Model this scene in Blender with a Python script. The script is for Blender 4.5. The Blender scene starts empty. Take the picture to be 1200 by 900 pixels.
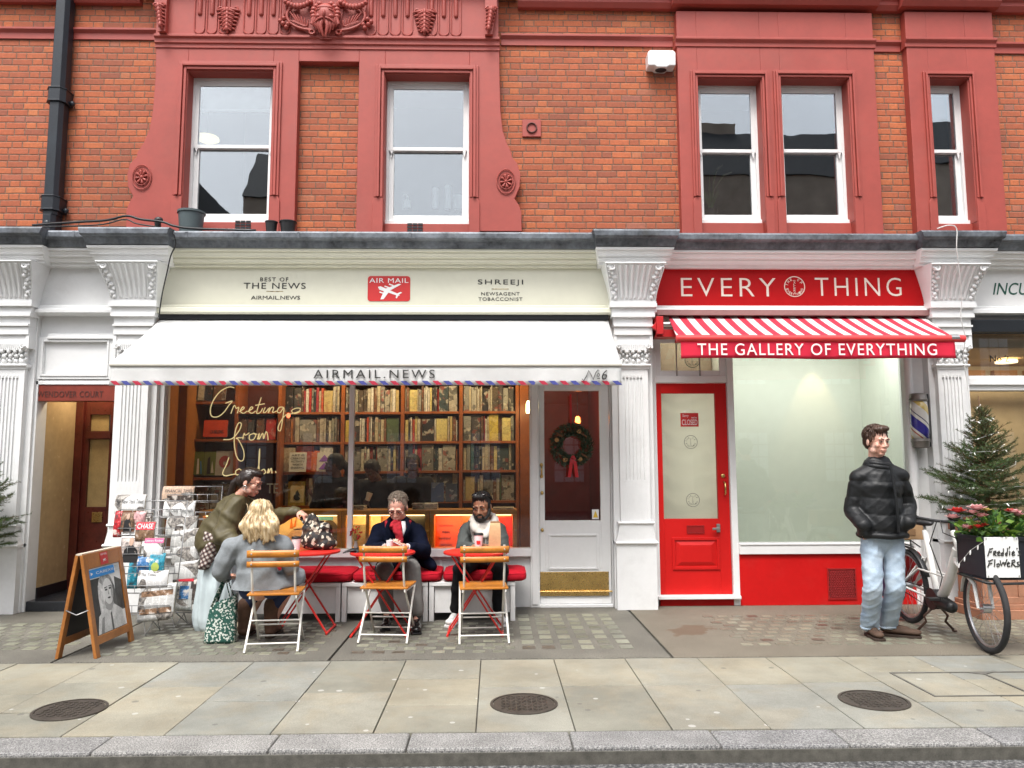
import bpy, bmesh, math, random
import numpy as np
from mathutils import Vector, Matrix, noise, Euler
rad = math.radians
SC = bpy.context.scene
COL = SC.collection
rng = random.Random(7)

# ------------------------------------------------------------------ camera
CAM = np.array([0.0, -7.9, 1.45])
YAW, PITCH, ROLL, FPX = rad(1.284), rad(6.069), rad(-0.1626), 900.0
_f = np.array([math.sin(YAW)*math.cos(PITCH), math.cos(YAW)*math.cos(PITCH), math.sin(PITCH)])
_r = np.array([math.cos(YAW), -math.sin(YAW), 0.0])
_u = np.cross(_r, _f)
_rt = math.cos(ROLL)*_r + math.sin(ROLL)*_u
_up = -math.sin(ROLL)*_r + math.cos(ROLL)*_u
cam = bpy.data.cameras.new("camera")
cam.sensor_width = 36.0
cam.lens = FPX/1200*36
cam.clip_end = 500
cam.clip_start = 0.05
camo = bpy.data.objects.new("camera", cam)
COL.objects.link(camo)
camo.matrix_world = Matrix(((_rt[0], _up[0], -_f[0], CAM[0]), (_rt[1], _up[1], -_f[1], CAM[1]),
                            (_rt[2], _up[2], -_f[2], CAM[2]), (0, 0, 0, 1)))
SC.camera = camo

# ------------------------------------------------------------------ world, sun, exposure
world = bpy.data.worlds.new("World")
SC.world = world
world.use_nodes = True
wt = world.node_tree
bg = wt.nodes["Background"]
sky = wt.nodes.new("ShaderNodeTexSky")
sky.sky_type = 'NISHITA'
sky.sun_disc = False
SUN_EL, SUN_AZ = 62, 200
sky.sun_elevation = rad(SUN_EL)
sky.sun_rotation = rad(SUN_AZ)
sky.air_density = 1.0
sky.dust_density = 4.0
hs = wt.nodes.new("ShaderNodeHueSaturation")
hs.inputs["Saturation"].default_value = 0.30
wt.links.new(sky.outputs[0], hs.inputs["Color"])
wt.links.new(hs.outputs[0], bg.inputs["Color"])
bg.inputs["Strength"].default_value = 0.15
sl = bpy.data.lights.new("sun", 'SUN')
sl.energy = 1.4
sl.angle = rad(22)
sl.color = (1.0, 0.97, 0.93)
sun = bpy.data.objects.new("sun", sl)
COL.objects.link(sun)
# towards-sun vector: azimuth clockwise from +Y
az, el = rad(SUN_AZ), rad(SUN_EL)
dv = Vector((math.sin(az)*math.cos(el), math.cos(az)*math.cos(el), math.sin(el)))
sun.rotation_euler = dv.to_track_quat('Z', 'Y').to_euler()
sun.location = (0, -10, 20)
vs = SC.view_settings
SC.display_settings.display_device = 'sRGB'
vs.view_transform = 'Standard'
vs.look = 'None'
vs.exposure = 1.15
vs.gamma = 1.0
vs.use_curve_mapping = False
SC.render.engine = 'CYCLES'
SC.cycles.use_denoising = True
SC.cycles.max_bounces = 7
SC.cycles.diffuse_bounces = 3
SC.cycles.glossy_bounces = 3
SC.cycles.transmission_bounces = 4
SC.cycles.transparent_max_bounces = 10
SC.cycles.sample_clamp_indirect = 6.0
SC.cycles.caustics_reflective = False
SC.cycles.caustics_refractive = False

# ------------------------------------------------------------------ photo pixel -> point of the place
def ray(px, py):
    return _f*FPX + _rt*(px-600.0) - _up*(py-450.0)
def P(px, py, Y=0.0):
    "point on the vertical plane at depth Y seen at a photo pixel"
    d = ray(px, py); t = (Y-CAM[1])/d[1]
    return CAM + d*t
def G(px, py, z=0.0):
    "point on the horizontal plane z"
    d = ray(px, py); t = (z-CAM[2])/d[2]
    return CAM + d*t
def XX(px, py, Y): return float(P(px, py, Y)[0])
def ZZ(px, py, Y): return float(P(px, py, Y)[2])
def B(x0, y0, x1, y1, Y):
    "box of a facade rectangle: X0, X1, Zbottom, Ztop"
    my, mx = (y0+y1)/2, (x0+x1)/2
    return XX(x0, my, Y), XX(x1, my, Y), ZZ(mx, y1, Y), ZZ(mx, y0, Y)

# ------------------------------------------------------------------ materials
MATS = {}
class NT:
    def __init__(s, name):
        s.m = bpy.data.materials.new(name); s.m.use_nodes = True
        s.t = s.m.node_tree; s.N = s.t.nodes; s.L = s.t.links
        s.b = s.N["Principled BSDF"]; s.out = s.N["Material Output"]
    def n(s, typ, **kw):
        x = s.N.new("ShaderNode"+typ)
        for k, v in kw.items():
            if k[0] == '_': setattr(x, k[1:], v)
            else:
                s.put(x.inputs[k.replace('__', ' ')], v)
        return x
    def put(s, sock, v):
        if hasattr(v, 'is_output') and v.is_output: s.L.new(v, sock)
        elif hasattr(v, 'outputs'): s.L.new(v.outputs[0], sock)
        else:
            if isinstance(v, (tuple, list)) and len(v) == 3 and sock.type == 'RGBA': v = (*v, 1)
            sock.default_value = v
    def math(s, op, a, b=None, c=None, clamp=False):
        x = s.N.new("ShaderNodeMath"); x.operation = op; x.use_clamp = clamp
        s.put(x.inputs[0], a)
        if b is not None: s.put(x.inputs[1], b)
        if c is not None: s.put(x.inputs[2], c)
        return x.outputs[0]
    def mix(s, f, a, b, mode='MIX'):
        x = s.N.new("ShaderNodeMix"); x.data_type = 'RGBA'; x.blend_type = mode
        s.put(x.inputs[0], f); s.put(x.inputs[6], a); s.put(x.inputs[7], b)
        return x.outputs[2]
    def ramp(s, f, stops, interp='LINEAR'):
        x = s.N.new("ShaderNodeValToRGB"); r = x.color_ramp; r.interpolation = interp
        while len(r.elements) < len(stops): r.elements.new(0.5)
        for e, (p, c) in zip(r.elements, stops):
            e.position = p; e.color = (*c, 1) if len(c) == 3 else c
        s.put(x.inputs[0], f)
        return x.outputs[0]
    def noise(s, scale, detail=3, rough=0.55, vec=None, dist=0.0):
        x = s.n("TexNoise", Scale=scale, Detail=detail, Roughness=rough, Distortion=dist)
        s.put(x.inputs["Vector"], vec if vec is not None else s.obj())
        return x.outputs[0]
    def obj(s):
        if not hasattr(s, '_tc'): s._tc = s.N.new("ShaderNodeTexCoord")
        return s._tc.outputs["Object"]
    def pos(s):
        if not hasattr(s, '_ge'): s._ge = s.N.new("ShaderNodeNewGeometry")
        return s._ge.outputs["Position"]
    def island(s):
        s.pos(); return s._ge.outputs["Random Per Island"]
    def rand(s):
        x = s.N.new("ShaderNodeObjectInfo"); return x.outputs["Random"]
    def xyz(s, v):
        x = s.N.new("ShaderNodeSeparateXYZ"); s.put(x.inputs[0], v); return x.outputs
    def comb(s, x, y, z):
        c = s.N.new("ShaderNodeCombineXYZ"); s.put(c.inputs[0], x); s.put(c.inputs[1], y); s.put(c.inputs[2], z); return c.outputs[0]
    def bump(s, h, strength=0.3, dist=0.01):
        x = s.n("Bump", Strength=strength, Distance=dist, Height=h)
        s.L.new(x.outputs[0], s.b.inputs["Normal"])
    def set(s, **kw):
        for k, v in kw.items(): s.put(s.b.inputs[k.replace('__', ' ')], v)
        return s.m

def mat(name, col, rough=0.6, metal=0.0, var=0.12, nscale=9.0, bump=0.0, bscale=60.0, spec=None, coat=0.0, sheen=0.0, grime=0.0):
    "a painted, cloth or stone surface: two scales of mottling, optional fine bump and dirt"
    if name in MATS: return MATS[name]
    k = NT(name)
    n1 = k.noise(nscale, 4); n2 = k.noise(nscale*6.3, 3)
    f = k.math('ADD', k.math('MULTIPLY', n1, 0.65), k.math('MULTIPLY', n2, 0.35))
    lo = tuple(c*(1-var*1.6) for c in col); hi = tuple(min(1, c*(1+var)) for c in col)
    c = k.ramp(f, [(0.30, lo), (0.70, hi)])
    if grime:
        g = k.ramp(k.noise(nscale*0.8, 5, 0.7), [(0.52, (0, 0, 0)), (0.78, (1, 1, 1))])
        c = k.mix(k.math('MULTIPLY', g, grime), c, (0.16, 0.14, 0.11))
    k.set(Base__Color=c, Metallic=metal)
    k.set(Roughness=k.math('ADD', rough-0.06, k.math('MULTIPLY', n2, 0.12)))
    if spec is not None: k.b.inputs["Specular IOR Level"].default_value = spec
    if coat: k.b.inputs["Coat Weight"].default_value = coat
    if sheen: k.b.inputs["Sheen Weight"].default_value = sheen
    if bump: k.bump(k.noise(bscale, 4), bump, 0.006)
    MATS[name] = k.m
    return k.m

def emis(name, col, strength, base=None):
    if name in MATS: return MATS[name]
    k = NT(name)
    k.set(Base__Color=base or col, Emission__Color=col, Emission__Strength=strength, Roughness=0.5)
    MATS[name] = k.m
    return k.m

def glassmat(name, refl=1.0, tint=(1, 1, 1), wav=0.0):
    k = NT(name)
    tr = k.n("BsdfTransparent", Color=tint)
    gl = k.n("BsdfGlossy", Roughness=0.0, Color=(0.95, 0.97, 1.0))
    fr = k.n("Fresnel", IOR=1.5)
    if wav:
        nz = k.noise(1.7, 2, 0.5)
        bp = k.n("Bump", Strength=wav, Distance=0.05, Height=nz)
        k.L.new(bp.outputs[0], gl.inputs["Normal"])
    f = k.math('MINIMUM', k.math('MULTIPLY', fr.outputs[0], refl), 1.0)
    mx = k.n("MixShader"); k.put(mx.inputs[0], f)
    k.L.new(tr.outputs[0], mx.inputs[1]); k.L.new(gl.outputs[0], mx.inputs[2])
    k.L.new(mx.outputs[0], k.out.inputs["Surface"])
    MATS[name] = k.m
    return k.m

# ------------------------------------------------------------------ mesh builder
class MB:
    def __init__(s): s.v = []; s.f = []; s.mi = []; s.cur = 0
    def add(s, vs, fs):
        o = len(s.v); s.v.extend([tuple(map(float, p)) for p in vs])
        for f in fs: s.f.append(tuple(i+o for i in f)); s.mi.append(s.cur)
        return s
    def box(s, x0, x1, y0, y1, z0, z1):
        x0, x1 = min(x0, x1), max(x0, x1); y0, y1 = min(y0, y1), max(y0, y1); z0, z1 = min(z0, z1), max(z0, z1)
        return s.add([(x0, y0, z0), (x1, y0, z0), (x1, y1, z0), (x0, y1, z0), (x0, y0, z1), (x1, y0, z1), (x1, y1, z1), (x0, y1, z1)],
                     [(0, 3, 2, 1), (4, 5, 6, 7), (0, 1, 5, 4), (1, 2, 6, 5), (2, 3, 7, 6), (3, 0, 4, 7)])
    def obox(s, c, hx, hy, hz, M=None):
        M = M if M is not None else Matrix.Identity(3)
        c = Vector(c); pts = []
        for sx, sy, sz in ((-1, -1, -1), (1, -1, -1), (1, 1, -1), (-1, 1, -1), (-1, -1, 1), (1, -1, 1), (1, 1, 1), (-1, 1, 1)):
            pts.append(c + M @ Vector((sx*hx, sy*hy, sz*hz)))
        return s.add(pts, [(0, 3, 2, 1), (4, 5, 6, 7), (0, 1, 5, 4), (1, 2, 6, 5), (2, 3, 7, 6), (3, 0, 4, 7)])
    def bar(s, a, b, w, h, up=(0, 0, 1)):
        "rectangular bar from a to b, w wide across, h along the up side"
        a, b = Vector(a), Vector(b); d = (b-a); L = d.length; d.normalize()
        u = Vector(up)
        if abs(d.dot(u)) > 0.98: u = Vector((0, 1, 0))
        sx = d.cross(u).normalized(); u = sx.cross(d).normalized()
        M = Matrix((sx, d, u)).transposed()
        return s.obox((a+b)/2, w/2, L/2, h/2, M)
    def prism(s, pts, y0, y1):
        "polygon in X,Z (counter-clockwise seen from -Y) extruded from y0 to y1"
        n = len(pts)
        a = sum(pts[i][0]*pts[(i+1) % n][1]-pts[(i+1) % n][0]*pts[i][1] for i in range(n))
        if a < 0: pts = pts[::-1]
        vs = [(x, y0, z) for x, z in pts]+[(x, y1, z) for x, z in pts]
        fs = [tuple(range(n)), tuple(range(2*n-1, n-1, -1))]
        fs += [(i, i+n, (i+1) % n+n, (i+1) % n) for i in range(n)]
        return s.add(vs, fs)
    def prismh(s, pts, z0, z1):
        n = len(pts)
        a = sum(pts[i][0]*pts[(i+1) % n][1]-pts[(i+1) % n][0]*pts[i][1] for i in range(n))
        if a < 0: pts = pts[::-1]
        vs = [(x, y, z0) for x, y in pts]+[(x, y, z1) for x, y in pts]
        fs = [tuple(range(n-1, -1, -1)), tuple(range(n, 2*n))]
        fs += [(i, (i+1) % n, (i+1) % n+n, i+n) for i in range(n)]
        return s.add(vs, fs)
    def mould(s, x0, x1, prof):
        "profile [(y,z)] swept along X"
        n = len(prof)
        a = sum(prof[i][0]*prof[(i+1) % n][1]-prof[(i+1) % n][0]*prof[i][1] for i in range(n))
        if a < 0: prof = prof[::-1]
        vs = [(x0, y, z) for y, z in prof]+[(x1, y, z) for y, z in prof]
        fs = [tuple(range(n-1, -1, -1)), tuple(range(n, 2*n))]
        fs += [(i, (i+1) % n, (i+1) % n+n, i+n) for i in range(n)]
        return s.add(vs, fs)
    def tube(s, pts, r, n=8, closed=False, caps=True, flat=1.0):
        pts = [Vector(p) for p in pts]; m = len(pts)
        rs = r if isinstance(r, (list, tuple)) else [r]*m
        t0 = None; vs = []; fs = []; nrm = None
        for i in range(m):
            if closed: d = pts[(i+1) % m]-pts[i-1]
            else: d = pts[min(i+1, m-1)]-pts[max(i-1, 0)]
            if d.length < 1e-9: d = Vector((0, 0, 1))
            d.normalize()
            if nrm is None:
                nrm = d.orthogonal().normalized()
            else:
                nrm = (nrm - d*nrm.dot(d))
                nrm = nrm.normalized() if nrm.length > 1e-6 else d.orthogonal().normalized()
            b = d.cross(nrm)
            for k in range(n):
                a = 2*math.pi*k/n
                vs.append(pts[i]+(nrm*math.cos(a)+b*math.sin(a)*flat)*rs[i])
        seg = m if closed else m-1
        for i in range(seg):
            j = (i+1) % m
            for k in range(n):
                k2 = (k+1) % n
                fs.append((i*n+k, i*n+k2, j*n+k2, j*n+k))
        if caps and not closed:
            fs.append(tuple(range(n-1, -1, -1))); fs.append(tuple((m-1)*n+k for k in range(n)))
        return s.add(vs, fs)
    def lathe(s, prof, c=(0, 0, 0), n=20, M=None, sy=1.0):
        "profile [(r,z)] turned about Z"
        c = Vector(c); vs = []; fs = []; m = len(prof)
        for r, z in prof:
            for k in range(n):
                a = 2*math.pi*k/n
                p = Vector((r*math.cos(a), r*sy*math.sin(a), z))
                vs.append(c+(M @ p if M is not None else p))
        for i in range(m-1):
            for k in range(n):
                k2 = (k+1) % n
                fs.append((i*n+k, i*n+k2, (i+1)*n+k2, (i+1)*n+k))
        fs.append(tuple(range(n-1, -1, -1))); fs.append(tuple((m-1)*n+k for k in range(n)))
        return s.add(vs, fs)
    def ell(s, c, rx, ry, rz, M=None, n=14, m=9):
        prof = [(max(1e-4, math.sin(math.pi*i/m)), -math.cos(math.pi*i/m)) for i in range(m+1)]
        c = Vector(c); vs = []; fs = []
        for r, z in prof:
            for k in range(n):
                a = 2*math.pi*k/n
                p = Vector((rx*r*math.cos(a), ry*r*math.sin(a), rz*z))
                vs.append(c+(M @ p if M is not None else p))
        for i in range(m):
            for k in range(n):
                k2 = (k+1) % n
                fs.append((i*n+k, i*n+k2, (i+1)*n+k2, (i+1)*n+k))
        fs.append(tuple(range(n-1, -1, -1))); fs.append(tuple(m*n+k for k in range(n)))
        return s.add(vs, fs)
    def cap(s, a, b, ra, rb, n=12, sx=1.0, up=None):
        "tapered capsule; sx squashes it across the 'up' direction"
        a, b = Vector(a), Vector(b); d = b-a
        L = d.length
        if L < 1e-6: return s.ell(a, ra, ra, ra)
        d.normalize()
        nrm = d.orthogonal().normalized()
        if up is not None:
            u = Vector(up); u = u-d*u.dot(d)
            if u.length > 1e-6: nrm = u.normalized()
        bi = d.cross(nrm)
        rings = []
        for i in range(5):
            t = math.pi/2*(1-i/4); rings.append((-ra*math.sin(t), max(1e-4, ra*math.cos(t))))
        for i in range(5):
            t = math.pi/2*(i/4); rings.append((L+rb*math.sin(t), max(1e-4, rb*math.cos(t))))
        vs = []; fs = []
        for z, r in rings:
            for k in range(n):
                an = 2*math.pi*k/n
                vs.append(a+d*z+nrm*(r*sx*math.cos(an))+bi*(r*math.sin(an)))
        m = len(rings)
        for i in range(m-1):
            for k in range(n):
                k2 = (k+1) % n
                fs.append((i*n+k, i*n+k2, (i+1)*n+k2, (i+1)*n+k))
        fs.append(tuple(range(n-1, -1, -1))); fs.append(tuple((m-1)*n+k for k in range(n)))
        return s.add(vs, fs)
    def quad(s, a, b, c, d): return s.add([a, b, c, d], [(0, 1, 2, 3)])
    def sheet(s, fn, nu, nv):
        vs = [fn(i/nu, j/nv) for j in range(nv+1) for i in range(nu+1)]
        fs = [(j*(nu+1)+i, j*(nu+1)+i+1, (j+1)*(nu+1)+i+1, (j+1)*(nu+1)+i) for j in range(nv) for i in range(nu)]
        return s.add(vs, fs)
    def xform(s, M, start=0):
        for i in range(start, len(s.v)): s.v[i] = tuple(M @ Vector(s.v[i]))
        return s
    def build(s, name, material, parent=None, smooth=None, bevel=0.0, local=False, thick=0.0, fixn=False):
        off = wloc(parent) if (parent is not None and not local) else Vector((0, 0, 0))
        me = bpy.data.meshes.new(name)
        me.from_pydata([(x-off.x, y-off.y, z-off.z) for x, y, z in s.v], [], s.f)
        if isinstance(material, (list, tuple)):
            for m_ in material: me.materials.append(m_)
            me.polygons.foreach_set('material_index', s.mi)
        elif material: me.materials.append(material)
        me.update()
        if fixn:
            bm = bmesh.new(); bm.from_mesh(me); bmesh.ops.recalc_face_normals(bm, faces=bm.faces); bm.to_mesh(me); bm.free()
        if smooth:
            me.shade_smooth()
            if smooth < 180: me.set_sharp_from_angle(angle=rad(smooth))
        o = bpy.data.objects.new(name, me); COL.objects.link(o)
        if parent is not None: o.parent = parent
        if bevel:
            bv = o.modifiers.new("bevel", 'BEVEL'); bv.width = bevel; bv.segments = 2; bv.limit_method = 'ANGLE'; bv.angle_limit = rad(40)
        if thick:
            so = o.modifiers.new("thick", 'SOLIDIFY'); so.thickness = thick; so.offset = 0
        return o

def wloc(o):
    v = Vector((0, 0, 0))
    while o is not None: v += o.location; o = o.parent
    return v
def tag(o, label=None, cat=None, group=None, kind=None):
    if label: o['label'] = label
    if cat: o['category'] = cat
    if group: o['group'] = group
    if kind: o['kind'] = kind
    return o
def thing(name, label, cat, loc=(0, 0, 0), rz=0.0, group=None):
    o = bpy.data.objects.new(name, None); COL.objects.link(o)
    o.empty_display_size = 0.1
    o.location = loc; o.rotation_euler = (0, 0, rz)
    return tag(o, label, cat, group)
def struct(o): o['kind'] = 'structure'; return o
def copy_tree(o, parent=None):
    c = o.copy(); COL.objects.link(c)
    if parent is not None: c.parent = parent
    for ch in list(o.children): copy_tree(ch, c)
    return c
def text_mesh(s, x0, x1, z0, z1, shear=0.0, spacing=1.0, bold=0.0):
    "text outlines (flat) fitted to a box in X,Z; returns MB ready to be given depth"
    cu = bpy.data.curves.new("t", 'FONT'); cu.body = s; cu.size = 1; cu.shear = shear; cu.space_character = spacing; cu.offset = bold
    cu.resolution_u = 4
    ob = bpy.data.objects.new("t", cu)
    me = bpy.data.meshes.new_from_object(ob)
    vs = np.array([v.co[:] for v in me.vertices]) if len(me.vertices) else np.zeros((1, 3))
    lo, hi = vs.min(0), vs.max(0)
    sx = (x1-x0)/max(1e-6, hi[0]-lo[0]); sz = (z1-z0)/max(1e-6, hi[1]-lo[1])
    pts = [(x0+(v[0]-lo[0])*sx, 0, z0+(v[1]-lo[1])*sz) for v in vs]
    fs = [tuple(p.vertices) for p in me.polygons]
    bpy.data.objects.remove(ob); bpy.data.curves.remove(cu); bpy.data.meshes.remove(me)
    return pts, fs
def text(mb, s, box, Y, thick=0.004, shear=0.0, spacing=1.0, bold=0.0):
    "letters standing on the plane y=Y, facing -Y, as slightly raised solids"
    x0, x1, z0, z1 = box
    pts, fs = text_mesh(s, x0, x1, z0, z1, shear, spacing, bold)
    mb.add([(x, Y-thick, z) for x, _, z in pts], fs)
    # sides
    edges = {}
    for f in fs:
        for i in range(len(f)):
            a, b = f[i], f[(i+1) % len(f)]
            if (b, a) in edges: del edges[(b, a)]
            else: edges[(a, b)] = 1
    n = len(pts)
    vs = [(x, Y-thick, z) for x, _, z in pts]+[(x, Y, z) for x, _, z in pts]
    mb.add(vs, [(b, a, a+n, b+n) for a, b in edges])
    return mb
def arc(cx, cz, r, a0, a1, n=12):
    return [(cx+r*math.cos(rad(a0+(a1-a0)*i/n)), cz+r*math.sin(rad(a0+(a1-a0)*i/n))) for i in range(n+1)]
def remesh_obj(mb, name, material, parent, voxel=0.006, smooth_it=4, fac=0.5, disp=None, local=False, zmin=None):
    "one continuous skin round overlapping solids"
    off = wloc(parent) if (parent is not None and not local) else Vector((0, 0, 0))
    me = bpy.data.meshes.new(name)
    me.from_pydata([(x-off.x, y-off.y, z-off.z) for x, y, z in mb.v], [], mb.f)
    bm = bmesh.new(); bm.from_mesh(me); bmesh.ops.recalc_face_normals(bm, faces=bm.faces); bm.to_mesh(me); bm.free()
    o = bpy.data.objects.new(name, me); COL.objects.link(o)
    r = o.modifiers.new("r", 'REMESH'); r.mode = 'VOXEL'; r.voxel_size = voxel; r.adaptivity = 0
    if smooth_it:
        sm = o.modifiers.new("s", 'SMOOTH'); sm.factor = fac; sm.iterations = smooth_it
    dg = bpy.context.evaluated_depsgraph_get()
    ev = o.evaluated_get(dg)
    nm = bpy.data.meshes.new_from_object(ev, preserve_all_data_layers=False, depsgraph=dg)
    o.modifiers.clear(); o.data = nm; nm.name = name
    bpy.data.meshes.remove(me)
    nm.materials.clear(); nm.materials.append(material)
    if disp is not None:
        n = len(nm.vertices)
        co = np.empty(n*3, np.float32); nm.vertices.foreach_get('co', co); co = co.reshape(-1, 3)
        nr = np.empty(n*3, np.float32); nm.vertex_normals.foreach_get('vector', nr); nr = nr.reshape(-1, 3)
        co = co + nr*disp(co+np.array(off), nr)[:, None]
        if zmin is not None: co[:, 2] = np.maximum(co[:, 2], zmin-off.z)
        nm.vertices.foreach_set('co', co.astype(np.float32).ravel()); nm.update()
    nm.shade_smooth()
    if parent is not None: o.parent = parent
    return o
# ------------------------------------------------------------------ materials of the setting
def brick_mat():
    k = NT("brick")
    x, y, z = k.xyz(k.pos())
    CH, S, PD, J = 0.0735, 0.221, 0.331, 0.010
    wob = k.noise(3.0, 2, 0.5, vec=k.pos())
    zz = k.math('ADD', z, k.math('MULTIPLY', wob, 0.012))
    row = k.math('FLOOR', k.math('DIVIDE', zz, CH))
    fz = k.math('SUBTRACT', zz, k.math('MULTIPLY', row, CH))
    sh = k.math('MULTIPLY', k.math('MODULO', k.math('ABSOLUTE', row), 2.0), PD/2)
    rj = k.n("TexWhiteNoise", _noise_dimensions='1D'); k.put(rj.inputs["W"], row)
    xs = k.math('ADD', k.math('ADD', x, 50.0), k.math('ADD', sh, k.math('MULTIPLY', rj.outputs[0], 0.06)))
    per = k.math('FLOOR', k.math('DIVIDE', xs, PD))
    fx = k.math('SUBTRACT', xs, k.math('MULTIPLY', per, PD))
    head = k.math('GREATER_THAN', fx, S)
    cx = k.math('SUBTRACT', fx, k.math('MULTIPLY', head, S))
    w = k.math('SUBTRACT', S, k.math('MULTIPLY', head, S-(PD-S)))
    dx = k.math('MINIMUM', cx, k.math('SUBTRACT', w, cx))
    dz = k.math('MINIMUM', fz, k.math('SUBTRACT', CH, fz))
    d = k.math('MINIMUM', dx, dz)
    rough = k.noise(70, 3, 0.6, vec=k.pos())
    d2 = k.math('ADD', d, k.math('MULTIPLY', k.math('SUBTRACT', rough, 0.5), 0.006))
    joint = k.ramp(d2, [(0.003, (1, 1, 1)), (0.0062, (0, 0, 0))])
    wn = k.n("TexWhiteNoise", _noise_dimensions='3D')
    k.put(wn.inputs["Vector"], k.comb(k.math('ADD', k.math('MULTIPLY', per, 2.0), head), row, 3.0))
    bc = k.ramp(wn.outputs[0], [(0.0, (0.27, 0.055, 0.025)), (0.12, (0.36, 0.072, 0.024)), (0.42, (0.40, 0.076, 0.022)),
                                (0.66, (0.45, 0.092, 0.024)), (0.86, (0.51, 0.122, 0.030)), (0.93, (0.48, 0.10, 0.03)), (0.95, (0.30, 0.085, 0.06)), (1.0, (0.56, 0.16, 0.045))])
    mott = k.ramp(k.noise(45, 4, 0.65, vec=k.pos()), [(0.3, (0.72, 0.70, 0.70)), (0.7, (1.12, 1.1, 1.08))])
    bc = k.mix(1.0, bc, mott, 'MULTIPLY')
    big = k.ramp(k.noise(0.9, 4, 0.6, vec=k.pos()), [(0.3, (0.80, 0.76, 0.76)), (0.7, (1.1, 1.1, 1.1))])
    bc = k.mix(1.0, bc, big, 'MULTIPLY'); bc = k.mix(.18, bc, (.46, .25, .16))
    eff = k.ramp(k.noise(7, 5, 0.75, vec=k.pos()), [(0.66, (0, 0, 0)), (0.80, (1, 1, 1))])
    bc = k.mix(k.math('MULTIPLY', eff, 0.25), bc, (0.55, 0.42, 0.34))
    mc = k.ramp(k.noise(30, 3, 0.6, vec=k.pos()), [(0.3, (0.07, 0.045, 0.03)), (0.7, (0.22, 0.15, 0.10))])
    col = k.mix(joint, bc, mc)
    k.set(Base__Color=col, Roughness=0.85)
    h = k.math('ADD', k.math('MINIMUM', k.math('MULTIPLY', d2, 90.0), 1.0), k.math('MULTIPLY', rough, 0.35))
    k.bump(h, 0.6, 0.008)
    return k.m
M_BRICK = brick_mat()
M_TERRA = mat("red_masonry_paint", (0.35, 0.060, 0.044), 0.55, var=0.10, nscale=2.2, bump=0.15, bscale=90, grime=0.10)
M_WHITE = mat("white_gloss_paint", (0.80, 0.80, 0.79), 0.35, var=0.03, nscale=3, bump=0.05, bscale=120, grime=0.07)
M_WSTUCCO = mat("white_stucco_paint", (0.78, 0.785, 0.78), 0.5, var=0.035, nscale=3, bump=0.12, bscale=140, grime=0.16)
M_CREAM = mat("cream_paint", (0.66, 0.65, 0.53), 0.4, var=0.03, nscale=2, bump=0.05, bscale=140, grime=0.05)
M_SIGNRED = mat("red_sign_paint", (0.44, 0.006, 0.008), 0.45, var=0.05, nscale=2, spec=.2)
M_DOORRED = mat("red_gloss_door_paint", (0.56, 0.010, 0.009), 0.4, var=0.05, nscale=3, spec=.3)
M_RISER = mat("red_riser_paint", (0.56, 0.009, 0.009), 0.5, var=0.07, nscale=3, bump=0.05, grime=0.12, spec=.2)
M_LEAD = mat("lead_sheet", (0.15, 0.165, 0.185), 0.5, metal=0.4, var=0.5, nscale=4, bump=0.7, bscale=9, grime=0.35)
M_BLACK = mat("black_paint", (0.012, 0.013, 0.016), 0.4, var=0.2)
M_INK = mat("dark_sign_ink", (0.025, 0.025, 0.022), 0.5, var=0.1)
M_LETTER = mat("cream_sign_letters", (0.82, 0.74, 0.64), 0.5, var=0.03)
M_BRASS = mat("polished_brass", (0.62, 0.42, 0.16), 0.28, metal=1.0, var=0.15, nscale=8)
M_STEEL = mat("steel", (0.55, 0.55, 0.54), 0.3, metal=1.0, var=0.1)
M_IRON = mat("cast_iron_downpipe", (0.012, 0.017, 0.024), 0.4, var=0.25, nscale=6, bump=0.2, bscale=50)
M_GREENINK = mat("green_sign_ink", (0.01, 0.09, 0.06), 0.5)
M_CABLE_W = mat("white_cable_plastic", (0.72, 0.72, 0.70), 0.4, var=0.05)
M_MARBLE = mat("beige_marble", (0.52, 0.38, 0.21), 0.25, var=0.14, nscale=2.5)
M_MAHOG = mat("dark_red_mahogany", (0.10, 0.018, 0.012), 0.3, var=0.3, nscale=5)
G_SHOP = glassmat("shop_window_glass", 1.15, (0.95, 0.97, 0.96))
G_UP = glassmat("old_sash_glass", 4.2, (0.86, 0.90, 0.90), wav=0.022)

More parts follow.
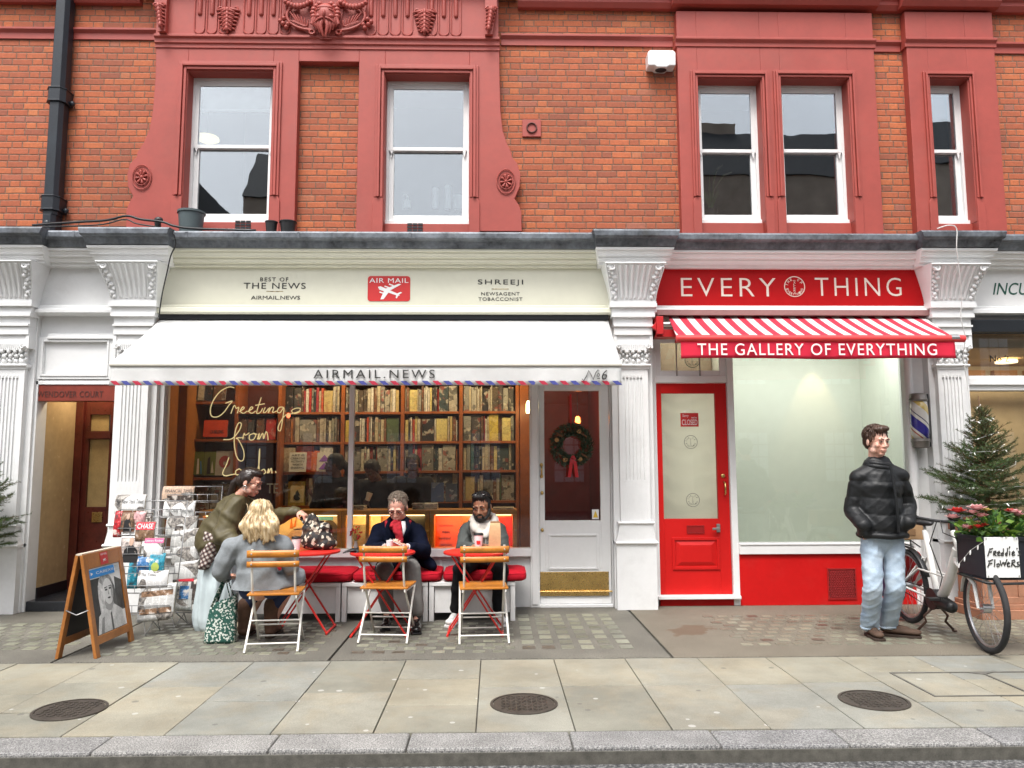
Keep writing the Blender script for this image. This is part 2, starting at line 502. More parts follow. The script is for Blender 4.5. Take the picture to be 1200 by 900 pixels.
# ------------------------------------------------------------------ ground
def asphalt():
    k = NT("asphalt")
    v = k.n("TexVoronoi", Scale=140.0); k.put(v.inputs["Vector"], k.pos())
    n1 = k.noise(55, 4, 0.7, vec=k.pos()); n2 = k.noise(1.3, 4, 0.6, vec=k.pos())
    c = k.ramp(n1, [(0.38, (0.03, 0.03, 0.032)), (0.52, (0.11, 0.11, 0.11)), (0.66, (0.34, 0.34, 0.33))])
    c = k.mix(1.0, c, k.ramp(n2, [(0.3, (0.75, 0.75, 0.75)), (0.7, (1.15, 1.15, 1.15))]), 'MULTIPLY')
    k.set(Base__Color=c, Roughness=0.85)
    k.bump(k.math('ADD', v.outputs[0], n1), 0.7, 0.012)
    return k.m
def stone_slab():
    k = NT("york_stone")
    r = k.island()
    base = k.ramp(r, [(0.0, (0.255, 0.25, 0.205)), (0.22, (0.29, 0.28, 0.225)), (0.45, (0.32, 0.30, 0.23)), (0.62, (0.285, 0.29, 0.26)), (0.8, (0.335, 0.31, 0.235)), (1.0, (0.27, 0.278, 0.25))])
    off = k.comb(k.math('MULTIPLY', r, 31.0), k.math('MULTIPLY', r, 17.0), 0.0)
    va = k.n("VectorMath", _operation='ADD'); k.put(va.inputs[0], k.pos()); k.put(va.inputs[1], off)
    cl = k.noise(2.6, 5, 0.62, vec=va.outputs[0], dist=0.6)
    c = k.mix(k.ramp(cl, [(0.46, (0, 0, 0)), (0.60, (1, 1, 1))]), base, k.mix(0.35, base, (0.33, 0.28, 0.19)))
    sp = k.noise(160, 3, 0.7, vec=k.pos())
    c = k.mix(1.0, c, k.ramp(sp, [(0.3, (0.74, 0.74, 0.74)), (0.7, (1.16, 1.16, 1.16))]), 'MULTIPLY')
    dirt = k.ramp(k.noise(1.1, 6, 0.7, vec=k.pos()), [(0.40, (0.68, 0.68, 0.675)), (0.64, (0.98, 0.98, 0.975))])
    c = k.mix(1.0, c, dirt, 'MULTIPLY')
    v = k.n("TexVoronoi", Scale=9.0); k.put(v.inputs["Vector"], k.pos()); k.put(v.inputs["Randomness"], 1.0)
    gum = k.math('LESS_THAN', v.outputs["Distance"], k.math('MULTIPLY', k.xyz(v.outputs["Color"])[0], 0.22))
    gum = k.math('MULTIPLY', gum, k.math('GREATER_THAN', k.xyz(v.outputs["Color"])[1], 0.62))
    c = k.mix(k.math('MULTIPLY', gum, 0.6), c, k.mix(k.math('GREATER_THAN', k.xyz(v.outputs["Color"])[2], .5), (0.48, 0.48, 0.45), (.09, .088, .08)))
    st = k.ramp(k.noise(5.5, 6, 0.8, vec=k.pos(), dist=1.0), [(0.70, (0, 0, 0)), (0.74, (1, 1, 1))])
    c = k.mix(k.math('MULTIPLY', st, 0.45), c, (0.10, 0.095, 0.08))
    k.set(Base__Color=c, Roughness=k.math('ADD', 0.55, k.math('MULTIPLY', cl, 0.3)))
    k.bump(k.math('ADD', sp, k.noise(18, 3, vec=k.pos())), 0.3, 0.004)
    return k.m
def granite():
    k = NT("granite_kerb")
    r = k.island()
    n = k.noise(130, 4, 0.75, vec=k.pos())
    c = k.ramp(n, [(0.38, (0.07, 0.07, 0.07)), (0.5, (0.22, 0.22, 0.215)), (0.62, (0.40, 0.395, 0.38))])
    c = k.mix(1.0, c, k.ramp(r, [(0, (0.86, 0.86, 0.88)), (1, (1.1, 1.08, 1.05))]), 'MULTIPLY')
    z = k.xyz(k.pos())[2]
    n2 = k.noise(4, 5, 0.7, vec=k.pos())
    low = k.ramp(k.math('ADD', z, k.math('MULTIPLY', n2, 0.03)), [(0.0, (0.42, 0.41, 0.40)), (0.012, (1, 1, 1))])
    c = k.mix(1.0, c, k.ramp(n2, [(0.35, (0.75, 0.75, 0.75)), (0.65, (1.1, 1.1, 1.1))]), 'MULTIPLY')
    k.set(Base__Color=c, Roughness=0.8)
    k.bump(n, 0.5, 0.006)
    return k.m
def concrete():
    k = NT("forecourt_concrete")
    n = k.noise(120, 4, 0.75, vec=k.pos()); n2 = k.noise(1.4, 5, 0.65, vec=k.pos())
    c = k.ramp(n, [(0.36, (0.05, 0.048, 0.042)), (0.5, (0.13, 0.124, 0.108)), (0.66, (0.27, 0.258, 0.225))])
    c = k.mix(1.0, c, k.ramp(n2, [(0.32, (0.66, 0.65, 0.62)), (0.66, (1.12, 1.1, 1.04))]), 'MULTIPLY')
    x, y, z = k.xyz(k.pos())
    dx = k.math('SUBTRACT', x, 1.74); dy = k.math('SUBTRACT', y, -0.95)
    sk = k.math('ADD', dx, k.math('MULTIPLY', dy, -0.55))
    rr = k.math('SQRT', k.math('ADD', k.math('MULTIPLY', k.math('MULTIPLY', sk, sk), 5.0), k.math('MULTIPLY', k.math('MULTIPLY', dy, dy), 3.2)))
    rr = k.math('ADD', rr, k.math('MULTIPLY', k.math('SUBTRACT', k.noise(6, 5, 0.7, vec=k.pos()), 0.5), 1.1))
    st = k.ramp(rr, [(0.33, (1, 1, 1)), (0.40, (0, 0, 0))])
    c = k.mix(k.math('MULTIPLY', st, 0.8), c, (0.075, 0.035, 0.02))
    right = k.math('GREATER_THAN', x, 1.36)
    c = k.mix(k.math('MULTIPLY', right, 0.32), c, (0.20, 0.155, 0.10))
    k.set(Base__Color=c, Roughness=0.8)
    k.bump(n, 0.35, 0.005)
    return k.m
M_ASPH, M_SLAB, M_GRAN, M_CONC = asphalt(), stone_slab(), granite(), concrete()
M_JOINT = mat("dark_joint_mortar", (0.10, 0.095, 0.08), 0.9, var=0.3, nscale=20)

struct(MB().box(-60, 60, -60, -3.762, -0.5, -0.085).build("road", M_ASPH))
struct(MB().box(1.2, 40, -4.06, -3.955, -.09, -.081).build("road_marking", mat("worn_road_paint", (.62, .61, .57), .8, var=.25, nscale=20)))
struct(MB().box(-60, 60, -3.762, 14, -0.5, -0.022).build("ground", M_JOINT))
# kerb stones
mb = MB()
kx = [-30, -14, -8.0]
ks = [G(px, 876)[0] for px in (-180, 113, 316, 476, 672, 848, 1002, 1186, 1380)]
kx = list(np.arange(ks[0]-0.98*28, ks[0]-0.01, 0.98))+ks+list(np.arange(ks[-1]+0.98, ks[-1]+30, 0.98))
for a, b in zip(kx[:-1], kx[1:]):
    mb.box(a+0.003, b-0.003, -3.752, -3.512, -0.2, 0.0+rng.uniform(-0.003, 0.003))
struct(mb.build("kerb", M_GRAN, bevel=0.012))
# york stone slabs: joint lines read at the front and the back of the strip, row lines per column
cols = [(-300, 0), (-200, 0), (-110, 0), (0, 28), (0, 0)]
top = [-260, -150, -55, 25, 120, 210, 297, 387, 475, 563.5, 650, 735, 822, 905, 992, 1085, 1180, 1280]
yA, yB = -1.935, -3.508
xs = [G(t, 776)[0] for t in top]
xs = [xs[0]-0.75*i for i in range(24, 0, -1)]+xs+[xs[-1]+0.75*i for i in range(1, 25)]
mb = MB()
for i, (a, b) in enumerate(zip(xs[:-1], xs[1:])):
    r = random.Random(i*13+5)
    if i % 2: cuts = [r.uniform(.40, .55)]
    else: cuts = [r.uniform(.26, .36), r.uniform(.62, .74)]
    if 34 <= i <= 36: cuts = [0.45]
    ys = [yA]+[yA+(yB-yA)*c for c in cuts]+[yB]
    for y0, y1 in zip(ys[:-1], ys[1:]):
        mb.box(a+0.003, b-0.003, y1+0.004, y0-0.004, -0.05, r.uniform(-0.0025, 0.0025))
struct(mb.build("pavement", M_SLAB, bevel=0.004))
# forecourt in front of the shops, three concrete beds with a dark joint
mb = MB()
j1 = G(845, 735)[0]
beds = [(-40, -3.32), (-3.30, -1.26), (-1.24, 1.335), (1.36, 5.3), (5.33, 40)]
for a, b in beds: mb.box(a, b, -1.905, 0.9, -0.08, 0.0)
struct(mb.build("forecourt", M_CONC, bevel=0.004))
struct(MB().box(-40, 40, -1.938, -1.905, -0.08, -0.006).build("pavement_joint", M_JOINT))
# glass lenses of the pavement lights
def lens_mat():
    k = NT("pavement_glass_lens")
    r = k.island()
    n = k.noise(60, 3, vec=k.pos())
    c = k.ramp(r, [(0, (0.12, 0.12, 0.09)), (0.35, (0.18, 0.18, 0.135)), (0.75, (0.245, 0.245, 0.18)), (0.92, (0.20, 0.205, 0.155)), (0.95, (0.09, 0.075, 0.055)), (1, (0.10, 0.08, 0.06))])
    c = k.mix(1.0, c, k.ramp(n, [(0.3, (0.75, 0.75, 0.75)), (0.7, (1.1, 1.1, 1.1))]), 'MULTIPLY')
    k.set(Base__Color=c, Roughness=0.35); k.bump(n, 0.3, 0.004)
    return k.m
mb = MB(); fr = MB()
def lens_grid(x0, x1, y0, y1, nx, ny, stag, wx=0.62, wy=0.60):
    px, py = (x1-x0)/nx, (y1-y0)/ny
    for j in range(ny):
        for i in range(nx):
            x = x0+px*(i+(0.5 if stag and j % 2 else 0)); y = y0+py*j
            if x+px*wx > x1+px*0.4: continue
            mb.box(x, x+px*wx, y, y+py*wy, -0.05, 0.0035+rng.uniform(-.001, .001))
lens_grid(-3.06, -1.42, -1.72, -0.45, 12, 11, True)
lens_grid(-1.12, 0.14, -1.72, -0.52, 8, 10, True)
lens_grid(0.22, 1.16, -1.62, -0.12, 6, 8, False, 0.66, 0.62)
lens_grid(2.00, 5.0, -1.55, -0.25, 21, 9, True, 0.66, 0.52)
lens_grid(-4.6, -3.45, -1.5, -0.4, 7, 7, True)
o = mb.build("pavement_lights", lens_mat(), bevel=0.003); struct(o)

# inspection cover outline in the pavement at the right
mb = MB()
ax0, ax1, ay0, ay1 = G(1062, 798)[0], G(1062, 798)[0]+1.9, -2.95, -2.42
for a, b, c, d in ((ax0, ax1, ay1, ay1+.014), (ax0, ax1, ay0-.014, ay0), (ax0-.014, ax0, ay0-.014, ay1+.014), (ax0+.62, ax0+.634, ay0, ay1), (ax0+1.26, ax0+1.274, ay0, ay1)):
    mb.box(a, b, c, d, -0.03, 0.0055)
for a in (0.62, 1.26):
    mb.prismh([(ax0+a-.09, ay1-.002), (ax0+a+.09, ay1-.002), (ax0+a, ay1-.05)], -0.03, 0.006)
o = mb.build("inspection_cover", mat("dark_iron_edge", (0.12, 0.115, 0.10), 0.7, var=0.3))
tag(o, "rectangular inspection cover with dark edge strips set flush in the pavement", "cover")

# manhole covers
M_MAN = mat("worn_cast_iron", (0.085, 0.072, 0.06), 0.55, metal=0.5, var=0.3, nscale=12, bump=0.3, bscale=60)
for (px, py, lab) in ((82, 832, "round iron cover in the paving below the sandwich board"), (614, 825, "round iron cover in the paving below the white shop door"),
                      (1024, 821, "round iron cover in the paving below the man in the puffer jacket")):
    c = G(px, py)
    t = thing("manhole_cover", lab, "manhole cover", (c[0], c[1], 0.0), group="round iron covers in the pavement")
    R_ = 0.185
    MB().lathe([(R_+.022, -.03), (R_+.022, .006), (R_+.018, .008), (R_+.004, .008), (R_+.004, -.03)], n=40).build("rim", M_MAN, t, local=True)
    mb = MB().lathe([(R_, -.03), (R_, .0055)], n=40)
    for i in range(-5, 6):
        for j in range(-5, 6):
            x, y = i*.032, j*.032
            if x*x+y*y < (R_-.025)**2:
                mb.obox((x, y, .0065), .0125, .005, .0025, Matrix.Rotation(rad(45 if (i+j) % 2 else -45), 3, 'Z'))
    mb.build("lid", M_MAN, t, local=True)

# ------------------------------------------------------------------ brick building
YB, YS, YW = 0.30, 0.20, 0.36          # brick face, surround face, sash face
bld = thing("brick_building", "orange red brick upper storey with red painted carved window surrounds above the shops", "building", (0, 0.3, 3.9))
def px_rect(mb, x0, y0, x1, y1, Y, d0, d1=None):
    a, b, c, d = B(x0, y0, x1, y1, Y)
    mb.box(a, b, Y, d1 if d1 is not None else Y+d0, c, d)
# openings in the surround plane (px)
OPEN = [(216.3, 83, 317.6, 257), (450, 87, 550, 259), (820, 92, 895, 258), (918, 92, 998, 258), (1094, 92, 1140, 259)]
opn = [B(*o, YS) for o in OPEN]
# brick wall: panels between the openings so the windows are real holes
zb, zt = 3.80, 7.2
mb = MB()
holes = sorted([(a-0.02, b+0.02, c-0.02, d+0.02) for a, b, c, d in opn])
x = -16.0
for a, b, c, d in holes:
    mb.box(x, a, YB, YB+0.35, zb, zt)
    mb.box(a, b, YB, YB+0.35, zb, c); mb.box(a, b, YB, YB+0.35, d, zt)
    x = b
mb.box(x, 18, YB, YB+0.35, zb, zt)
mb.build("wall", M_BRICK, bld)

# surround builder: flat plate with holes made of butted strips, then architrave mouldings
def plate(mb, x0, x1, z0, z1, y0, y1, hs):
    hs = sorted(hs); x = x0
    for a, b, c, d in hs:
        if a > x: mb.box(x, a, y0, y1, z0, z1)
        if c > z0: mb.box(a, b, y0, y1, z0, c)
        if d < z1: mb.box(a, b, y0, y1, d, z1)
        x = b
    if x1 > x: mb.box(x, x1, y0, y1, z0, z1)
def architrave(mb, o, w=0.10, y=YS, steps=((1.0, .022), (.72, .040), (.36, .024))):
    "stepped frame on three sides round an opening"
    a, b, c, d = o
    zl = c+0.26
    for f, p in steps:
        e = w*f
        mb.box(a-e, a-e+w*.30, y-p, y+.001*0, zl, d+e)
        mb.box(b+e-w*.30, b+e, y-p, y, zl, d+e)
        mb.box(a-e+w*.30, b+e-w*.30, y-p-.001, y, d+e-w*.30, d+e)
def reveal(mb, o, y0=YS, y1=YW+.10):
    a, b, c, d = o
    t = .025
    mb.box(a-t, a+.004, y0+.004, y1, c, d-.004); mb.box(b-.004, b+t, y0+.004, y1, c, d-.004); mb.box(a-t, b+t, y0+.004, y1, d-.004, d+t)
zled = 3.87
# carved pair surround on the left with scrolled sides
def scroll_side(sgn):
    pts = [(183, 48), (182, 92), (179, 130), (175, 152), (168, 168), (161, 178), (160, 184), (152, 192), (149, 205), (150, 219), (156, 230), (152, 236), (148, 246), (147.5, 271)]
    if sgn > 0: pts = [(585, 48), (585.5, 92), (586.5, 130), (589, 152), (594, 168), (599, 178), (600, 184), (606.5, 192), (610, 205), (609, 219), (603, 233), (608, 240), (611, 248), (611.5, 271)]
    return [(XX(x, y, YS), ZZ(x, y, YS)) for x, y in pts]
sur = MB()
L = scroll_side(-1); Rr = scroll_side(1)
a1, b1, c1, d1 = opn[0]; a2, b2, c2, d2 = opn[1]
ztop = max(L[0][1], Rr[0][1])
sur.prism(L+[(a1, L[-1][1]), (a1, L[0][1])], YS, YB+.05)
sur.prism(Rr+[(b2, Rr[-1][1]), (b2, Rr[0][1])], YS, YB+.05)
zbk0, zbk1 = ZZ(383, 268, YS), ZZ(383, 72, YS)
xk0, xk1 = XX(347.5, 170, YS), XX(419, 170, YS)
sur.box(a1, b1, YS, YB+.05, d1, ztop-.002); sur.box(a2, b2, YS, YB+.05, d2, ztop-.002)
sur.box(b1, xk0, YS, YB+.05, zled, ztop-.001); sur.box(xk1, a2, YS, YB+.05, zled, ztop-.001)
sur.box(xk0, xk1, YS, YB+.05, zbk1, ztop-.001)
sur.box(a1, b1, YS+.09, YB+.05, zled, c1); sur.box(a2, b2, YS+.09, YB+.05, zled, c2)
for o in opn[:2]: reveal(sur, o); architrave(sur, o)
# little flared feet under the architraves, and cornice strip above
for o in opn[:2]:
    for s_, xx in ((-1, o[0]), (1, o[1])):
        sur.prism([(xx, o[2]+.26), (xx+s_*.09, o[2]+.26), (xx+s_*.115, o[2]+.21), (xx+s_*.115, zled+.01), (xx, zled+.01)], YS-.016, YS)
zc = ZZ(383, 47, YS)
xc0, xc1 = XX(184, 44, YS), XX(584, 44, YS)
sur.mould(xc0-.015, xc1+.015, [(YB, zc-.11), (YS-.012, zc-.11), (YS-.012, zc-.065), (YS-.03, zc-.06), (YS-.03, zc-.012), (YS-.055, zc), (YS-.055, zc+.028), (YB, zc+.028)])
surround = sur.build("window_surround", M_TERRA, bld, bevel=0.005)
# rosettes on the scrolls
for px, py in ((166.5, 208), (593, 213)):
    c = P(px, py, YS)
    mb = MB()
    ring = [(c[0]+.108*math.cos(t)*.92, YS-.012, c[2]+.135*math.sin(t)) for t in np.linspace(0, 2*math.pi, 37)[:-1]]
    mb.tube(ring, .006, 6, closed=True)
    ring = [(c[0]+.072*math.cos(t), YS-.014, c[2]+.088*math.sin(t)) for t in np.linspace(0, 2*math.pi, 31)[:-1]]
    mb.tube(ring, .006, 6, closed=True)
    for q in range(8):
        t = q*math.pi/4+.2
        mb.cap((c[0]+.02*math.cos(t), YS-.014, c[2]+.024*math.sin(t)), (c[0]+.052*math.cos(t), YS-.016, c[2]+.064*math.sin(t)), .007, .016, 8)
    mb.ell((c[0], YS-.016, c[2]), .017, .012, .02)
    mb.build("rosette", M_TERRA, bld, smooth=50)
# frieze with flutes and leaf brackets above the pair
fz0, fz1 = zc+.028, zc+.56
mb = MB()
mb.box(xc0+.0, xc1, YS-.03, YB+.05, fz0, fz1)
mb.mould(xc0-.2, xc1+.2, [(YB, fz1), (YS-.10, fz1), (YS-.14, fz1+.05), (YS-.14, fz1+.12), (YB, fz1+.12)])
step = (xc1-xc0)/28.0
xm = (xc0+xc1)/2
for i in range(28):
    x = xc0+step*(i+.5)
    if abs(x-xm) < .42 or abs(abs(x-xm)-1.02) < .12 or abs(abs(x-xm)-1.62) < .15 or abs(x-xm) > 1.62: continue
    # raised U of a flute: two fillets and an arc, with a tongue above
    w = step*.40
    u = [(x-w, YS-.034, fz1)]+[(x+w*math.cos(t), YS-.034, fz0+.07+w*math.sin(t)) for t in np.linspace(math.pi, 2*math.pi, 9)]+[(x+w, YS-.034, fz1)]
    mb.tube(u, .010, 6)
    mb.cap((x, YS-.03, fz0+.25), (x, YS-.03, fz1), .026, .026, 8)
mb.build("frieze", M_TERRA, bld, smooth=45)
def leaf_bracket(cx, top, h, w, y=YS-.03, lean=0.0):
    mb = MB()
    for q in range(6):
        z = top-h*(q+.3)/6.3; ww = w*(1-.55*q/6)
        for s_ in (-1, 1):
            mb.cap((cx+s_*ww*.2+lean*q, y-.03, z), (cx+s_*ww*.85+lean*q, y-.015, z-h*.10+.02), .018, .010, 8)
            mb.cap((cx+s_*ww*.1+lean*q, y-.045, z-.02), (cx+s_*ww*.5+lean*q, y-.035, z-h*.13), .016, .008, 8)
        mb.ell((cx+lean*q, y-.05, z-.02), .02, .02, .035)
    for s_ in (-1, 1):
        sp = [(cx+s_*(w*.55+.03*math.cos(t)*(1-t/9)), y-.02, top-.01+.03*math.sin(t)*(1-t/9)) for t in np.linspace(0, 7, 16)]
        mb.tube(sp, .011, 6)
    mb.ell((cx+lean*6, y-.03, top-h), .015, .02, .03)
    return mb
zf = fz0
for px in (268, 498):
    c = P(px, 20, YS-.03)
    leaf_bracket(c[0], fz0+.30, .27, .145).build("leaf_bracket", M_TERRA, bld, smooth=60)
for px, s_ in ((187, 1), (579, -1)):
    c = P(px, 20, YS-.03)
    pts = [(c[0]-s_*.03, fz1), (c[0]-s_*.03, fz0+.30), (c[0]+s_*.0, fz0+.16), (c[0]+s_*.02, fz0), (c[0]+s_*.10, fz0), (c[0]+s_*.10, fz1)]
    mb = MB().prism(pts, YS-.10, YS-.028)
    mb2 = leaf_bracket(c[0]+s_*.03, fz0+.30, .27, .06, y=YS-.095, lean=s_*.006)
    o_ = len(mb.v); mb.v += mb2.v; mb.f += [tuple(i+o_ for i in f) for f in mb2.f]; mb.mi += mb2.mi
    mb.build("leaf_bracket", M_TERRA, bld, smooth=60)
# carved bearded head in the middle with scrolls, garlands and pods
c = P(382, 25, YS-.06); hx, hz = c[0], c[2]
mb = MB(); Yh = YS-.05
mb.prism([(hx-.17, hz+.30), (hx-.13, hz-.10), (hx-.05, hz-.20), (hx+.05, hz-.20), (hx+.13, hz-.10), (hx+.17, hz+.30)], YS-.05, YS)
mb.ell((hx, Yh-.03, hz+.05), .105, .09, .14)                 # skull
mb.ell((hx, Yh-.108, hz+.035), .017, .03, .045); mb.ell((hx, Yh-.085, hz+.115), .075, .03, .03)               # nose
mb.ell((hx, Yh-.10, hz+.012), .022, .016, .012)
for s_ in (-1, 1):
    mb.ell((hx+s_*.045, Yh-.09, hz+.085), .04, .025, .014, Matrix.Rotation(s_*.35, 3, 'Y'))   # brow
    mb.ell((hx+s_*.055, Yh-.08, hz+.015), .032, .03, .03)     # cheek
    mb.ell((hx+s_*.04, Yh-.088, hz+.06), .017, .012, .010)    # eye
    mb.tube([(hx+s_*.01, Yh-.115, hz-.015), (hx+s_*.05, Yh-.11, hz-.03), (hx+s_*.085, Yh-.09, hz-.06)], [.011, .013, .006], 8)  # moustache
    for q in range(5):                                        # beard locks
        x0 = hx+s_*(.018+.021*q)
        mb.tube([(x0, Yh-.09+.008*q, hz-.03+.012*q), (x0+s_*.015, Yh-.10+.012*q, hz-.10+.01*q), (hx+s_*(.010+.030*q), Yh-.07+.006*q, hz-.21+.040*q)], [.019, .021, .007], 7)
    for q in range(5):                                        # hair curls
        t = .5+q*.35
        mb.ell((hx+s_*.11*math.sin(t), Yh-.045, hz+.07+.12*math.cos(t)), .03, .035, .03)
    mb.tube([(hx+s_*(.14+.05*math.cos(t)*(1-t/10)), Yh-.02, hz+.20+.05*math.sin(t)*(1-t/10)) for t in np.linspace(0, 8, 20)], .014, 6)
    # big C scroll frame
    cs = [(hx+s_*(.10+.30*math.sin(t)), Yh-.015, hz+.06-.17*math.cos(t)) for t in np.linspace(.05, 2.5, 18)]
    mb.tube(cs, .017, 7)
    mb.tube([(hx+s_*(.12+.025*math.cos(t)), Yh-.03, hz-.135+.025*math.sin(t)) for t in np.linspace(0, 6.3, 12)], .012, 6)
    for q in range(9):                                        # swag
        t = q/8
        mb.ell((hx+s_*(.14+.27*t), Yh-.04, hz+.20-.06*math.sin(math.pi*t*.9)+.02*t), .026, .03, .024+.012*math.sin(math.pi*t))
    for q in range(6):                                        # acanthus spray
        t = q/5
        mb.cap((hx+s_*(.17+.12*t), Yh-.02, hz-.06+.05*t), (hx+s_*(.16+.20*t), Yh-.035, hz+.0+.09*t), .014, .006, 7)
        mb.cap((hx+s_*(.17+.12*t), Yh-.02, hz-.06+.05*t), (hx+s_*(.22+.14*t), Yh-.03, hz-.07+.06*t), .012, .006, 7)
    for dx, dz in ((.43, .03), (.47, .0), (.44, -.03), (.40, -.07), (.385, -.035)):
        mb.ell((hx+s_*dx, Yh-.02, hz+dz-.01), .024, .03, .026)
mb.v = [(hx+(x-hx)*(1.22 if abs(x-hx) < .13 else 1.0+.22*.13/abs(x-hx)), y, z_) for x, y, z_ in mb.v]
mb.build("carved_head", M_TERRA, bld, smooth=60)
# plain surrounds at the right
def plain_surround(ops, x0p, x1p, y_eave=14):
    s_ = MB()
    xa, xb = XX(x0p, 150, YS), XX(x1p, 150, YS)
    zt_ = ZZ((x0p+x1p)/2, y_eave, YS)
    plate(s_, xa, xb, zled, zt_, YS, YB+.05, [(a, b, zled, d) for a, b, c, d in ops])
    for o in ops:
        s_.box(o[0], o[1], YS+.09, YB+.05, zled, o[2])
        reveal(s_, o); architrave(s_, o, .085 if len(ops) > 1 else .075)
        for q, xx in ((-1, o[0]), (1, o[1])):
            s_.prism([(xx, o[2]+.26), (xx+q*.07, o[2]+.26), (xx+q*.09, o[2]+.21), (xx+q*.09, zled+.01), (xx, zled+.01)], YS-.016, YS)
    z = ZZ((x0p+x1p)/2, 47, YS)
    s_.mould(xa-.02, xb+.02, [(YB, z-.09), (YS-.012, z-.09), (YS-.012, z-.045), (YS-.04, z-.015), (YS-.04, z+.012), (YB, z+.012)])
    s_.build("window_surround", M_TERRA, bld, bevel=0.005)
    return xa, xb
r1 = plain_surround(opn[2:4], 796, 1029)
r2 = plain_surround(opn[4:5], 1068, 1172)
# string courses on the brick between the surrounds
def course(x0, x1, z):
    return MB().mould(x0, x1, [(YB, z-.10), (YB-.018, z-.10), (YB-.018, z-.03), (YB-.05, z), (YB-.05, z+.022), (YB, z+.022)])
zsl = ZZ(100, 37, YB)
course(-16, xc0-.03, zsl).build("string_course", M_TERRA, bld, bevel=0.003)
course(xc1+.03, r1[0]-.025, ZZ(690, 45, YB)).build("string_course", M_TERRA, bld, bevel=0.003)
course(r1[1]+.025, r2[0]-.025, ZZ(1046, 52, YB)).build("string_course", M_TERRA, bld, bevel=0.003)
course(r2[1]+.025, 18, ZZ(1190, 54, YB)).build("string_course", M_TERRA, bld, bevel=0.003)
# crown moulding at the top of the picture
ze = ZZ(690, 10, YB)
mb = MB()
for a, b, d in ((xc1+.22, r1[0]-.05, 0.0), (r1[0]-.05, r1[1]+.06, .10), (r1[1]+.06, r2[0]-.06, 0.0), (r2[0]-.06, r2[1]+.06, .10), (r2[1]+.06, 18, 0.0), (-16, xc0-.22, 0.0)):
    mb.mould(a, b, [(YB, ze-.03), (YB-.06-d, ze-.03), (YB-.10-d, ze+.02), (YB-.10-d, ze+.06), (YB-.16-d, ze+.10), (YB-.16-d, ze+.2), (YB, ze+.2)])
mb.build("eaves_moulding", M_TERRA, bld, bevel=0.004)
# sash windows
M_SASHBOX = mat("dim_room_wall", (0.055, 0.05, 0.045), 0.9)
def sash_window(o, seed):
    a, b, c, d = o
    fr = MB(); y0 = YW
    fw = .055
    # box frame
    fr.box(a, a+.03, y0, y0+.10, c, d); fr.box(b-.03, b, y0, y0+.10, c, d); fr.box(a+.03, b-.03, y0, y0+.10, d-.04, d); fr.box(a-.0, b+.0, y0-.035, y0+.10, c, c+.05)
    w = fr.build("window", M_WHITE, bld, bevel=0.004)
    zm = c+(d-c)*.525
    s1 = MB()   # lower sash, outer plane behind upper
    ya = y0+.035
    s1.box(a+.03, a+.03+fw, ya, ya+.04, c+.05, zm+.02); s1.box(b-.03-fw, b-.03, ya, ya+.04, c+.05, zm+.02)
    s1.box(a+.03+fw, b-.03-fw, ya, ya+.04, c+.05, c+.05+.075); s1.box(a+.03+fw, b-.03-fw, ya, ya+.04, zm-.02, zm+.02)
    s1.build("lower_sash", M_WHITE, w, bevel=0.004)
    s2 = MB(); yb = y0+.005
    s2.box(a+.03, a+.03+fw*.8, yb, yb+.03, zm-.015, d-.04); s2.box(b-.03-fw*.8, b-.03, yb, yb+.03, zm-.015, d-.04)
    s2.box(a+.03+fw*.8, b-.03-fw*.8, yb, yb+.03, d-.09, d-.04); s2.box(a+.03+fw*.8, b-.03-fw*.8, yb-.002, yb+.03, zm-.018, zm+.022)
    for q, xx in ((-1, a+.06), (1, b-.06)):
        s2.prism([(xx-.018, zm-.015), (xx+.018, zm-.015), (xx+.006*q, zm-.085), (xx-.004*q, zm-.085)], yb, yb+.03)
    s2.build("upper_sash", M_WHITE, w, bevel=0.004)
    MB().box(a+.05, b-.05, ya+.018, ya+.022, c+.08, zm).build("lower_pane", G_UP, w)
    MB().box(a+.05, b-.05, yb+.012, yb+.016, zm, d-.06).build("upper_pane", G_UP, w)
    return w
for i, o in enumerate(opn): sash_window(o, i)
# rooms behind the windows, shallow dark boxes with a pale ceiling
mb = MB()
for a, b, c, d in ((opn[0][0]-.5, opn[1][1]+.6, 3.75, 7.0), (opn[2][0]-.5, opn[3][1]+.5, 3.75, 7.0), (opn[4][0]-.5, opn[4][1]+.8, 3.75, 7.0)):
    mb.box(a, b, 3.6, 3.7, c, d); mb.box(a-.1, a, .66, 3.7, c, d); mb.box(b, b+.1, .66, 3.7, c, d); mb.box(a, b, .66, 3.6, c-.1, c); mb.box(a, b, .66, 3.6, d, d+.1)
struct(mb.build("upper_room_wall", M_SASHBOX))
